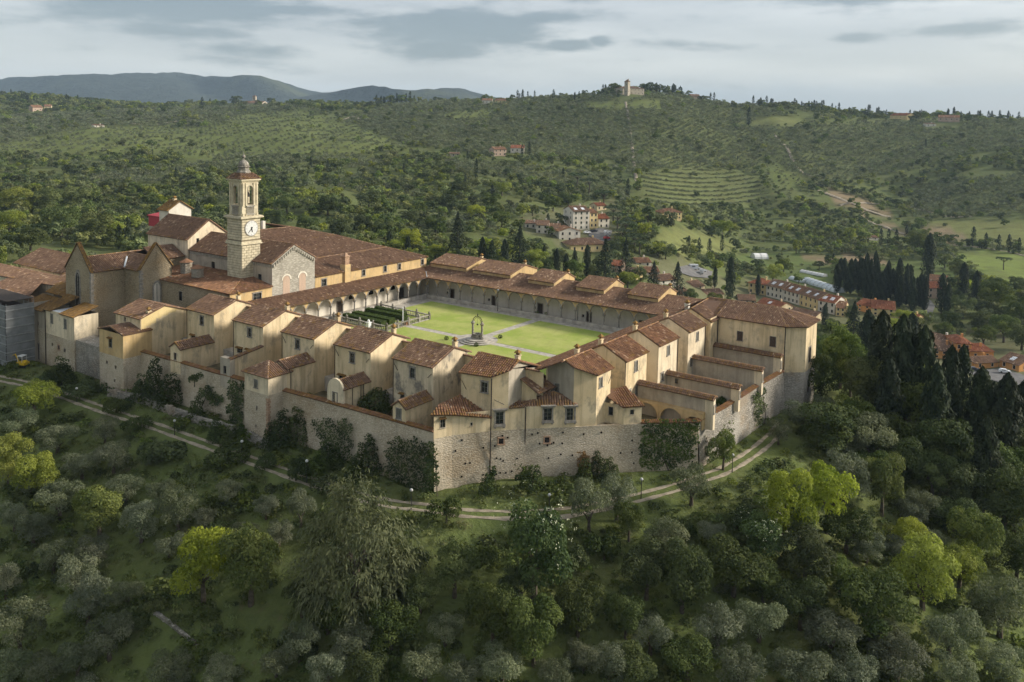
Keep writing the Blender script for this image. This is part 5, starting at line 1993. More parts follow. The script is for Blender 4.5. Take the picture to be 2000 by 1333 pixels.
o = b.build('chimney', MAT['plaster_ochre'], root)
b = MB()
b.box(-143.4, -142.2, 136.2, 137.5, 10.4, 12.2)
b.box(-143.6, -142.0, 136.0, 137.7, 12.2, 12.4)
b.lathe((-142.8, 136.85, 12.4), [(.75, 0), (.15, .7)], 4, sq=True)
b.build('chimney_top', MAT['brick'], o)
b = MB()
b.box(-175.4, -174.6, 139, 139.8, 15, 17.4)
b.build('chimney', MAT['plaster_white'], root)
b = MB()
b.tube([(-149.3, 127.9, 11.4), (-147.3, 128.5, 11.0), (-146.4, 128.6, 10.4)], .16, 5)
b.build('valley_flashing', MAT['white_paint'], root)

# high hall left of the tower, turret house and red store behind
root = thing('high_hall', 'tall plastered hall with brown gable roof left of the bell tower', 'building')
HP = rect(-187, -171.2, 115.4, 126.6)
walls(root, HP, 0, 15.6, {1: [(2.6, 15.0, .7, 1.1, 'plain'), (8.8, 15.0, .7, 1.1, 'plain')]}, 'plaster_pale', tops={1: [(5.6, 19.5)], 3: [(5.6, 19.5)]})
sl, rd = gable_x(-187, -171.2, 115.4, 126.6, 15.7, 19.65, 121, .4, .25)
roof_of(root, sl, rd, moss=.03)
root = thing('turret_house', 'narrow white gabled house rising behind the high hall', 'house')
b = MB()
TP = rect(-217, -212.5, 137.4, 144.4)
walls(root, TP, 5, 17.6, {}, 'plaster_white', tops={1: [(3.5, 19.6)], 3: [(3.5, 19.6)]})
sl, rd = gable_x(-217, -212.5, 137.4, 144.4, 17.6, 19.75, 140.9, .6, .4)
roof_of(root, sl, rd, 'tile_moss', .3)
chimney(root, -215, 140.9, 19.3, .8)
root = thing('red_store', 'small dark red sheet store left of the turret house', 'store')
b = MB()
b.box(-241, -234, 149, 154, 9.6, 12.6)
b.build('body', MAT['red_sheet'], root)
b = MB()
b.box(-240.8, -234.2, 149.2, 153.8, -14, 9.6)
b.build('base', MAT['plaster_grey'], root)
b = MB()
b.prism([(-241.3, 148.7), (-233.7, 148.7), (-233.7, 154.3), (-241.3, 154.3)], 12.6, [12.9, 12.9, 13.6, 13.6])
b.build('roof', MAT['red_sheet'], root)

# gothic chapel with two steep gables
root = thing('gothic_chapel', 'brown stone gothic chapel with two steep gables and pointed windows', 'chapel')
FX0, FX1, FY = -181.9, -171.8, 93.2
IY, EX, EY1 = 100.6, -165.9, 107.9


def lancet(parent, p0, p1, u, z0, zs, w_, zt, fill):
    """pointed window: moulded surround, sunk light, mullion"""
    p0, p1 = np.array(p0, float), np.array(p1, float)
    d = nrm(p1 - p0)
    c = p0 + d * u
    rz_ = math.atan2(d[1], d[0])
    def arch(s):
        h = w_ / 2 * s
        L = [(-h, z0)] + [(-h * math.cos(math.pi / 2 * k / 5), zs + (zt - zs) * s * math.sin(math.pi / 2 * k / 5)) for k in range(6)]
        return L + [(-x, z) for x, z in reversed(L[:-1])]
    A, B_ = arch(1.35), arch(1.0)
    n_ = len(A)
    b = MB()
    b.add([(x, -.14, z) for x, z in A] + [(x, -.14, z) for x, z in B_] + [(x, .05, z) for x, z in A] + [(x, .05, z) for x, z in B_],
          [(i, i + 1, n_ + i + 1, n_ + i) for i in range(n_ - 1)] + [(i + 1, i, 2 * n_ + i, 2 * n_ + i + 1) for i in range(n_ - 1)] + [(n_ + i, n_ + i + 1, 3 * n_ + i + 1, 3 * n_ + i) for i in range(n_ - 1)])
    o = b.build('window', MAT['stone_trim'], parent)
    o.matrix_local = Matrix.Translation((c[0], c[1], 0)) @ Matrix.Rotation(rz_, 4, 'Z')
    b = MB()
    b.poly([(x, -.02, z) for x, z in B_])
    b.build('light', MAT[fill], o)
    b = MB()
    b.box(-.07, .07, -.1, 0, z0, zt - .3)
    b.build('mullion', MAT['stone_trim'], o)


b = MB()
panel(b, (FX0, FY), (FX1, FY), -3.2, 11.0, top=[((FX1 - FX0) / 2, 16.3)])
panel(b, (FX1, FY), (FX1, IY), -3.2, 11.0)
panel(b, (FX1, IY), (EX, IY), -3.2, 11.0)
panel(b, (EX, IY), (EX, EY1), -3.2, 11.3, top=[((EY1 - IY) / 2, 16.2)])
panel(b, (EX, EY1), (FX1, EY1), -3.2, 11.0)
panel(b, (FX1 - .5, EY1), (FX1 - .5, 115), -3.2, 11.8)
panel(b, (FX0, 112), (FX0, FY), -3.2, 11.0)
b.build('wall', MAT['stone_chapel'], root)
lancet(root, (FX0, FY), (FX1, FY), 5.0, 2.4, 8.4, 1.5, 10.3, 'opening_dark')
lancet(root, (EX, IY), (EX, EY1), 3.7, 1.5, 6.8, 1.5, 8.0, 'plaster_white')
xm, ym = (FX0 + FX1) / 2, (IY + EY1) / 2
kz = 13.4
roof_of(root, [[(FX1 + .35, FY + .6, 10.85), (FX1 + .35, IY, 10.85), (xm, ym, kz), (xm, FY + .6, kz)], [(FX1 + .35, IY - .35, 10.85), (EX - .6, IY - .35, 10.85), (EX - .6, ym, kz), (xm, ym, kz)],
               [(EX - .6, EY1 + .3, 10.85), (FX1, EY1 + .3, 10.85), (xm, ym, kz), (EX - .6, ym, kz)], [(FX0 - .3, 112, 10.85), (FX0 - .3, FY + .6, 10.85), (xm, FY + .6, kz), (xm, 112, kz)],
               [(FX1 + .0, EY1, 11.7), (FX1 + .0, 115.2, 11.7), (xm, 115.2, 14.0), (xm, EY1, 14.0)]],
        [((xm, FY + .6, kz + .04), (xm, 112, kz + .04)), ((xm, ym, kz + .04), (EX - .6, ym, kz + .04))], moss=.03, sp=.42)
for (p, q, zt, zb_) in (((FX0, FY), (FX1, FY), 16.3, 11.0), ((EX, IY), (EX, EY1), 16.2, 11.3)):       # tiled gable copings
    p, q = np.array(p, float), np.array(q, float)
    d = nrm(q - p)
    n_ = np.array([d[1], -d[0]])
    mid = (p + q) / 2
    for s, e_ in ((-1, p), (1, q)):
        b = MB()
        a0 = np.array([*(e_ + d * s * .25 + n_ * .2), zb_ - .2])
        a1 = np.array([*(mid + n_ * .2), zt + .35])
        c1 = np.array([*(mid - n_ * .7), zt + .35])
        c0 = np.array([*(e_ + d * s * .25 - n_ * .7), zb_ - .2])
        pts = [a0, c0, c1, a1] if s > 0 else [c0, a0, a1, c1]
        tile_roof(b, pts, .3, .45, .9)
        oo = b.build('gable_coping', MAT['tile_moss'], root)
        oo['kind'] = 'stuff'
b = MB()
b.tube([(FX1 + .2, IY - .2, 11.1), (xm + 2.4, ym - 1.6, 12.75)], .2, 6)
b.build('valley_flashing', MAT['lead'], root)
for x, y in ((FX1 - .05, FY + .05), (EX - .05, IY + .05)):
    b = MB()
    for k in range(26):
        b.box(x - .42 - .18 * (k % 2), x + .10, y - .10, y + .42 + .18 * ((k + 1) % 2), -2.5 + k * .52, -2.04 + k * .52)
    b.build('quoins', MAT['stone_trim'], root)['kind'] = 'stuff'
b = MB()
b.box(EX - .1, EX + 1.0, EY1 - .9, EY1 - .05, -3, 9.0)
b.build('buttress', MAT['stone_grey'], root)
downpipe(root, FX1 - .3, 111.5, -1, 11.6, .1)

# cream lodging under the chapel, with mossy roofs
root = thing('cream_lodging', 'cream two-window lodging on a tall rubble base with mossy roofs below the chapel', 'house')
LP = [(-180.6, 88.2), (-169.2, 88.2), (-169.2, 93.2), (-180.6, 93.2)]
walls(root, LP, -9.4, 2.9, {0: [(2.6, 1.2, .8, 1.9, 'shut_grey'), (8.0, .9, .8, 1.9, 'shut_grey'), (2.6, -4.2, .5, .6, 'plain'), (5.2, -4.4, .7, .9, 'brickwin'), (7.6, -4.6, .6, .7, 'plain')]}, 'plaster_pale', (-2.2, 'stone_rubble'))
roof_of(root, [[(-174.4, 87.8, 2.8), (-168.9, 87.8, 2.8), (-168.9, 93.1, 4.3), (-174.4, 93.1, 4.3)]], mat='tile_moss', moss=.8)
roof_of(root, [[(-181.0, 87.8, 2.8), (-178.0, 87.8, 2.8), (-176.2, 93.1, 5.2), (-181.0, 93.1, 5.2)]], mat='tile_moss', moss=.8, name='side_roof')
b = MB()
b.poly([(-178, 88.2, 2.9), (-174.4, 88.2, 2.9), (-174.4, 93.1, 3.3), (-176.2, 93.1, 3.3)])
b.build('flat_roof', MAT['lead'], root)
downpipe(root, -180.5, 88.05, -9, 2.7, .09)
root = thing('perimeter_wall', 'dark-streaked rubble wall between the cream lodging and the small yellow tower', 'wall', group='outer wall of the charterhouse')
b = MB()
panel(b, (-169.2, 88.5), (-156.6, 88.5), -9.3, -1.9)
b.poly([(-169.2, 88.5, -1.9), (-156.6, 88.5, -1.9), (-156.6, 92, -1.6), (-169.2, 92, -1.6)])
b.build('masonry', MAT['stone_grey'], root)
root = thing('gate_house', 'narrow plastered bay with a tall dark doorway beside the scaffolding', 'house')
GP = [(-190.5, 88.6), (-180.6, 88.6), (-180.6, 95), (-190.5, 95)]
walls(root, GP, -9.6, 2.0, {0: [(5.2, -7.0, 1.9, 3.4, 'door'), (5.6, -.9, .9, .8, 'plain')]}, 'plaster_grey', (-1.8, 'stone_rubble'))
roof_of(root, [[(-191.2, 87.6, 2.3), (-181.0, 87.6, 2.3), (-181.0, 93.0, 3.9), (-191.2, 93.0, 3.9)]], mat='tile_moss', moss=.5)
roof_of(root, [[(-189.5, 92.6, 4.6), (-180.4, 92.6, 4.6), (-180.4, 97.0, 6.0), (-191.0, 97.0, 6.0)]], mat='tile_moss', moss=.8, name='upper_roof')
# ranges behind the scaffolding
root = thing('guest_range', 'long low range with pale wall and brown tile roof behind the scaffold', 'building')
walls(root, rect(-225, -182, 104.0, 112.5), -9, 5.4, {}, 'plaster_cream')
sl, rd = gable_x(-228, -182, 104, 112.5, 5.4, 8.3, 110.5, .4, .2)
roof_of(root, sl, rd, moss=.04)
walls(root, rect(-192, -182, 96.0, 104), -9, 5.6, {0: [(3.0, 4.4, 1.4, 1.1, 'plain')]}, 'stone_chapel', name='link_wall')
roof_of(root, [[(-194.0, 95.2, 5.4), (-182, 95.2, 5.4), (-182, 100.5, 7.0), (-196, 100.5, 7.0)]], moss=.3, name='link_roof')
root = thing('court_range', 'narrow range with worn plaster wall and sloping roof at the far left', 'building')
walls(root, [(-226, 92), (-192, 95.6), (-193, 99), (-226, 97)], -9, 5.6, {}, 'plaster_pale')
roof_of(root, [[(-226.4, 91.4, 5.4), (-191.6, 95.0, 5.4), (-193, 99, 6.4), (-226.4, 97, 6.6)]], moss=.06)

# scaffolding with debris netting
root = thing('scaffolding', 'scaffold tower hung with grey netting and a pale sheet at the left edge', 'scaffolding')
SX0, SX1, SY0, SY1 = -206, -184.0, 82.0, 87.5
b = MB()
for lv in range(7):
    z = -9 + lv * 2.0
    b.box(SX0, SX1, SY0 + .1, SY1, z + 1.85, z + 1.93)
b.build('deck', MAT['dark_wood'], root)['kind'] = 'stuff'
b = MB()
x = SX0
while x <= SX1 + .1:
    for y in (SY0, SY1):
        b.tube([(x, y, -9.6), (x, y, 4.4)], .05, 5)
    x += 2.2
for lv in range(8):
    z = -8 + lv * 1.7
    b.tube([(SX0, SY0 - .04, z), (SX1, SY0 - .04, z)], .05, 5)
    b.tube([(SX1 + .04, SY0, z), (SX1 + .04, SY1, z)], .05, 5)
b.build('tubing', MAT['steel'], root)['kind'] = 'stuff'
b = MB()
n_ = 26
for k in range(n_):
    x0_, x1_ = SX0 + 9.2 + (SX1 - SX0 - 9.2) * k / n_, SX0 + 9.2 + (SX1 - SX0 - 9.2) * (k + 1) / n_
    for j in range(8):
        z0_, z1_ = -8.6 + 1.55 * j, -8.6 + 1.55 * (j + 1)
        w1, w2 = .07 * math.sin(k * 1.9), .07 * math.sin((k + 1) * 1.9)
        b.add([(x0_, SY0 - .12 + w1, z0_), (x1_, SY0 - .12 + w2, z0_), (x1_, SY0 - .12 + w2, z1_), (x0_, SY0 - .12 + w1, z1_)], [(0, 1, 2, 3)])
for j in range(8):
    z0_, z1_ = -8.6 + 1.55 * j, -8.6 + 1.55 * (j + 1)
    b.add([(SX1 + .12, SY0 - .1, z0_), (SX1 + .12, SY1, z0_), (SX1 + .12, SY1, z1_), (SX1 + .12, SY0 - .1, z1_)], [(0, 1, 2, 3)])
b.build('netting', MAT['netting'], root)
for lv in range(7):
    z = -7.6 + lv * 1.75
    b = MB()
    b.box(SX0 + 9.2, SX1 + .2, SY0 - .30, SY0 - .22, z, z + .22)
    b.box(SX1 + .2, SX1 + .28, SY0 - .26, SY1, z, z + .22)
    b.build('guard_board', MAT['steel'], root)
for u_ in (-195, -190):
    for z_ in (-5.5, -1.0):
        b = MB()
        b.box(u_ - .5, u_ + .5, 87.85, 87.98, z_ - .8, z_ + .8)
        b.build('masked_window', MAT['opening_dark'], root)
b = MB()
for k in range(16):
    x0_, x1_ = SX0 + 9.4 * k / 16, SX0 + 9.4 * (k + 1) / 16
    w1, w2 = .15 * math.sin(k * 1.1), .15 * math.sin((k + 1) * 1.1)
    b.add([(x0_, SY0 - .16 + w1, -9), (x1_, SY0 - .16 + w2, -9), (x1_, SY0 - .16 + w2, 4.6), (x0_, SY0 - .16 + w1, 4.6)], [(0, 1, 2, 3)])
b.build('sheet', MAT['scaffold_sheet'], root)
root = thing('scaffolded_house', 'dark tiled house with broken brick wall top behind the scaffold netting', 'house')
walls(root, rect(-206, -185, 88.0, 94), -9, 3.6, {}, 'plaster_grey')
roof_of(root, [[(-208, 89.5, 4.0), (-190.5, 89.5, 4.0), (-196, 95.5, 6.0), (-208, 95.5, 6.0)]], moss=.02)
b = MB()
for k in range(18):
    b.box(-205.5 + k * 1.1, -204.4 + k * 1.1, 87.9, 88.4, 3.6, 4.1 + .9 * ((k * 7) % 5) / 5)
b.build('brick_edge', MAT['brick'], root)['kind'] = 'stuff'

# mini digger on the forecourt
p = at(45, 722, z=-9.2)
root = thing('mini_digger', 'small yellow digger parked beside the scaffold netting', 'digger', (p[0], p[1], float(ground(p[0], p[1]))), rz=R(200))
for s in (-1, 1):
    b = MB()
    b.prism([(-1.1, s * .6 - .18), (1.1, s * .6 - .18), (1.1, s * .6 + .18), (-1.1, s * .6 + .18)], .0, .45)
    b.build('track', MAT['rubber'], root)
b = MB()
b.box(-1.0, .9, -.7, .7, .5, 1.1)
b.lathe((-.6, 0, 1.1), [(.5, 0), (.45, .3), (.1, .4)], 8)
b.build('body', MAT['yellow_paint'], root)
b = MB()
for x in (-.3, .7):
    for y in (-.6, .6):
        b.tube([(x, y, 1.1), (x, y, 2.3)], .05, 4)
b.box(-.4, .8, -.7, .7, 2.3, 2.4)
b.build('cab', MAT['white_paint'], root)
b = MB()
b.tube([(.9, 0, .9), (1.9, 0, 2.5), (2.8, 0, 2.0), (3.0, 0, .9)], .13, 5)
b.build('arm', MAT['yellow_paint'], root)
b = MB()
b.prism([(2.7, -.35), (3.3, -.35), (3.3, .35), (2.7, .35)], .35, [.9, .7, .7, .9])
b.build('bucket', MAT['iron'], root)

# ------------------------------------------------------------------ houses in the valley and on the hills
AVOID = []


def vhouse(label, a, b_, hpx, depth, wall='plaster_cream', roof='tile_brown', roofpx=8, rows=2, cols=3, kind='gable', cat='house', group='houses beyond the charterhouse', win='vill', sky=0, name='village_house', flip=False):
    """front stands on the ground between two sighted points; everything else is measured from there"""
    A, B = hit(*a), hit(*b_)
    d = B[:2] - A[:2]
    r = (np.linalg.norm(A[:2]) + np.linalg.norm(B[:2])) / 2
    if abs(np.linalg.norm(A[:2]) - np.linalg.norm(B[:2])) > 1.3 * abs(b_[0] - a[0]) / CF * r:   # keep fronts turned to the valley
        s = .6 * abs(b_[0] - a[0]) / CF * r
        sg = np.sign(np.linalg.norm(B[:2]) - np.linalg.norm(A[:2]))
        B[:2] = nrm(B[:2]) * (np.linalg.norm(A[:2]) + sg * s)
        d = B[:2] - A[:2]
    L = np.linalg.norm(d)
    d = d / L
    w = to_px(A)[2]
    H = hpx * w / CF
    HR = roofpx * w / CF * .9
    z0 = min(A[2], B[2])
    root = thing(name, label, cat, (A[0], A[1], z0), group, math.atan2(d[1], d[0]))
    P = rect(0, L, 0, depth)
    W = {}
    ww, wh = min(1.1, L / cols * .4), min(1.6, H / rows * .5)
    W[0] = [(L * (i + .5) / cols, H * (j + .55) / rows, ww, wh, win) for i in range(cols) for j in range(rows)]
    nd = max(1, int(depth / 5))
    W[1] = [(depth * (i + .5) / nd, H * (j + .55) / rows, ww, wh, win) for i in range(nd) for j in range(rows)]
    W[3] = [(depth * (i + .5) / nd, H * (j + .55) / rows, ww, wh, win) for i in range(nd) for j in range(rows)]
    tops = {1: [(depth / 2, H + HR)], 3: [(depth / 2, H + HR)]} if kind == 'gable' else ({0: [(L / 2, H + HR)], 2: [(L / 2, H + HR)]} if kind == 'front' else {})
    walls(root, P, -6, H, W, wall, tops=tops)
    o_ = .5
    if kind == 'gable':
        sl, rd = gable_x(0, L, 0, depth, H, H + HR, depth / 2, o_, .25)
    elif kind == 'front':
        sl, rd = gable_y(0, L, 0, depth, H, H + HR, L / 2, o_, .25)
    elif kind == 'mono':
        sl, rd = [[(-.2, -o_, H), (L + .2, -o_, H), (L + .2, depth + .3, H + HR), (-.2, depth + .3, H + HR)]], []
    else:
        i_ = min(L, depth) / 2
        e = [(-o_, -o_, H), (L + o_, -o_, H), (L + o_, depth + o_, H), (-o_, depth + o_, H)]
        if L >= depth:
            q0, q1 = (i_, depth / 2, H + HR), (L - i_, depth / 2, H + HR)
            sl = [[e[0], e[1], q1, q0], [e[1], e[2], q1], [e[2], e[3], q0, q1], [e[3], e[0], q0]]
        else:
            q0, q1 = (L / 2, i_, H + HR), (L / 2, depth - i_, H + HR)
            sl = [[e[0], e[1], q0], [e[1], e[2], q1, q0], [e[2], e[3], q1], [e[3], e[0], q0, q1]]
        rd = []
    roof_of(root, sl, rd, roof, .02, sp=.6 if r < 700 else 1.2, course=1.2 if r < 700 else 3)
    for k in range(sky):
        b = MB()
        x = L * (k + .6) / (sky + .3)
        y0, y1 = depth * .12, depth * .32
        z_ = lambda y: H + HR * y / (depth / 2) + .16
        b.prism([(x - 1.0, y0), (x + 1.0, y0), (x + 1.0, y1), (x - 1.0, y1)], [z_(y0) - .1, z_(y0) - .1, z_(y1) - .1, z_(y1) - .1], [z_(y0), z_(y0), z_(y1), z_(y1)])
        b.build('skylight', MAT['skylight'], root)
    chx = MB()
    chx.box(L * .7, L * .7 + .8, depth * .55, depth * .55 + .8, H, H + HR + 1.1)
    chx.build('chimney', MAT[wall], root)
    c = A[:2] + d * L / 2 + np.array([-d[1], d[0]]) * depth / 2
    AVOID.append((c[0], c[1], max(L, depth) * .62))
    for k_ in (6, 13, 21, 30, 40):
        for f_ in (.15, .5, .85):
            q_ = A[:2] + d * L * f_
            AVOID.append((*(q_ - nrm(q_) * k_), max(L * .22, 4.5)))
    return root


G1 = 'terraced row in the valley'
vhouse('cream end house with red hipped roof and balcony at the head of the terraced row', (1461, 569), (1495, 578), 21, 12, 'plaster_yellow', 'tile_red', 9, 2, 3, 'hip', group=G1)
vhouse('white and cream row house next to the red-roofed end house', (1496, 579), (1528, 587), 23, 12, 'plaster_white', 'tile_brown', 11, 2, 4, group=G1, sky=2)
vhouse('white row house third from the red-roofed end house', (1529, 587), (1560, 597), 23, 12, 'plaster_white', 'tile_warm', 12, 2, 4, group=G1, sky=2)
vhouse('cream row house in the middle of the terraced row', (1561, 597), (1596, 608), 24, 12, 'plaster_yellow', 'tile_brown', 12, 2, 4, group=G1, sky=2)
vhouse('grey-white row house second from the yellow one', (1597, 608), (1630, 616), 24, 12, 'plaster_white', 'tile_red', 11, 2, 3, group=G1, sky=2)
vhouse('narrow yellow house below the terraced row', (1632, 618), (1650, 620), 18, 12, 'plaster_yellow', 'tile_warm', 10, 2, 2, group=G1)
vhouse('small orange house beyond the yellow one', (1672, 606), (1700, 613), 14, 12, 'plaster_orange', 'tile_red', 9, 2, 2, group=G1)
vhouse('cream house with orange roof at the low end of the terraced row', (1702, 616), (1748, 620), 15, 12, 'plaster_yellow', 'tile_red', 13, 2, 3, group=G1)
G2 = 'houses behind the big end building'
vhouse('low brown-roofed house just behind the left end of the big roof', (1442, 588), (1476, 597), 10, 10, 'plaster_pink', 'tile_brown', 8, 1, 3, group=G2)
vhouse('low red-roofed house just behind the big roof', (1478, 599), (1522, 612), 10, 10, 'plaster_cream', 'tile_red', 9, 1, 3, group=G2, sky=1)
vhouse('low brown-roofed house beyond the far corner of the big roof', (1540, 618), (1590, 630), 9, 10, 'plaster_cream', 'tile_brown', 9, 1, 3, group=G2)
G3 = 'orange farm buildings'
vhouse('long cream house with slate-grey roof behind the tall cypresses', (1784, 676), (1844, 690), 17, 13, 'plaster_white', 'tile_brown', 13, 2, 4, group=G3)
vhouse('orange house with brown lean-to roof beside the long cream one', (1822, 700), (1866, 703), 16, 11, 'plaster_orange', 'tile_brown', 11, 2, 3, 'mono', group=G3)
vhouse('tall orange block with flat terracotta roof in the middle of the farm', (1864, 700), (1896, 702), 30, 13, 'plaster_orange', 'tile_red', 8, 2, 2, 'hip', group=G3)
vhouse('orange wing with wide dark arches below the terracotta roof', (1893, 705), (1940, 704), 19, 9, 'plaster_orange', 'tile_red', 6, 1, 2, 'mono', group=G3)
vhouse('small orange outbuilding with brown gable roof in front of the farm', (1902, 722), (1950, 717), 13, 8, 'plaster_orange', 'tile_brown', 8, 1, 2, group=G3)
vhouse('broad orange house with skylight at the right picture edge', (1951, 717), (1990, 727), 15, 13, 'plaster_orange', 'tile_brown', 13, 1, 2, group=G3, sky=1)
G4 = 'hamlet round the hotel'
vhouse('tall pale four-storey hotel above the car park', (1119, 448), (1151, 449), 37, 14, 'plaster_white', 'tile_brown', 9, 4, 3, group=G4, sky=2, win='shut_green')
vhouse('yellow-fronted house with balconies against the hotel', (1152, 446), (1167, 443), 30, 12, 'plaster_yellow', 'tile_warm', 6, 3, 2, group=G4)
vhouse('white house with bright red roof right of the hotel', (1169, 442), (1190, 438), 20, 10, 'plaster_white', 'tile_red', 8, 2, 2, group=G4)
vhouse('small house with red roof peeping over the hotel', (1166, 413), (1184, 410), 11, 9, 'plaster_cream', 'tile_red', 5, 1, 2, group=G4)
vhouse('bluish white flat-roofed house at the left of the hamlet', (1025, 444), (1047, 448), 11, 10, 'plaster_white', 'tile_brown', 3, 1, 2, 'mono', group=G4)
vhouse('white house with brown roof left of the cypress in the hamlet', (1047, 455), (1071, 458), 18, 10, 'plaster_white', 'tile_brown', 8, 2, 2, group=G4)
vhouse('white house with brown roof in the middle of the hamlet', (1073, 458), (1093, 461), 14, 10, 'plaster_white', 'tile_brown', 9, 2, 2, group=G4)
vhouse('cream house with its gable end turned to the valley below the hotel', (1092, 468), (1133, 473), 22, 11, 'plaster_white', 'tile_warm', 8, 2, 3, 'front', group=G4)
vhouse('long yellow house with brown roof at the foot of the hamlet', (1115, 489), (1188, 492), 15, 13, 'plaster_yellow', 'tile_brown', 12, 1, 5, 'hip', group=G4)
vhouse('yellow villa alone among trees right of the hotel', (1294, 421), (1332, 420), 14, 12, 'plaster_yellow', 'tile_warm', 8, 2, 4, 'hip', group=None)
G5 = 'houses by the camper park'
vhouse('narrow house with red roof behind the two conical cypresses', (1193, 530), (1214, 534), 15, 9, 'plaster_pink', 'tile_red', 8, 2, 2, group=G5)
vhouse('pale house with brown roof left of the camper park', (1243, 515), (1272, 522), 10, 9, 'plaster_white', 'tile_warm', 7, 1, 2, group=G5)
vhouse('white-walled house with brown roof above the attic boxes', (1288, 556), (1320, 562), 17, 10, 'plaster_white', 'tile_brown', 9, 2, 2, group=G5)
vhouse('low house with brown roof below the camper park', (1342, 558), (1376, 566), 9, 10, 'plaster_cream', 'tile_brown', 9, 1, 2, group=G5)
vhouse('cream house with brown roof behind the attic boxes', (1376, 574), (1414, 580), 13, 10, 'plaster_cream', 'tile_brown', 8, 1, 3, group=G5)
vhouse('cream house with brown roof between the conical cypresses and the camper park', (1218, 541), (1242, 547), 13, 9, 'plaster_yellow', 'tile_brown', 8, 1, 2, group=G5)
vhouse('white house with warm brown roof just below the camper park edge', (1262, 537), (1288, 544), 13, 9, 'plaster_white', 'tile_warm', 8, 2, 2, group=G5)
vhouse('low pink house with brown roof nearest the raised attic boxes', (1322, 577), (1348, 583), 12, 9, 'plaster_pink', 'tile_brown', 8, 1, 2, group=G5)
vhouse('cream house with red roof among trees below the cypress wall', (1756, 634), (1788, 640), 14, 10, 'plaster_yellow', 'tile_red', 9, 2, 3, group=None)
vhouse('pinkish farmhouse beside the cypress wall', (1797, 582), (1838, 584), 21, 12, 'plaster_pink', 'tile_red', 10, 2, 3, group=None)
vhouse('low pink-roofed barn behind the farmhouse by the cypress wall', (1815, 556), (1850, 560), 10, 12, 'plaster_pink', 'tile_warm', 9, 1, 3, group=None)
G6 = 'houses half way up the far hillside'
vhouse('pink two-storey house half way up the hillside', (965, 305), (989, 305), 13, 11, 'plaster_pink', 'tile_warm', 5, 2, 3, group=G6)
vhouse('cream house with red roof half way up the hillside', (997, 299), (1023, 299), 10, 11, 'plaster_white', 'tile_red', 6, 1, 3, group=G6)
vhouse('grey flat-roofed shed left of the hillside houses', (873, 306), (898, 306), 6, 9, 'plaster_grey', 'tile_brown', 2, 1, 3, 'mono', group=G6)
G7 = 'houses along the skyline'
vhouse('large cream villa on the hilltop skyline', (1216, 185), (1258, 185), 13, 22, 'plaster_grey', 'tile_brown', 5, 2, 6, 'hip', group=G7, name='hill_villa')
vhouse('small belvedere tower of the hilltop villa', (1219, 186), (1226, 186), 26, 6, 'plaster_grey', 'tile_brown', 5, 2, 1, 'hip', group=G7, name='villa_tower', cat='tower')
vhouse('white farmhouse on the skyline left of the hilltop villa', (941, 204), (961, 204), 8, 12, 'plaster_white', 'tile_warm', 4, 1, 3, group=G7)
vhouse('yellow farmhouse on the skyline beside the white one', (966, 204), (989, 204), 9, 12, 'plaster_yellow', 'tile_warm', 4, 2, 3, group=G7)
vhouse('yellow house with orange roof on the right-hand skyline', (1738, 233), (1771, 234), 8, 14, 'plaster_yellow', 'tile_red', 5, 1, 4, group=G7)
vhouse('pink farmhouse among cypresses on the right-hand skyline', (1832, 237), (1874, 238), 8, 14, 'plaster_pink', 'tile_warm', 5, 1, 4, group=G7)
vhouse('white shed below the right-hand skyline farmhouse', (1808, 248), (1828, 248), 6, 10, 'plaster_white', 'tile_brown', 2, 1, 2, 'mono', group=G7)
vhouse('low brown house on the skyline right of the hilltop villa', (1349, 191), (1367, 192), 7, 12, 'plaster_pink', 'tile_brown', 4, 1, 2, group=G7)
vhouse('pinkish farmhouse on the far left hill beside dark cypresses', (64, 219), (84, 219), 9, 14, 'plaster_pink', 'tile_warm', 5, 1, 2, group=G7)
vhouse('cream barn right of the far left farmhouse', (86, 216), (100, 216), 8, 12, 'plaster_cream', 'tile_warm', 4, 1, 2, group=G7)
vhouse('grey castle-like farm on the distant left skyline', (474, 195), (512, 196), 7, 20, 'plaster_grey', 'tile_brown', 4, 1, 4, group=G7)
vhouse('square tower of the castle-like farm on the distant skyline', (493, 196), (499, 196), 19, 8, 'plaster_grey', 'tile_brown', 2, 2, 1, 'hip', group=G7, name='farm_tower', cat='tower')
vhouse('teal-roofed shed at the edge of the light olive grove', (183, 249), (204, 249), 4, 8, 'plaster_white', 'tile_brown', 2, 1, 2, 'mono', group=None)
vhouse('white chalet among the orchards of the camper field', (1690, 470), (1716, 470), 6, 10, 'plaster_white', 'tile_brown', 3, 1, 2, group=None)
# car parks
for nm, pts in (('car_park', [(1150, 452), (1172, 446), (1196, 452), (1192, 470), (1180, 476), (1150, 462)]), ('car_park', [(1322, 524), (1350, 518), (1392, 532), (1388, 545), (1352, 542), (1328, 534)]),
                ('car_park', [(1880, 728), (1950, 722), (1992, 732), (2030, 745), (2020, 770), (1930, 742)]), ('road', [(1800, 588), (1818, 588), (1826, 600), (1816, 628), (1800, 640), (1794, 634), (1806, 612)])):
    P = [hit(*p) for p in pts]
    c = np.mean(P, 0)
    b = MB()
    vs = [tuple(c + np.array([0, 0, .5]))] + [(p[0], p[1], max(p[2], ground(p[0], p[1])) + .4) for p in P]
    b.add(vs, [(0, i + 1, (i + 1) % len(P) + 1) for i in range(len(P))])
    b.add([(v[0], v[1], v[2] - 1.2) for v in vs], [(0, (i + 1) % len(P) + 1, i + 1) for i in range(len(P))])
    tag(b.build(nm, MAT['asphalt']), kind='structure')
    AVOID.append((c[0], c[1], 9 if nm == 'car_park' else 6))
    AVOID.append((*(c[:2] * .985), 9))


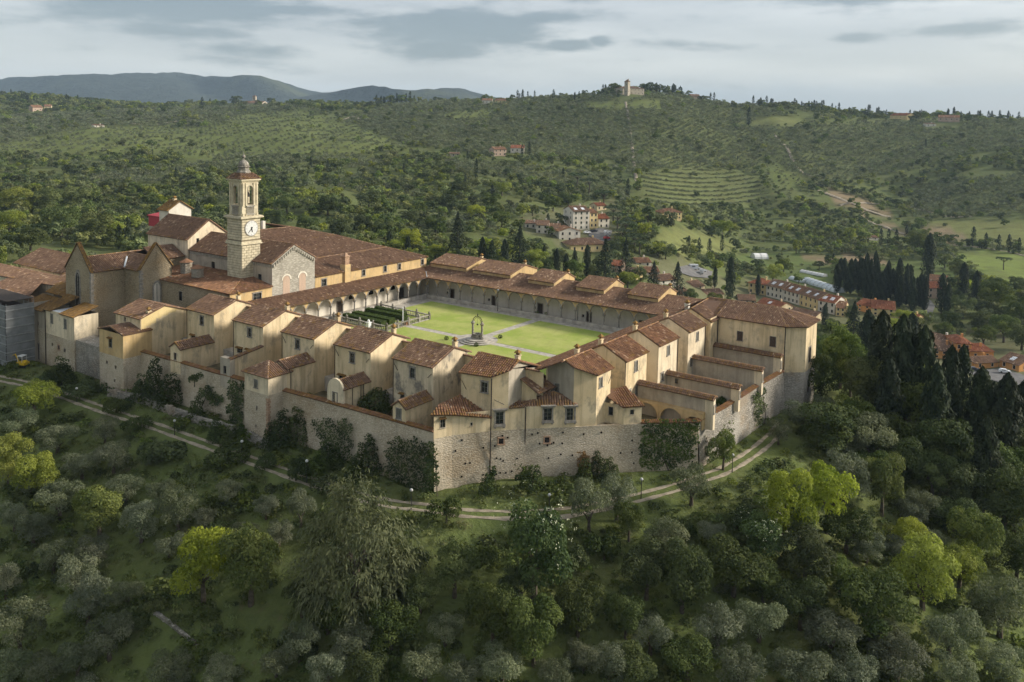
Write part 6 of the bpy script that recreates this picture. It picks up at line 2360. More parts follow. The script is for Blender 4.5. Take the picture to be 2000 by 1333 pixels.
def car(label, px, py, mat, rz, van=False, group='parked cars'):
    p = hit(px, py)
    k = 1.0
    root = thing('camper_van' if van else 'parked_car', label, 'camper van' if van else 'car', (p[0], p[1], p[2] + .55), group, rz)
    L, W = (5.8, 2.2) if van else (4.2, 1.75)
    prof = [(-L / 2, .35), (L / 2, .35), (L / 2, .8), (L / 2 - .15, .95), (L / 2 - 1.1, 1.05), (L / 2 - 1.7, 1.5), (-L / 2 + .7, 1.52), (-L / 2 + .05, 1.0)]
    if van:
        prof = [(-L / 2, .4), (L / 2, .4), (L / 2, 1.1), (L / 2 - .7, 1.3), (L / 2 - 1.1, 2.0), (L / 2 - .6, 2.4), (L / 2 - .9, 2.8), (-L / 2, 2.8)]
    b = MB()
    n = len(prof)
    b.add([(x, -W / 2, z) for x, z in prof] + [(x, W / 2, z) for x, z in prof], [tuple(range(n)), tuple(range(2 * n - 1, n - 1, -1))] + [((i + 1) % n, i, n + i, n + (i + 1) % n) for i in range(n)])
    b.build('body', MAT[mat], root)
    g = MB()
    if van:
        g.box(-1.5, .2, -W / 2 - .02, W / 2 + .02, 1.5, 2.1)
    else:
        g.box(-L / 2 + .9, L / 2 - 1.9, -W / 2 - .02, W / 2 + .02, 1.08, 1.42)
    g.build('window_band', MAT['glass'], root)
    for x in (-L / 2 + .8, L / 2 - .8):
        for y in (-W / 2, W / 2):
            t = MB()
            t.tube([(x, y - .1, .33), (x, y + .1, .33)], .33, 8)
            t.build('wheel', MAT['rubber'], root)


car('dark car parked in the orange farm yard behind the white one', 1902, 727, 'car_dark', R(20))
car('white car parked in the orange farm yard', 1962, 731, 'car_white', R(15))
car('white camper van in the camper park', 1356, 528, 'car_white', R(35), True, None)
car('white car beside the camper van', 1372, 533, 'car_white', R(35))
car('silver car at the edge of the camper park', 1366, 538, 'car_silver', R(30))
for i, (x, y, mt, lb) in enumerate([(1147, 458, 'car_white', 'white car in front of the hotel'), (1160, 455, 'car_dark', 'dark car in front of the hotel'), (1186, 457, 'car_white', 'white car highest along the edge of the hotel car park'),
                                    (1186, 463, 'car_silver', 'silver car in the row along the hotel car park edge'), (1185, 469, 'car_red', 'red car in the row along the hotel car park edge')]):
    car(lb, x, y, mt, R(60))
# polytunnels and sheeted plots
for lb, a, b_, w_, mt, nm in (('long silver polytunnel behind the terraced row', (1576, 551), (1640, 572), 7, 'polytunnel', 'polytunnel'), ('short pale polytunnel at the head of the long one', (1546, 546), (1572, 553), 5, 'polytunnel', 'polytunnel'),
                              ('striped white cloche tunnel above the polytunnels', (1566, 532), (1612, 541), 4, 'white_paint', 'cloche_tunnel'), ('pale domed tent beyond the village gardens', (1470, 505), (1496, 505), 9, 'white_paint', 'tent')):
    A, B = hit(*a), hit(*b_)
    d = B[:2] - A[:2]
    L = np.linalg.norm(d)
    root = thing(nm, lb, 'tent' if nm == 'tent' else 'tunnel', tuple(A), 'tunnels in the nursery' if nm != 'tent' else None, math.atan2(d[1], d[0]))
    b = MB()
    k = max(2, int(L / 2.5))
    pr = [(w_ / 2 * math.cos(math.pi * j / 8), w_ * .42 * math.sin(math.pi * j / 8)) for j in range(9)]
    vs = [(L * i / k, y, z + (B[2] - A[2]) * i / k + (.15 if i % 2 else 0)) for i in range(k + 1) for y, z in pr]
    b.add(vs, [(i * 9 + j, i * 9 + j + 1, (i + 1) * 9 + j + 1, (i + 1) * 9 + j) for i in range(k) for j in range(8)] + [tuple(range(9)), tuple(range((k + 1) * 9 - 1, k * 9 - 1, -1))])
    b.build('cover', MAT[mt], root)
    h_ = MB()
    for i in range(0, k + 1, 2):
        h_.tube([(L * i / k, y * 1.02, z * 1.02 + .12 + (B[2] - A[2]) * i / k) for y, z in pr], .12, 4)
    h_.build('hoop', MAT['steel'], root)
    c = (A + B) / 2
    AVOID.append((c[0], c[1], L * .55))
    AVOID.append((*(c[:2] * .98), L * .5))

# ------------------------------------------------------------------ the track, its lamps and the low rubble wall
def ribbon(name, pts, w_, lift, mat, off=0.0):
    P = np.array([hit(*p)[:2] for p in pts])
    # resample and smooth
    s = np.concatenate([[0], np.cumsum(np.linalg.norm(np.diff(P, axis=0), axis=1))])
    t = np.arange(0, s[-1], .7)
    X = np.stack([np.interp(t, s, P[:, 0]), np.interp(t, s, P[:, 1])], -1)
    for _ in range(12):
        X[1:-1] = (X[:-2] + 2 * X[1:-1] + X[2:]) / 4
    d = np.gradient(X, axis=0)
    d /= np.linalg.norm(d, axis=1)[:, None]
    n = np.stack([d[:, 1], -d[:, 0]], -1)
    X = X + n * off
    hw = w_ / 2 * (1 + .18 * np.sin(t * .9 + off) + .12 * np.sin(t * 2.3))
    rows = []
    for k in (-1, -.33, .33, 1):
        Q = X + n * (hw * k)[:, None]
        rows.append(np.stack([Q[:, 0], Q[:, 1], ground(Q[:, 0], Q[:, 1]) + (lift if abs(k) < 1 else lift * .4)], -1))
    V = np.stack(rows, 1).reshape(-1, 3)
    N = len(t)
    F = np.array([(i * 4 + j, i * 4 + j + 1, (i + 1) * 4 + j + 1, (i + 1) * 4 + j) for i in range(N - 1) for j in range(3)])
    b = MB()
    b.add(V, F)
    o = b.build(name, MAT[mat])
    return tag(o, kind='structure'), X


TRACK = [(-60, 728), (60, 752), (130, 775), (200, 800), (300, 832), (400, 868), (470, 893), (540, 917), (600, 940), (690, 968), (790, 988), (880, 1002), (1000, 1007), (1100, 1002), (1180, 988), (1260, 969), (1330, 950), (1400, 927),
         (1440, 905), (1478, 880), (1504, 858), (1530, 828)]
for off in (-.8, .8):
    _, TRX = ribbon('track', TRACK, .66, .08, 'dirt', off)
for i, (px, pb, pt) in enumerate([(150, 785, 769), (341, 851, 824), (472.6, 904, 858), (599, 944, 896), (803, 996, 953), (1072, 1010, 962), (1252, 975, 932), (1430, 923, 885), (1583, 780, 738)]):
    p = hit(px, pb)
    w = to_px(p)[2]
    H = max(2.6, (pb - pt) * w / CF * .95)
    names = ['far left of the track', 'second from the left along the track', 'below the square garden tower', 'just left of the big drooping tree', 'right behind the big drooping tree', 'below the middle of the bastion',
             'below the right end of the bastion', 'where the track climbs along the grey wall', 'at the foot of the big end building']
    root = thing('lamp_post', 'slim black lamp post with pale globe, ' + names[i], 'lamp post', tuple(p), 'lamp posts along the track')
    b = MB()
    b.tube([(0, 0, -.3), (0, 0, .5), (0, 0, H - .3)], [.1, .06, .05], 6)
    b.build('pole', MAT['iron'], root)
    b = MB()
    b.lathe((0, 0, H - .3), [(.06, 0), (.2, .08), (.24, .22), (.16, .38), (.05, .42)], 10)
    b.build('globe', MAT['lamp_globe'], root, True)
RW = [hit(*p) for p in [(206, 776), (240, 783), (275, 791), (305, 803), (335, 815), (372, 828), (410, 839), (445, 850), (476, 861), (512, 880)]]
root = thing('rubble_wall', 'low broken dry-stone wall along the upper side of the track', 'wall')
n_st = 0
stm = []
for k in range(5):
    b = MB()
    q = RNG.normal(0, 1, (14, 3))
    w_ = RNG.uniform(.35, .6), RNG.uniform(.25, .4), RNG.uniform(.16, .26)
    v = [(sx * w_[0] * RNG.uniform(.7, 1.1), sy * w_[1] * RNG.uniform(.7, 1.1), sz * w_[2] * RNG.uniform(.7, 1.1)) for sz in (-1, 1) for sy in (-1, 1) for sx in (-1, 1)]
    b.add(v, [(0, 2, 3, 1), (4, 5, 7, 6), (0, 1, 5, 4), (2, 6, 7, 3), (0, 4, 6, 2), (1, 3, 7, 5)])
    stm.append(b.mesh('stone', MAT['stone_grey']))
P = np.array(RW)
s = np.concatenate([[0], np.cumsum(np.linalg.norm(np.diff(P[:, :2], axis=0), axis=1))])
cnt = 0
for t in np.arange(.3, s[-1], .95):
    x, y = np.interp(t, s, P[:, 0]), np.interp(t, s, P[:, 1]) + .6
    for lv in range(4 if math.sin(t * .4) > -.5 else 3):
        if cnt >= 295:
            break
        cnt += 1
        link('stone', stm[cnt % 5], root, (x + random.uniform(-.2, .2) + .4 * (lv % 2), y + random.uniform(-.12, .12) + lv * .06, float(ground(x, y)) + .05 + lv * .36), random.uniform(-.3, .3))
b = MB()
for t in np.arange(.3, s[-1], 1.2):
    x, y = np.interp(t, s, P[:, 0]), np.interp(t, s, P[:, 1]) + .75
    z = float(ground(x, y))
    b.box(x - .75, x + .75, y - .2, y + .3, z - .4, z + 1.15)
b.build('core', MAT['stone_grey'], root)['kind'] = 'stuff'
root = thing('terrace_edge', 'pale crumbling stone edge of an olive terrace on the lower left slope', 'wall')
E0, E1 = hit(305, 1200), hit(385, 1262)
for k in range(26):
    t = k / 25
    x, y = E0[0] + (E1[0] - E0[0]) * t, E0[1] + (E1[1] - E0[1]) * t
    link('stone', stm[k % 5], root, (x, y, float(ground(x, y)) + .1), random.uniform(-.5, .5), (.7, .7, .8))


# ------------------------------------------------------------------ plant meshes
def lobes_crown(rng, n_l, rad, flat, spread, zc):
    L = []
    for i in range(n_l):
        a = rng.uniform(0, 2 * math.pi)
        q = math.sqrt(rng.uniform(0, 1)) * spread
        h = rng.uniform(-1, 1)
        c = np.array([q * math.cos(a), q * math.sin(a), zc + h * flat * (1 - .45 * q / max(spread, .1))])
        r = rad * rng.uniform(.65, 1.15)
        L.append((c, np.array([r, r, r * rng.uniform(.75, 1.0)])))
    return L


def crown(mb, L, n, size, asp=.55, up=.35, spread=.55, mat=0, inner=.2):
    A = np.array([l[1][0] ** 2 for l in L])
    k = RNG.choice(len(L), int(n * 1.7), p=A / A.sum())
    C = np.array([l[0] for l in L])[k]
    RD = np.array([l[1] for l in L])[k]
    D = RNG.normal(0, 1, (len(k), 3))
    D /= np.linalg.norm(D, axis=1)[:, None]
    D[:, 2] = np.where(D[:, 2] < -.35, -D[:, 2] * .6, D[:, 2])
    sc = np.where(RNG.uniform(0, 1, (len(k), 1)) < inner, RNG.uniform(.55, .9, (len(k), 1)), RNG.uniform(.9, 1.12, (len(k), 1)))
    P = C + D * RD * sc
    keep = np.ones(len(k), bool)
    for i, (c, r) in enumerate(L):
        q = (((P - c) / r) ** 2).sum(1)
        keep &= (q > .62) | (k == i)
    P, D, k = P[keep][:n], D[keep][:n], k[keep][:n]
    lobe_v = RNG.uniform(.15, .85, len(L))[k]
    val = np.clip(lobe_v + RNG.normal(0, .16, len(k)), 0, 1)
    leaves(mb, P, D + np.array([0, 0, up]), size, spread, asp, mat, val=val)


def trunk(mb, h, r, limbs, rng, mat=0, n=6):
    lean = rng.uniform(-.12, .12, 2)
    top = np.array([lean[0] * h, lean[1] * h, h])
    mb.tube([(0, 0, -.6), (lean[0] * h * .4, lean[1] * h * .4, h * .5), top], [r * 1.3, r, r * .75], n, mat)
    for i in range(limbs):
        a = rng.uniform(0, 2 * math.pi)
        q = h * rng.uniform(.5, .9)
        e = top + np.array([math.cos(a) * q * .8, math.sin(a) * q * .8, q * rng.uniform(.5, 1.)])
        mb.tube([top * .95, (top + e) / 2 + np.array([0, 0, q * .08]), e], [r * .6, r * .42, r * .15], 5, mat)


AS = {}


def asset(kind, k, width, leafmat, fn, near=True):
    """mesh pair (trunk, crown) for single plants"""
    t, c = MB(), MB()
    fn(t, c, np.random.default_rng(hash_(kind) + k))
    AS.setdefault(kind, []).append((t.mesh('trunk', MAT['bark']), c.mesh('crown', MAT[leafmat]), width))


def hash_(s):
    return sum(ord(ch) * (i + 3) for i, ch in enumerate(s)) % 9999


def f_olive(n, size):
    def f(t, c, rng):
        trunk(t, .9, .2, 4, rng)
        L = lobes_crown(rng, 17, .80, 1.35, 1.7, 2.2)
        crown(c, L, n, size, .40, .5, .75, inner=.28)
    return f


def f_broad(n, size, n_l=22, rad=1.12, flat=2.35, sp=2.2, zc=3.4):
    def f(t, c, rng):
        trunk(t, 1.7, .24, 5, rng)
        crown(c, lobes_crown(rng, n_l, rad, flat, sp, zc), n, size, .62, .45, .55)
    return f


def f_bush(n, size):
    def f(t, c, rng):
        t.tube([(0, 0, -.4), (0, 0, .7)], [.12, .06], 5)
        crown(c, lobes_crown(rng, 8, .75, .35, 1.05, .75), n, size, .6, .5, .6)
    return f


def f_upshrub(n, size):
    def f(t, c, rng):
        t.tube([(0, 0, -.4), (0, 0, 1.6)], [.14, .06], 5)
        L = []
        for i in range(9):
            a, q = rng.uniform(0, 6.28), rng.uniform(0, .9)
            h = rng.uniform(2.2, 4.2) * (1 - .25 * q)
            for j in range(4):
                z = h * (j + .6) / 4
                r = .75 * (1 - .55 * (j / 3)) * rng.uniform(.8, 1.1)
                L.append((np.array([q * math.cos(a), q * math.sin(a), z]), np.array([r, r, r * 1.2])))
        crown(c, L, n, size, .6, .4, .6)
    return f


def f_cypress(n, size, ragged=.0):
    def f(t, c, rng):
        t.tube([(0, 0, -.8), (0, 0, 2.2)], [.2, .16], 6)
        z = rng.uniform(0, 1, n) ** .8
        a = rng.uniform(0, 2 * math.pi, n)
        prof = np.interp(z, [0, .06, .22, .5, .8, .94, 1], [.35, .75, 1.0, .98, .74, .4, .05])
        wob = 1 + .22 * np.sin(a * 3 + z * 9 + rng.uniform(0, 6)) + .17 * np.sin(a * 6 - z * 21 + rng.uniform(0, 6)) + .13 * np.sin(a * 4 + z * 37)
        r = 1.25 * prof * wob * np.where(rng.uniform(0, 1, n) < .2, rng.uniform(.5, .9, n), rng.uniform(.9, 1.08, n))
        P = np.stack([r * np.cos(a), r * np.sin(a), .6 + z * 11.4], -1)
        N = np.stack([np.cos(a), np.sin(a), np.full(n, .35)], -1)
        leaves(c, P, N, size, .35, .42, 0, along=np.tile([[0, 0, 1.]], (n, 1)) + .4 * N, val=np.clip(.5 + .35 * np.sin(a * 4 + z * 17) + rng.normal(0, .2, n), 0, 1))
    return f


def f_pine(n, size):
    def f(t, c, rng):
        t.tube([(0, 0, -.8), (.2, .1, 3.2), (.1, 0, 6.2)], [.35, .26, .18], 7)
        for i in range(6):
            a = i * 1.05 + rng.uniform(-.3, .3)
            t.tube([(.1, 0, 5.0), (2.4 * math.cos(a), 2.4 * math.sin(a), 7.0)], [.14, .05], 5)
        L = [(np.array([q * math.cos(a), q * math.sin(a), 7.3 + rng.uniform(-.2, .4) - .1 * q]), np.array([1.3, 1.3, .6])) for q, a in [(0, 0)] + [(1.8, i * 1.05) for i in range(6)] + [(3.2, i * .7 + .3) for i in range(9)]]
        crown(c, L, n, size, .5, .6, .5)
    return f


def f_fir(n, size):
    def f(t, c, rng):
        t.tube([(0, 0, -.8), (0, 0, 9.5)], [.25, .05], 6)
        z = rng.uniform(0, 1, n) ** 1.35
        a = rng.uniform(0, 2 * math.pi, n)
        tier = 1 - .32 * ((z * 9) % 1)
        r = 2.9 * (1 - z) ** .85 * tier * (1 + .18 * np.sin(a * 5 + z * 20)) * np.where(rng.uniform(0, 1, n) < .25, rng.uniform(.4, .9, n), 1)
        P = np.stack([r * np.cos(a), r * np.sin(a), .8 + z * 9.6], -1)
        N = np.stack([np.cos(a) * .6, np.sin(a) * .6, np.full(n, .7)], -1)
        leaves(c, P, N, size, .4, .5, val=np.clip(.5 + .4 * np.sin(z * 50) + rng.normal(0, .2, n), 0, 1))
    return f


def f_weeping(t, c, rng):
    trunk(t, 2.6, .4, 6, rng)
    Ps, Ns, Al, Vl = [], [], [], []
    cen = [(0, 0, 7.6), (1.3, .9, 6.9), (-1.4, .8, 7.0), (.2, -1.5, 6.8)]
    cen += [(2.7 * math.cos(k_ * 1.05 + .3), 2.7 * math.sin(k_ * 1.05 + .3), 5.2 + .7 * math.sin(k_ * 2.3)) for k_ in range(6)]
    cen += [(3.9 * math.cos(k_ * .785), 3.9 * math.sin(k_ * .785), 2.9 + .8 * math.sin(k_ * 1.7)) for k_ in range(8)]
    cen += [(3.4 * math.cos(k_ * .9 + .4), 3.4 * math.sin(k_ * .9 + .4), 1.5) for k_ in range(7)]
    for cx_, cy_, cz_ in cen:
        rad_ = rng.uniform(.75, 1.25)
        tone0 = rng.uniform(.2, .7)
        for s in range(74):
            a = rng.uniform(0, 2 * math.pi)
            q = math.sqrt(rng.uniform(0, 1))
            p = np.array([cx_ + .9 * q * rad_ * math.cos(a), cy_ + .9 * q * rad_ * math.sin(a), cz_ + rng.uniform(-.5, .5)])
            base = nrm(np.array([cx_, cy_, 0]) + .01)
            out = np.array([math.cos(a), math.sin(a), 0]) * .7 + base * .5
            v = out * rng.uniform(.4, .9) + np.array([rng.normal(0, .2), rng.normal(0, .2), rng.uniform(.1, 1.1)])
            L_ = rng.uniform(1.1, 3.0) * rad_
            st = .25
            tone = tone0 + rng.normal(0, .15)
            for j in range(int(L_ / st)):
                v = v + np.array([0, 0, -.15])
                v = v / np.linalg.norm(v)
                p = p + v * st
                if p[2] < .3:
                    break
                Ps.append(p + rng.normal(0, .1, 3))
                Ns.append(out + np.array([0, 0, .6]))
                Al.append(v)
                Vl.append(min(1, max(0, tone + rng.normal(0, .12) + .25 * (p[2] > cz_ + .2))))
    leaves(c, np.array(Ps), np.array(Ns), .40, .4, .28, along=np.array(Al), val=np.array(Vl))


for k in range(4):
    asset('olive', k, 4.9, 'leaf_olive', f_olive(5400, .19))
for k in range(4):
    asset('broad', k, 6.4, 'leaf_broad', f_broad(6200, .24))
for k in range(3):
    asset('lime', k, 6.4, 'leaf_lime', f_broad(6200, .23))
for k in range(3):
    asset('dark', k, 6.4, 'leaf_dark', f_broad(5800, .24))
for k in range(2):
    asset('elder', k, 6.0, 'leaf_elder', f_broad(5800, .23, 18, 1.1, 1.8, 2.0, 3.0))
for k in range(3):
    asset('cypress', k, 2.6, 'leaf_cypress', f_cypress(3400, .46))
for k in range(2):
    asset('fir', k, 5.4, 'leaf_cypress', f_fir(2400, .42))
for k in range(2):
    asset('pine', k, 8.6, 'leaf_pine', f_pine(2200, .36))
for k in range(3):
    asset('bush', k, 3.0, 'leaf_dark', f_bush(1700, .19))
for k in range(2):
    asset('upshrub', k, 2.8, 'leaf_ivy', f_upshrub(3000, .20))
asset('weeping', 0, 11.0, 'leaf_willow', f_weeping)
# coarser meshes for plants far away
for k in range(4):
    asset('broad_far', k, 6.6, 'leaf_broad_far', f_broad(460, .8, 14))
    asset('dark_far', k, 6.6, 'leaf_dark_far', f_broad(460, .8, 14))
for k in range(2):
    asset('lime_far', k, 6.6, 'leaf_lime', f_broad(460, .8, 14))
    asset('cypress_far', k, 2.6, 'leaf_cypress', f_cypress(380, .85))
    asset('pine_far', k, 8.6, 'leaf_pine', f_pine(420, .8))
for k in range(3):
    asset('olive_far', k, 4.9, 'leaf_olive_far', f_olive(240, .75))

KIND = {'olive': ('olive_tree', 'grey-green olive tree', 'olive tree'), 'broad': ('leafy_tree', 'mid-green leafy tree', 'tree'), 'lime': ('leafy_tree', 'bright yellow-green leafy tree', 'tree'),
        'dark': ('leafy_tree', 'dark green leafy tree', 'tree'), 'elder': ('elder_tree', 'dark elder dotted with white flower heads', 'elder'), 'cypress': ('cypress_tree', 'dark columnar cypress', 'cypress'),
        'fir': ('fir_tree', 'dark conical conifer', 'conifer'), 'pine': ('umbrella_pine', 'flat-topped umbrella pine', 'pine'), 'bush': ('bush', 'low dark bush', 'bush'), 'upshrub': ('shrub', 'upright dark green shrub', 'shrub'),
        'weeping': ('weeping_tree', 'big drooping tree with pale arching sprays', 'tree')}
PLANTS = []
GR = {'olive': 'olive trees on the slopes', 'cypress': 'cypresses round the charterhouse and village', 'bush': 'bushes on the slopes', 'upshrub': 'shrubs against the walls'}


def zone(px, py):
    if py < 330:
        return 'on the far hillside' if py > 215 else 'on the skyline'
    if py < 620 and px < 620:
        return 'in the wood behind the church'
    if py < 560 and px < 1120:
        return 'behind the far cloister gallery'
    if px < 1460 and py < 620:
        return 'behind the attic boxes'
    if py < 640:
        return 'among the village houses'
    if px > 1580 and py < 900:
        return 'on the wooded slope beyond the big end building'
    if px > 1380 and py < 1010:
        return 'beside the track below the grey wall'
    if px > 1380:
        return 'on the lower slope below the grey wall' if px < 1680 else 'on the lower slope under the conifers'
    if px > 960 and py < 1100:
        return 'below the right half of the bastion'
    if px > 860:
        return 'at the foot of the slope below the bastion'
    if px > 560 and py < 1010:
        return 'between the drooping tree and the wall'
    if px > 560:
        return 'beside or below the drooping tree'
    if py < 930:
        return 'beside the track below the garden towers'
    if py < 1130:
        return 'on the slope left of the drooping tree'
    return 'at the foot of the left slope'


def plant(kind, px, py, w, h=None, far=False, pos=None, zs=None):
    src = AS[kind + '_far' if far else kind]
    t, c, wid = src[len(PLANTS) % len(src)]
    if pos is None:
        p = hit(px, py + .44 * (h or w))
    else:
        p = np.array(pos, float)
    dep = to_px(p)[2]
    s = w * dep / CF / wid
    if zs is None:
        asp = {'cypress': 4.6, 'fir': 1.9, 'pine': .95, 'upshrub': 1.6, 'bush': .7, 'weeping': 1.0}.get(kind, 1.0)
        zs = 1.0 if h is None else min(1.5, max(.88, 1.05 * h / w / asp))
    PLANTS.append((kind, px, py, p, s, s * zs, t, c))


def plant_all():
    byz = {}
    for i, q in enumerate(PLANTS):
        byz.setdefault((q[0], zone(q[1], q[2])), []).append(i)
    lab = {}
    for (kd, zn), ids in byz.items():
        ids.sort(key=lambda i: PLANTS[i][1])
        base = KIND[kd][1]
        for j, i in enumerate(ids):
            lab[i] = f'{base} {zn}' if len(ids) == 1 else (f'{base} {zn}, {"leftmost" if j == 0 else ("rightmost" if j == len(ids) - 1 else ordinal(j) + " from left")}')
    for i, (kd, px, py, p, s, sz, t, c) in enumerate(PLANTS):
        root = thing(KIND[kd][0], lab[i], KIND[kd][2], tuple(p), GR.get(kd, 'trees on the slopes and in the valley'), random.uniform(0, 6.28))
        root.scale = (s, s, sz)
        link('trunk', t, root)
        link('crown', c, root)
        if kd == 'elder':
            link('blossom', BLOS, root)


b = MB()
L = AS['elder'][0]
rg = np.random.default_rng(5)
for k in range(60):
    a, e = rg.uniform(0, 6.28), rg.uniform(-.1, 1.2)
    r_ = 2.9 * math.cos(e * .9) + .3
    c_ = np.array([r_ * math.cos(a), r_ * math.sin(a), 3.3 + 2.7 * math.sin(e)]) + rg.normal(0, .25, 3)
    nn_ = nrm(c_ - np.array([0, 0, 3]))
    leaves(b, c_ + rg.normal(0, .07, (4, 3)), np.tile(nn_, (4, 1)), .085, .3, .9)
BLOS = b.mesh('blossom', MAT['blossom'])

# ---- single plants, nearest first
NEAR = '''lime 68 785 92 62;lime 18 905 92 110;lime 82 930 104 86;broad 195 1004 112 92;lime 398 1112 136 150;broad 490 1108 138 168
olive 38 832 84 62;olive 112 858 84 64;olive 205 838 62 66;olive 160 905 80 70;olive 222 890 82 80;olive 118 975 92 92;olive 66 1032 84 84;olive 28 1005 66 78;olive 246 958 86 62;olive 276 1016 96 100
olive 348 990 84 104;olive 312 958 60 62;olive 448 958 62 62;olive 588 990 70 88;olive 150 1118 100 92;olive 172 1170 104 108;olive 214 1242 108 108;olive 40 1222 112 130;olive 12 1130 64 92;olive 92 1304 92 78
olive 20 1300 96 92;olive 152 1296 96 66;olive 330 1312 104 76;olive 432 1318 86 66;olive 586 1252 92 92;olive 640 1306 88 84;olive 182 1075 76 76;olive 330 1065 66 60;olive 520 990 60 56;olive 250 1160 70 66
olive 105 1085 80 78;olive 60 945 60 56;olive 400 1010 56 52;olive 480 1040 58 54;olive 545 1040 64 62;olive 540 1290 84 74
bush 316 878 96 50;bush 442 884 84 52;bush 578 918 60 50;bush 262 826 60 40;bush 516 902 46 34;bush 872 998 66 54;bush 228 790 60 36;bush 150 760 70 36;bush 100 745 70 30;bush 640 945 60 44
weeping 694 1050 232 290
broad 888 1112 106 124;elder 1042 1082 152 210;olive 1150 985 92 128;olive 1204 968 82 116;olive 1350 942 90 102;broad 1228 1020 66 84
dark 762 1228 116 104;olive 690 1252 102 92;olive 830 1296 92 84;dark 962 1200 112 136;broad 1042 1240 120 136;dark 1128 1190 104 118;olive 980 1296 110 92;olive 1084 1316 92 80;olive 1190 1296 100 90
dark 1222 1206 92 92;dark 1262 1118 112 118;olive 1300 1056 104 108;dark 640 1192 104 104;olive 900 1318 90 72;broad 820 1160 92 86;dark 720 1312 96 76;olive 870 1230 80 72;bush 940 1080 70 52;bush 800 1090 70 54
dark 590 1170 84 80;bush 1120 1090 60 50;bush 1180 1070 70 56;olive 1140 1280 84 76;dark 1010 1150 80 78
broad 1412 884 60 78;olive 1520 842 56 62;olive 1566 814 86 62;dark 1622 848 128 92;olive 1702 858 120 128;olive 1650 930 108 136;lime 1528 988 122 148;lime 1612 972 112 156;broad 1722 952 92 126
elder 1482 1050 104 92;dark 1432 1112 128 120;dark 1332 1132 112 146;dark 1572 1092 120 112;olive 1692 1066 84 76;lime 1772 1052 72 80;lime 1802 1126 132 146;lime 1872 1104 104 108;dark 1702 1192 160 150
olive 1762 1072 76 66;broad 1902 1062 112 136;dark 1962 980 122 142;olive 1952 1182 132 146;olive 1852 1232 122 122;olive 1752 1296 132 92;olive 1622 1236 122 110;dark 1562 1182 112 108;olive 1482 1206 104 108
olive 1402 1226 112 116;dark 1342 1292 104 92;olive 1442 1306 112 84;olive 1562 1306 118 84;olive 1662 1316 112 80;olive 1952 1296 112 92;olive 1862 1316 104 76;dark 1652 1040 104 92;broad 1560 1030 80 70
olive 1270 1240 96 88;dark 1240 1306 96 84;olive 1390 1040 60 56;bush 1440 1010 80 50;bush 1330 1030 64 46;olive 1820 1060 78 70;dark 1985 1090 96 100;broad 1640 1130 84 80;dark 1490 1140 84 80;olive 1735 1240 84 78
broad 1640 702 100 130;dark 1602 742 72 108;broad 1692 762 112 120;broad 1662 812 92 84;dark 1782 812 122 140;dark 1852 884 132 132;dark 1932 862 132 142;dark 1992 900 100 130;dark 1892 960 112 110;broad 1820 930 96 92
dark 1752 902 100 100;olive 1800 985 84 74;dark 1860 1010 92 84;broad 1980 1000 88 92;dark 1560 748 60 60;olive 1606 792 60 50;olive 1660 870 80 66;broad 1740 800 84 84;dark 1700 910 76 66;olive 1780 1000 70 60
cypress 1716 722 46 190;cypress 1754 742 52 210;cypress 1796 764 54 206;cypress 1848 796 42 200;cypress 1874 770 34 160;cypress 1690 690 36 140;cypress 1775 700 36 130;cypress 1908 856 50 140;cypress 1956 880 54 150;cypress 1990 866 46 140
cypress 1730 800 44 160;cypress 1920 930 46 160;dark 1800 880 100 110;dark 1950 910 120 120;dark 1720 850 90 90;dark 1880 830 100 110;broad 1610 690 60 70;broad 1660 740 70 80;cypress 1820 832 50 180;cypress 1932 850 40 130;fir 1666 640 44 84
fir 893 470 44 92;fir 1014 496 50 88;fir 1181 518 50 84;fir 1221 516 34 84;fir 1276 548 34 60;fir 1322 552 36 66;cypress 1425 552 18 82;cypress 985 508 16 54;cypress 942 500 14 44;fir 960 512 40 56;cypress 1087 518 13 54;cypress 1105 522 11 44
cypress 1146 516 15 62;cypress 760 480 11 36;cypress 797 488 11 40;lime 806 474 58 44;lime 776 482 44 34;lime 1046 512 54 44;broad 948 498 44 40;lime 1226 552 46 28;broad 1122 528 44 40;lime 850 492 34 30
dark 910 505 40 40;broad 980 520 40 36;dark 1068 522 40 38;broad 1160 535 36 32;dark 1250 540 36 36;broad 1300 570 36 30;dark 1350 580 36 30;broad 1395 590 36 28;cypress 1062 508 10 46;cypress 1122 512 10 40
upshrub 300 742 62 104;upshrub 366 752 40 70;upshrub 330 770 60 60;upshrub 276 752 40 70;upshrub 548 836 60 88;upshrub 580 826 56 96;upshrub 526 850 40 66;upshrub 470 815 24 104;upshrub 720 890 66 80;upshrub 640 880 56 76
upshrub 1166 908 46 52;upshrub 1190 912 40 50;upshrub 1140 925 40 34;upshrub 620 905 50 60;upshrub 690 920 50 60;upshrub 120 742 60 36;upshrub 420 845 40 40;upshrub 450 850 36 40;upshrub 385 800 40 44;upshrub 1040 950 50 20;upshrub 952 955 36 26'''
for ln in NEAR.replace('\n', ';').split(';'):
    q = ln.split()
    plant(q[0], *map(float, q[1:]))
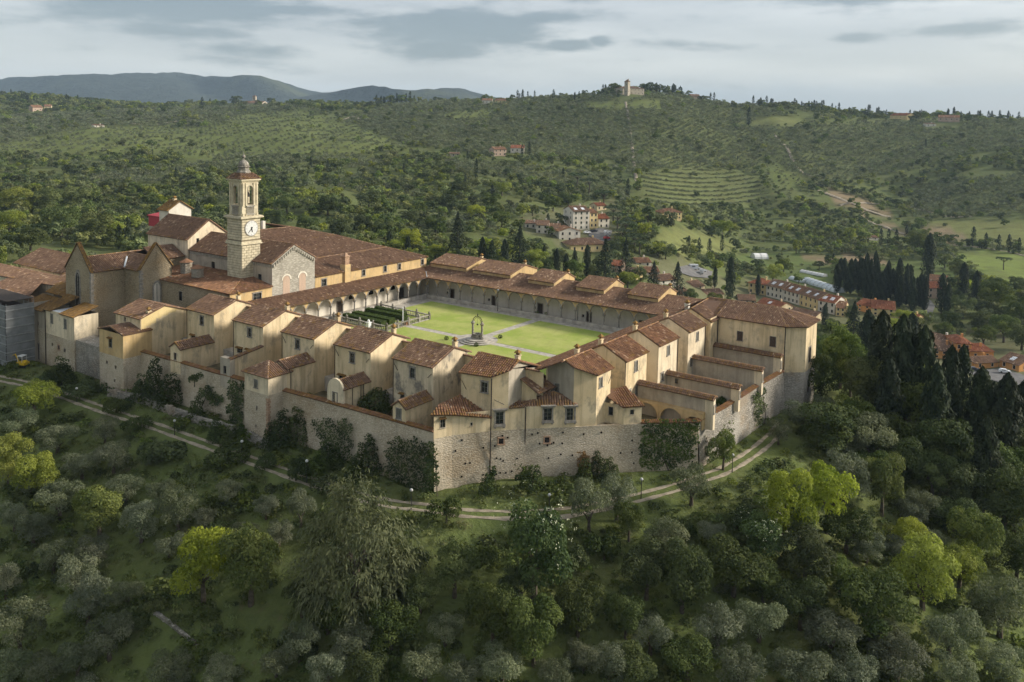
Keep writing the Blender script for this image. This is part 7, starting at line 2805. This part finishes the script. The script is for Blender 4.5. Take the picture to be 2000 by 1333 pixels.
# cypress wall and village trees
rs = random.Random(11)
for i in range(30):
    x = 1634 + i * 5.9
    yb = 562 + (x - 1634) * .25
    h = rs.uniform(52, 84) * (1.05 if 4 < i < 26 else .8)
    plant('cypress', x + rs.uniform(-3, 3), yb - h * .36 + rs.uniform(-7, 7), rs.uniform(12, 17), h)
for x, y, w, h in ((1812, 512, 22, 92), (1775, 560, 16, 70), (1756, 575, 14, 60), (1838, 580, 18, 76), (1850, 590, 14, 60), (1880, 555, 18, 70), (1905, 566, 15, 62), (1900, 470, 10, 30), (1925, 476, 8, 26), (1950, 480, 8, 24), (1970, 482, 9, 28), (1990, 486, 8, 24), (1720, 468, 8, 24),
                   (1735, 468, 8, 26), (1750, 470, 8, 24), (1770, 462, 8, 24), (1345, 480, 8, 30), (1365, 486, 8, 24), (1385, 490, 9, 28), (1410, 480, 8, 26), (1070, 436, 8, 30), (1226, 372, 9, 30), (930, 336, 8, 42), (908, 362, 7, 36), (962, 388, 10, 30), (1100, 345, 6, 16), (344, 345, 7, 30),
                   (1480, 560, 10, 40), (1396, 545, 9, 40), (1610, 625, 12, 40), (640, 330, 6, 16), (250, 462, 16, 60), (232, 470, 12, 40), (1462, 238, 9, 18), (395, 205, 6, 20), (1020, 300, 6, 16), (1034, 298, 7, 18)):
    plant('cypress', x, y, w, h, far=y < 500)
SKY = [(p[0] + 0, p[1]) for p in ((1182, 176), (1188, 174), (1194, 175), (1200, 174), (1206, 175), (1264, 176), (1272, 176), (1280, 176), (1290, 177), (1298, 178), (1306, 178), (1312, 178), (1318, 179), (1324, 179), (1328, 179), (1012, 184), (1026, 186), (1036, 185), (736, 192), (744, 191), (756, 190),
                                  (764, 191), (776, 191), (790, 192), (800, 193), (1380, 186), (1400, 190), (1470, 193), (1480, 194), (1490, 196), (1500, 198), (1512, 200), (1560, 206), (1572, 208), (1590, 210), (1610, 210), (1630, 213), (1640, 214), (1655, 214), (1690, 218), (1720, 220),
                                  (1780, 222), (1800, 224), (1850, 224), (1858, 223), (1866, 224), (1882, 226), (1900, 228), (1915, 229), (1930, 230), (1945, 230), (1960, 231), (1975, 231), (1990, 232), (40, 196), (48, 194), (56, 195), (64, 196), (132, 200), (1076, 190), (1090, 190), (1130, 189))]
for x, y in SKY:
    for k_ in range(rs.choice((1, 1, 2, 3))):
        h = rs.uniform(8, 17)
        plant('cypress', x + rs.uniform(-9, 9), y + 5 - h * .3, rs.uniform(3.2, 5.5), h, far=True)
for x, y, w, h in ((1197, 174, 30, 24), (1208, 176, 22, 20), (1264, 174, 28, 20), (1282, 176, 26, 18), (1300, 178, 24, 16), (945, 194, 16, 14), (950, 192, 16, 16), (975, 197, 16, 14), (1000, 192, 14, 16), (740, 194, 22, 14), (760, 195, 24, 14), (785, 195, 20, 12), (1380, 190, 16, 10),
                   (1665, 222, 18, 14), (1690, 224, 20, 14), (1720, 226, 20, 12), (1790, 230, 22, 14), (1640, 220, 14, 10), (1890, 234, 20, 12), (460, 197, 26, 14), (530, 200, 20, 12), (320, 215, 22, 20), (505, 204, 18, 12), (132, 202, 16, 18), (95, 190, 14, 10)):
    plant('dark', x, y, w, h, far=True)
for x, y, w, h in ((1205, 440, 46, 30), (1222, 452, 40, 26), (1198, 425, 40, 22), (1215, 468, 40, 26), (1240, 480, 44, 30), (1250, 490, 40, 26), (1180, 398, 44, 22), (1150, 372, 40, 20), (1128, 362, 40, 20), (1960, 520, 30, 16), (1845, 505, 26, 18), (1760, 515, 30, 20), (1690, 535, 30, 22), (1230, 440, 30, 22)):
    plant('pine', x, y, w, h, far=True)
VIL = [(1075, 452, 20, 22, 'dark'), (1060, 436, 22, 18, 'broad'), (1010, 440, 30, 26, 'broad'), (1100, 430, 26, 22, 'dark'), (1020, 412, 34, 30, 'lime'), (1040, 410, 30, 26, 'broad'), (980, 430, 40, 34, 'broad'), (1265, 420, 34, 36, 'dark'), (1245, 430, 30, 34, 'lime'), (1258, 452, 30, 34, 'lime'),
       (1310, 430, 30, 14, 'dark'), (1340, 425, 24, 16, 'dark'), (1410, 452, 46, 24, 'lime'), (1390, 452, 30, 24, 'dark'), (1385, 505, 22, 34, 'lime'), (1340, 470, 16, 12, 'dark'), (1356, 474, 14, 10, 'dark'), (1285, 488, 30, 30, 'lime'), (1230, 500, 26, 26, 'broad'), (1300, 495, 34, 26, 'broad'),
       (1425, 510, 34, 34, 'broad'), (1440, 540, 34, 30, 'broad'), (1400, 520, 30, 24, 'lime'), (1510, 535, 44, 34, 'lime'), (1530, 520, 40, 34, 'broad'), (1480, 520, 34, 26, 'dark'), (1555, 480, 22, 36, 'lime'), (1600, 480, 34, 20, 'broad'), (1660, 460, 30, 34, 'lime'), (1640, 455, 28, 30, 'broad'),
       (1690, 460, 34, 30, 'broad'), (1790, 475, 44, 44, 'broad'), (1830, 470, 34, 34, 'broad'), (1845, 510, 36, 34, 'broad'), (1870, 530, 40, 36, 'broad'), (1900, 545, 44, 40, 'dark'), (1950, 560, 44, 36, 'broad'), (1985, 560, 40, 40, 'dark'), (1940, 585, 70, 66, 'broad'), (1985, 610, 60, 60, 'broad'),
       (1880, 600, 50, 50, 'broad'), (1910, 630, 52, 46, 'broad'), (1960, 645, 60, 56, 'broad'), (1995, 660, 56, 56, 'dark'), (1860, 630, 46, 46, 'dark'), (1840, 650, 44, 40, 'broad'), (1920, 660, 50, 46, 'broad'), (1790, 640, 44, 40, 'broad'), (1770, 625, 44, 30, 'lime'), (1740, 640, 40, 30, 'lime'),
       (1660, 615, 34, 40, 'dark'), (1625, 640, 34, 40, 'dark'), (1590, 645, 30, 30, 'broad'), (1700, 640, 30, 40, 'dark'), (1560, 545, 24, 20, 'broad'), (1650, 560, 24, 16, 'broad'), (1600, 520, 20, 12, 'dark'), (1720, 505, 26, 18, 'broad'), (1680, 505, 24, 16, 'dark'), (1745, 545, 30, 22, 'broad'),
       (60, 470, 70, 56, 'broad'), (20, 440, 60, 56, 'lime'), (120, 440, 80, 60, 'broad'), (190, 450, 70, 66, 'broad'), (30, 400, 70, 50, 'lime'), (90, 400, 70, 50, 'broad'), (280, 470, 40, 40, 'dark'), (150, 395, 60, 44, 'broad'), (300, 500, 40, 36, 'broad'), (410, 400, 40, 34, 'dark'), (430, 425, 36, 30, 'broad'),
       (540, 430, 50, 40, 'dark'), (600, 440, 50, 40, 'dark'), (660, 450, 50, 44, 'dark'), (710, 440, 50, 40, 'dark'), (750, 450, 46, 40, 'broad'), (560, 400, 50, 40, 'broad'), (640, 405, 50, 36, 'dark'), (720, 395, 50, 36, 'dark'), (800, 430, 46, 40, 'dark'), (850, 440, 46, 36, 'broad'),
       (870, 400, 46, 36, 'dark'), (930, 420, 44, 36, 'lime'), (960, 400, 44, 30, 'broad'), (980, 372, 40, 26, 'lime'), (900, 375, 40, 30, 'dark'), (530, 398, 20, 30, 'lime'), (1110, 395, 40, 26, 'dark'), (1080, 400, 40, 30, 'broad')]
for x, y, w, h, k in VIL:
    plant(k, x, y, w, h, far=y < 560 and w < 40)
plant_all()


# ---- farm tracks on the far hillsides
for pts, w_ in (([(1222, 200), (1226, 222), (1230, 245), (1232, 268), (1236, 300), (1242, 345), (1246, 372)], 3.0), ([(1512, 262), (1524, 276), (1540, 296), (1548, 312), (1556, 328), (1570, 340), (1600, 352)], 4.0), ([(1598, 372), (1640, 388), (1690, 410), (1740, 424)], 5.0),
                ([(1690, 430), (1730, 444), (1768, 458)], 4.0), ([(1862, 480), (1910, 484), (1960, 492), (2010, 502)], 3.0), ([(255, 243), (330, 240), (420, 236), (480, 232)], 4.0), ([(1640, 402), (1700, 398), (1760, 400), (1850, 424), (1900, 424)], 3.0), ([(670, 235), (690, 228), (700, 232), (690, 240)], 3.5)):
    ribbon('farm_track', pts, w_, .7, 'dirt')


# ---- ivy on the walls: leaves spread over the part of the wall they cover
def ivy(label, poly, plane, n, size=.3, mat='leaf_ivy', depth=.35, name='ivy'):
    xs, ys = [p[0] for p in poly], [p[1] for p in poly]
    P = []
    (x0, y0), (x1, y1) = plane
    a = np.array([x0, y0])
    d = nrm(np.array([x1 - x0, y1 - y0]))
    nv = np.array([d[1], -d[0]])
    seed = len(label) * 1.7
    while len(P) < n:
        px, py = RNG.uniform(min(xs), max(xs)), RNG.uniform(min(ys), max(ys))
        qx = px + 5 * math.sin(py * .21 + seed) + 3.5 * math.sin(py * .53 + px * .3) + RNG.normal(0, 2)
        qy = py + 6 * math.sin(px * .19 + seed) + 4 * math.sin(px * .47 - py * .2 + seed) + RNG.normal(0, 2)
        if not inpoly(np.array(qx), np.array(qy), poly):
            continue
        r_ = ray(px, py)
        t = (a - CAM[:2]) @ nv / (r_[:2] @ nv)
        P.append(CAM + r_ * t)
    P = np.array(P)
    q = P[:, :2] - a
    bat = np.clip((-1.2 - P[:, 2]) / 8, 0, 1) * .5
    dep = RNG.uniform(.05, depth, len(P)) + bat
    P[:, :2] += nv * dep[:, None]
    root = thing(name, label, 'ivy', group='ivy on the outer walls')
    b = MB()
    leaves(b, P, np.tile([[nv[0], nv[1], .5]], (len(P), 1)), size, .5, .7, val=np.clip(.5 + .3 * np.sin(P[:, 2] * 1.7 + P[:, 0]) + RNG.normal(0, .2, len(P)), 0, 1))
    b.build('foliage', MAT[mat], root)
    b = MB()
    c = P[np.argmin(P[:, 2])]
    top = P[np.argmax(P[:, 2])]
    b.tube([(c[0], c[1], c[2] - 1), tuple((c + top) / 2), tuple(top)], [.09, .06, .02], 5)
    b.build('stem', MAT['bark'], root)


LW = ((-148, 89.6), (-77, 90.6))
ivy('dense ivy column against the left side of the square garden tower', [(446, 745), (478, 742), (479, 850), (452, 862)], LW, 1500)
ivy('dark round ivy patch on the long wall left of the square tower', [(390, 760), (402, 752), (432, 768), (440, 786), (420, 792), (398, 776)], LW, 700)
ivy('ivy hanging over the wall right of the square tower', [(612, 822), (640, 816), (690, 822), (694, 880), (680, 962), (652, 962), (640, 900), (630, 845), (612, 842)], LW, 1900)
ivy('broad dark ivy sheet on the brick arch left of the bastion', [(762, 856), (800, 852), (850, 868), (856, 900), (842, 968), (770, 972), (752, 930)], LW, 2400, depth=.3)
ivy('ivy clinging to the left corner of the bastion', [(832, 884), (850, 880), (862, 940), (848, 970), (836, 950)], LW, 700)
BWp = ((-75.8, 93.6), (-58.4, 112.9))
ivy('slim cone of ivy up the left downpipe of the bastion', [(960, 905), (966, 930), (968, 965), (945, 968), (950, 930)], BWp, 600)
ivy('rounded cone of ivy in the middle of the bastion', [(1022, 903), (1034, 925), (1034, 962), (1008, 966), (1004, 938), (1012, 915)], BWp, 1000)
ivy('rusty brown creeper on the right half of the bastion', [(1130, 885), (1145, 880), (1150, 900), (1142, 930), (1126, 932)], BWp, 420, mat='leaf_rust', name='creeper')
ivy('large bright ivy curtain at the corner of bastion and grey wall', [(1262, 826), (1320, 818), (1362, 824), (1366, 850), (1340, 905), (1262, 916), (1246, 890), (1250, 850)], ((-58.4, 112.9), (-49.9, 120.9)), 2800, depth=.3)
RWp = ((-49.9, 120.9), (-48.2, 156.2))
ivy('pointed ivy at the foot of the grey wall beside the curtain of ivy', [(1374, 868), (1384, 850), (1392, 870), (1388, 905), (1372, 905)], RWp, 500)
ivy('tall ragged ivy on the grey wall right of the pointed one', [(1398, 850), (1424, 818), (1428, 840), (1412, 880), (1402, 895)], RWp, 700)
ivy('narrow green ivy strip falling from the top of the grey wall', [(1468, 766), (1494, 756), (1490, 800), (1478, 830), (1470, 826)], RWp, 900)
# climbers and beds inside the garden plots
for i, (px, py, wpx, kd) in enumerate(((722, 795, 74, 'bush'), (748, 802, 44, 'bush'), (848, 808, 44, 'bush'), (828, 826, 36, 'bush'), (1396, 708, 30, 'bush'), (1330, 752, 36, 'bush'), (1352, 762, 34, 'bush'), (1380, 772, 34, 'bush'), (1406, 792, 36, 'bush'), (1308, 806, 26, 'bush'), (604, 778, 26, 'bush'), (380, 745, 30, 'bush'))):
    p = at(px, py + wpx * .2, z=YARD)
    t, c, wid = AS['bush'][i % 3]
    s = wpx * to_px(p)[2] / CF / wid
    lb = ['big rounded shrub behind the wall beside the rounded pillar', 'smaller shrub right of the big one behind the wall', 'dark shrub between the weathered gable and the corner house', 'low shrub by the wall left of the bastion', 'round shrub in the third garden plot from the bastion',
          'leftmost shrub in the second garden plot', 'second shrub in the second garden plot', 'third shrub in the second garden plot', 'rightmost shrub in the second garden plot', 'climber in the arched garden plot', 'weedy clump in the plot behind the square tower', 'weedy clump in the plot of the second cell'][i]
    root = thing('garden_shrub', lb, 'shrub', tuple(p), 'shrubs in the cell gardens')
    root.scale = (s, s, s * 1.3)
    link('stem', t, root)
    link('foliage', c, root)


# ------------------------------------------------------------------ what nobody could count: woods, groves, undergrowth
def scatter(name, pts, rot, scl, idx, meshes, label, cat):
    """one object: a cloud of points, each carrying one of the plant meshes"""
    col = bpy.data.collections.new(name + '_sources')
    for i, me in enumerate(meshes):
        o = bpy.data.objects.new(f'{name}_source_{i:02d}', me)
        col.objects.link(o)
    me = bpy.data.meshes.new(name)
    me.vertices.add(len(pts))
    me.vertices.foreach_set('co', np.asarray(pts, float).ravel())
    for nm, tp, dat, key in (('rot', 'FLOAT', rot, 'value'), ('scl', 'FLOAT', scl, 'value'), ('idx', 'INT', idx, 'value')):
        a = me.attributes.new(nm, tp, 'POINT')
        a.data.foreach_set(key, np.asarray(dat, np.int32 if tp == 'INT' else np.float32))
    me.update()
    o = link(name, me)
    tag(o, label, cat, kind='stuff')
    g = bpy.data.node_groups.new(name, 'GeometryNodeTree')
    g.interface.new_socket('Geometry', in_out='INPUT', socket_type='NodeSocketGeometry')
    g.interface.new_socket('Geometry', in_out='OUTPUT', socket_type='NodeSocketGeometry')
    N = g.nodes
    gi, go = N.new('NodeGroupInput'), N.new('NodeGroupOutput')
    mp_ = N.new('GeometryNodeMeshToPoints')
    ip = N.new('GeometryNodeInstanceOnPoints')
    ci = N.new('GeometryNodeCollectionInfo')
    ci.inputs['Collection'].default_value = col
    ci.inputs['Separate Children'].default_value = True
    ci.inputs['Reset Children'].default_value = True
    at_ = {}
    for nm, tp in (('rot', 'FLOAT'), ('scl', 'FLOAT'), ('idx', 'INT')):
        q = N.new('GeometryNodeInputNamedAttribute')
        q.data_type = tp
        q.inputs['Name'].default_value = nm
        at_[nm] = q.outputs['Attribute']
    cx = N.new('ShaderNodeCombineXYZ')
    g.links.new(at_['rot'], cx.inputs[2])
    er = N.new('FunctionNodeEulerToRotation')
    g.links.new(cx.outputs[0], er.inputs[0])
    g.links.new(gi.outputs[0], mp_.inputs['Mesh'])
    g.links.new(mp_.outputs[0], ip.inputs['Points'])
    g.links.new(ci.outputs[0], ip.inputs['Instance'])
    ip.inputs['Pick Instance'].default_value = True
    g.links.new(at_['idx'], ip.inputs['Instance Index'])
    g.links.new(er.outputs[0], ip.inputs['Rotation'])
    g.links.new(at_['scl'], ip.inputs['Scale'])
    g.links.new(ip.outputs[0], go.inputs[0])
    md = o.modifiers.new('plants', 'NODES')
    md.node_group = g
    return o


def jgrid(r0, r1, sp, jit=.38, ang=0.0):
    X = np.arange(-r1, r1, sp)
    gx_, gy_ = np.meshgrid(X, X)
    gx_ = gx_ + (np.arange(len(X)) % 2)[:, None] * sp * .5
    x = gx_.ravel() + RNG.uniform(-jit, jit, gx_.size) * sp
    y = gy_.ravel() + RNG.uniform(-jit, jit, gx_.size) * sp
    c, s = math.cos(ang), math.sin(ang)
    x, y = c * x - s * y, s * x + c * y
    r = np.hypot(x, y)
    f = x * math.sin(CYAW) + y * math.cos(CYAW)
    a = x * RT[0] + y * RT[1]
    k = (r > r0) & (r < r1) & (f > 0) & (np.abs(a) < f * .74)
    return x[k], y[k]


def free(x, y):
    ok = np.ones(len(x), bool)
    for ax_, ay_, rd_ in AVOID:
        ok &= (x - ax_) ** 2 + (y - ay_) ** 2 > rd_ ** 2
    return ok


SIGHT = [np.array(s) for s in ((1526, 575), (1600, 600), (1700, 610), (1150, 440), (1090, 455), (1150, 480), (1300, 415), (1815, 575), (1890, 690), (1950, 705), (1355, 528), (1600, 560), (980, 300), (1237, 180), (965, 200))]
wx, wy, ws, wi = [], [], [], []
ox_, oy_, os_, oi_ = [], [], [], []
NB, ND, NLm, NC = 4, 4, 2, 2
for r0, r1, sp, big in ((205, 700, 6.3, 1.0), (700, 1250, 7.6, 1.05), (1250, 2300, 11.0, 1.35)):
    x, y = jgrid(r0, r1, sp)
    z = ground(x, y)
    ld, px, py, w = land_of(x, y, z)
    d = dist_foot(x, y)
    pr = np.zeros(len(x))
    pr[ld == ''] = .95
    pr[ld == 'village'] = .16
    pr[ld == 'garden'] = .18
    pr[ld == 'meadow'] = .03
    pr[ld == 'earth'] = .03
    pr[ld == 'field_bright'] = 0
    pr[ld == 'olive'] = .10
    pr[ld == 'grove_light'] = .03
    pr[ld == 'terrace'] = .03
    k = (RNG.uniform(0, 1, len(x)) < pr) & (d > 9) & free(x, y) & (w > 10)
    pat = undul(x, y, 170)
    k &= ~((ld == '') & (undul(x + 40, y - 77, 120) > .30) & (np.hypot(x, y) > 330))
    x, y, z, ld, pat = x[k], y[k], z[k], ld[k], pat[k]
    u = RNG.uniform(0, 1, len(x))
    idx_ = np.where(u < .40 + .28 * np.sign(pat) * np.minimum(1, np.abs(pat) * 2), RNG.integers(NB, NB + ND, len(x)), RNG.integers(0, NB, len(x)))
    idx_ = np.where(RNG.uniform(0, 1, len(x)) < .05 + .05 * (ld == 'village'), RNG.integers(NB + ND, NB + ND + NLm, len(x)), idx_)
    idx_ = np.where(RNG.uniform(0, 1, len(x)) < .004, NB + ND + NLm + RNG.integers(0, NC, len(x)), idx_)
    ol = (pat > -.05) & (RNG.uniform(0, 1, len(x)) < .42)
    idx_ = np.where(ol, NB + ND + NLm + NC + RNG.integers(0, 3, len(x)), idx_)
    sc = RNG.uniform(.5, 1.45, len(x)) * (1 + .25 * undul(x, y + 300, 60)) * big * np.where(ld == 'village', .6, np.where(ld == 'garden', .55, 1.0))
    sc = np.where((ld == '') & (np.hypot(x, y) < 420), sc * .95, sc)
    wx.append(np.stack([x, y, z - .25], -1))
    ws.append(sc)
    wi.append(idx_)
    # olives in rows
    x, y = jgrid(r0 if r0 > 300 else 300, r1, 5.6 if r0 < 1200 else 7.5, .2, .5)
    z = ground(x, y)
    ld, px, py, w = land_of(x, y, z)
    pr = np.zeros(len(x))
    pr[ld == 'olive'] = .86
    pr[ld == 'grove_light'] = .8
    pr[ld == 'terrace'] = .0
    rowg = np.sin((x * math.cos(.5) + y * math.sin(.5)) * 2 * math.pi / 16.0)
    k = (RNG.uniform(0, 1, len(x)) < pr) & free(x, y) & ~((ld == 'grove_light') & (rowg < -.1))
    x, y, z, ld = x[k], y[k], z[k], ld[k]
    ox_.append(np.stack([x, y, z - .3], -1))
    os_.append(RNG.uniform(.65, 1.3, len(x)) * np.where(ld == 'grove_light', .72, 1.05) * (1.0 if r0 < 1200 else 1.3))
    oi_.append(RNG.integers(0, 3, len(x)))
# vine rows on the terraces follow the contour
x, y = jgrid(600, 1100, 2.4, .1)
z = ground(x, y)
ld, px, py, w = land_of(x, y, z)
ph = np.mod(py + .018 * (px - 1370) ** 2 * .05, 8.5)
k = (ld == 'terrace') & (ph < 2.6)
ox_.append(np.stack([x[k], y[k], z[k] - .7], -1))
os_.append(RNG.uniform(.42, .68, k.sum()))
oi_.append(RNG.integers(0, 3, k.sum()))


def joined(kind, k):
    t, c, _ = AS[kind][k]
    return c


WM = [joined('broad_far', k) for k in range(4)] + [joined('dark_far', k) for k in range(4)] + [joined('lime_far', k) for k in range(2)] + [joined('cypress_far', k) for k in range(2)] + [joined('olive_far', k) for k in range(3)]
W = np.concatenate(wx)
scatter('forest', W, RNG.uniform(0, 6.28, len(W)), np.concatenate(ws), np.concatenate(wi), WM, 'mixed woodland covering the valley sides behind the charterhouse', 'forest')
O = np.concatenate(ox_)
scatter('olive_grove', O, RNG.uniform(0, 6.28, len(O)), np.concatenate(os_), np.concatenate(oi_), [joined('olive_far', k) for k in range(3)], 'grey-green olive groves in rows on the far hillsides', 'olive grove')
# rough scrub between the near trees
x, y = jgrid(50, 260, 3.9, .5)
d = dist_foot(x, y)
dt = np.full(len(x), 99.)
for q in TRX[::2]:
    dt = np.minimum(dt, np.hypot(x - q[0], y - q[1]))
pn = undul(x - 55, y + 19, 44)
z = ground(x, y)
px, py, w = to_px(np.stack([x, y, z], -1))
k = (d > 11) & (dt > 4) & (RNG.uniform(0, 1, len(x)) < np.where(px < 560, .05, np.where(px > 1650, .36, .20)) + .4 * pn) & (py > 600) & (py < 1480) & (px > -150) & (px < 2150)
x, y, z, px = x[k], y[k], z[k], px[k]
SM = [AS['bush'][k_][1] for k_ in range(3)] + [AS['olive_far'][0][1], AS['broad_far'][0][1], AS['broad_far'][1][1]]
for k_ in range(2):
    b = MB()
    crown(b, lobes_crown(np.random.default_rng(80 + k_), 9, .7, .4, 1.0, .8), 800, .24, .6, .5, .65)
    SM.append(b.mesh('scrub', MAT['leaf_broad']))
    b = MB()
    crown(b, lobes_crown(np.random.default_rng(90 + k_), 9, .7, .4, 1.0, .8), 800, .22, .45, .5, .7)
    SM.append(b.mesh('scrub', MAT['leaf_olive']))
ii = RNG.choice([0, 1, 2, 6, 7, 8, 9], len(x), p=[.14, .13, .13, .2, .1, .2, .1])
scatter('scrub', np.stack([x, y, z - .1], -1), RNG.uniform(0, 6.28, len(x)), RNG.uniform(.5, 1.35, len(x)), ii, SM, 'rough green scrub between the trees on the near slopes', 'scrub')
# undergrowth and grass on the near slopes
tuft = []
for k in range(3):
    b = MB()
    n = 42
    a, q = RNG.uniform(0, 6.28, n), np.sqrt(RNG.uniform(0, 1, n)) * .55
    P = np.stack([q * np.cos(a), q * np.sin(a), RNG.uniform(.02, .28, n)], -1)
    leaves(b, P, np.stack([np.cos(a), np.sin(a), np.full(n, .8)], -1), .30, .35, .3, along=np.stack([.5 * np.cos(a), .5 * np.sin(a), np.ones(n)], -1))
    tuft.append(b.mesh('grass_tuft', MAT['leaf_grass']))
for k in range(3):
    b = MB()
    crown(b, lobes_crown(np.random.default_rng(60 + k), 5, .42, .15, .5, .3), 110, .24, .6, .5, .6)
    tuft.append(b.mesh('weed_clump', MAT['leaf_broad' if k else 'leaf_dark']))
x, y = jgrid(50, 235, 1.1, .5)
d = dist_foot(x, y)
dt = np.full(len(x), 99.)
for q in TRX[::2]:
    dt = np.minimum(dt, np.hypot(x - q[0], y - q[1]))
pn = undul(x + 13, y - 31, 26)
k = (d > .9) & (dt > 1.9) & (RNG.uniform(0, 1, len(x)) < .62 + .3 * pn)
x, y, pn = x[k], y[k], pn[k]
z = ground(x, y)
px, py, w = to_px(np.stack([x, y, z], -1))
k = (px > -120) & (px < 2120) & (py < 1460) & (py > 560)
x, y, z, pn = x[k], y[k], z[k], pn[k]
ii = np.where(RNG.uniform(0, 1, len(x)) < .62 - .35 * pn, RNG.integers(0, 3, len(x)), RNG.integers(3, 6, len(x)))
ss = np.where(ii < 3, RNG.uniform(.7, 1.5, len(x)), RNG.uniform(.5, 1.8, len(x)) * (1 + .5 * np.maximum(pn, 0)))
scatter('undergrowth', np.stack([x, y, z - .03], -1), RNG.uniform(0, 6.28, len(x)), ss, ii, tuft, 'grass tufts and weeds covering the near slopes', 'undergrowth')
print('plants', len(PLANTS), 'forest', len(W), 'olive', len(O), 'undergrowth', len(x))

# ------------------------------------------------------------------ damp air between here and the hills
b = MB()
b.box(-8200, 8200, -1500, 9200, -130, 420)
m = bpy.data.materials.new('haze')
m.use_nodes = True
t = m.node_tree
t.nodes.clear()
pv = t.nodes.new('ShaderNodeVolumePrincipled')
pv.inputs['Color'].default_value = (.60, .80, 1.0, 1)
pv.inputs['Density'].default_value = .000062
pv.inputs['Anisotropy'].default_value = .0
out = t.nodes.new('ShaderNodeOutputMaterial')
t.links.new(pv.outputs[0], out.inputs['Volume'])
tag(b.build('haze', m), kind='stuff')
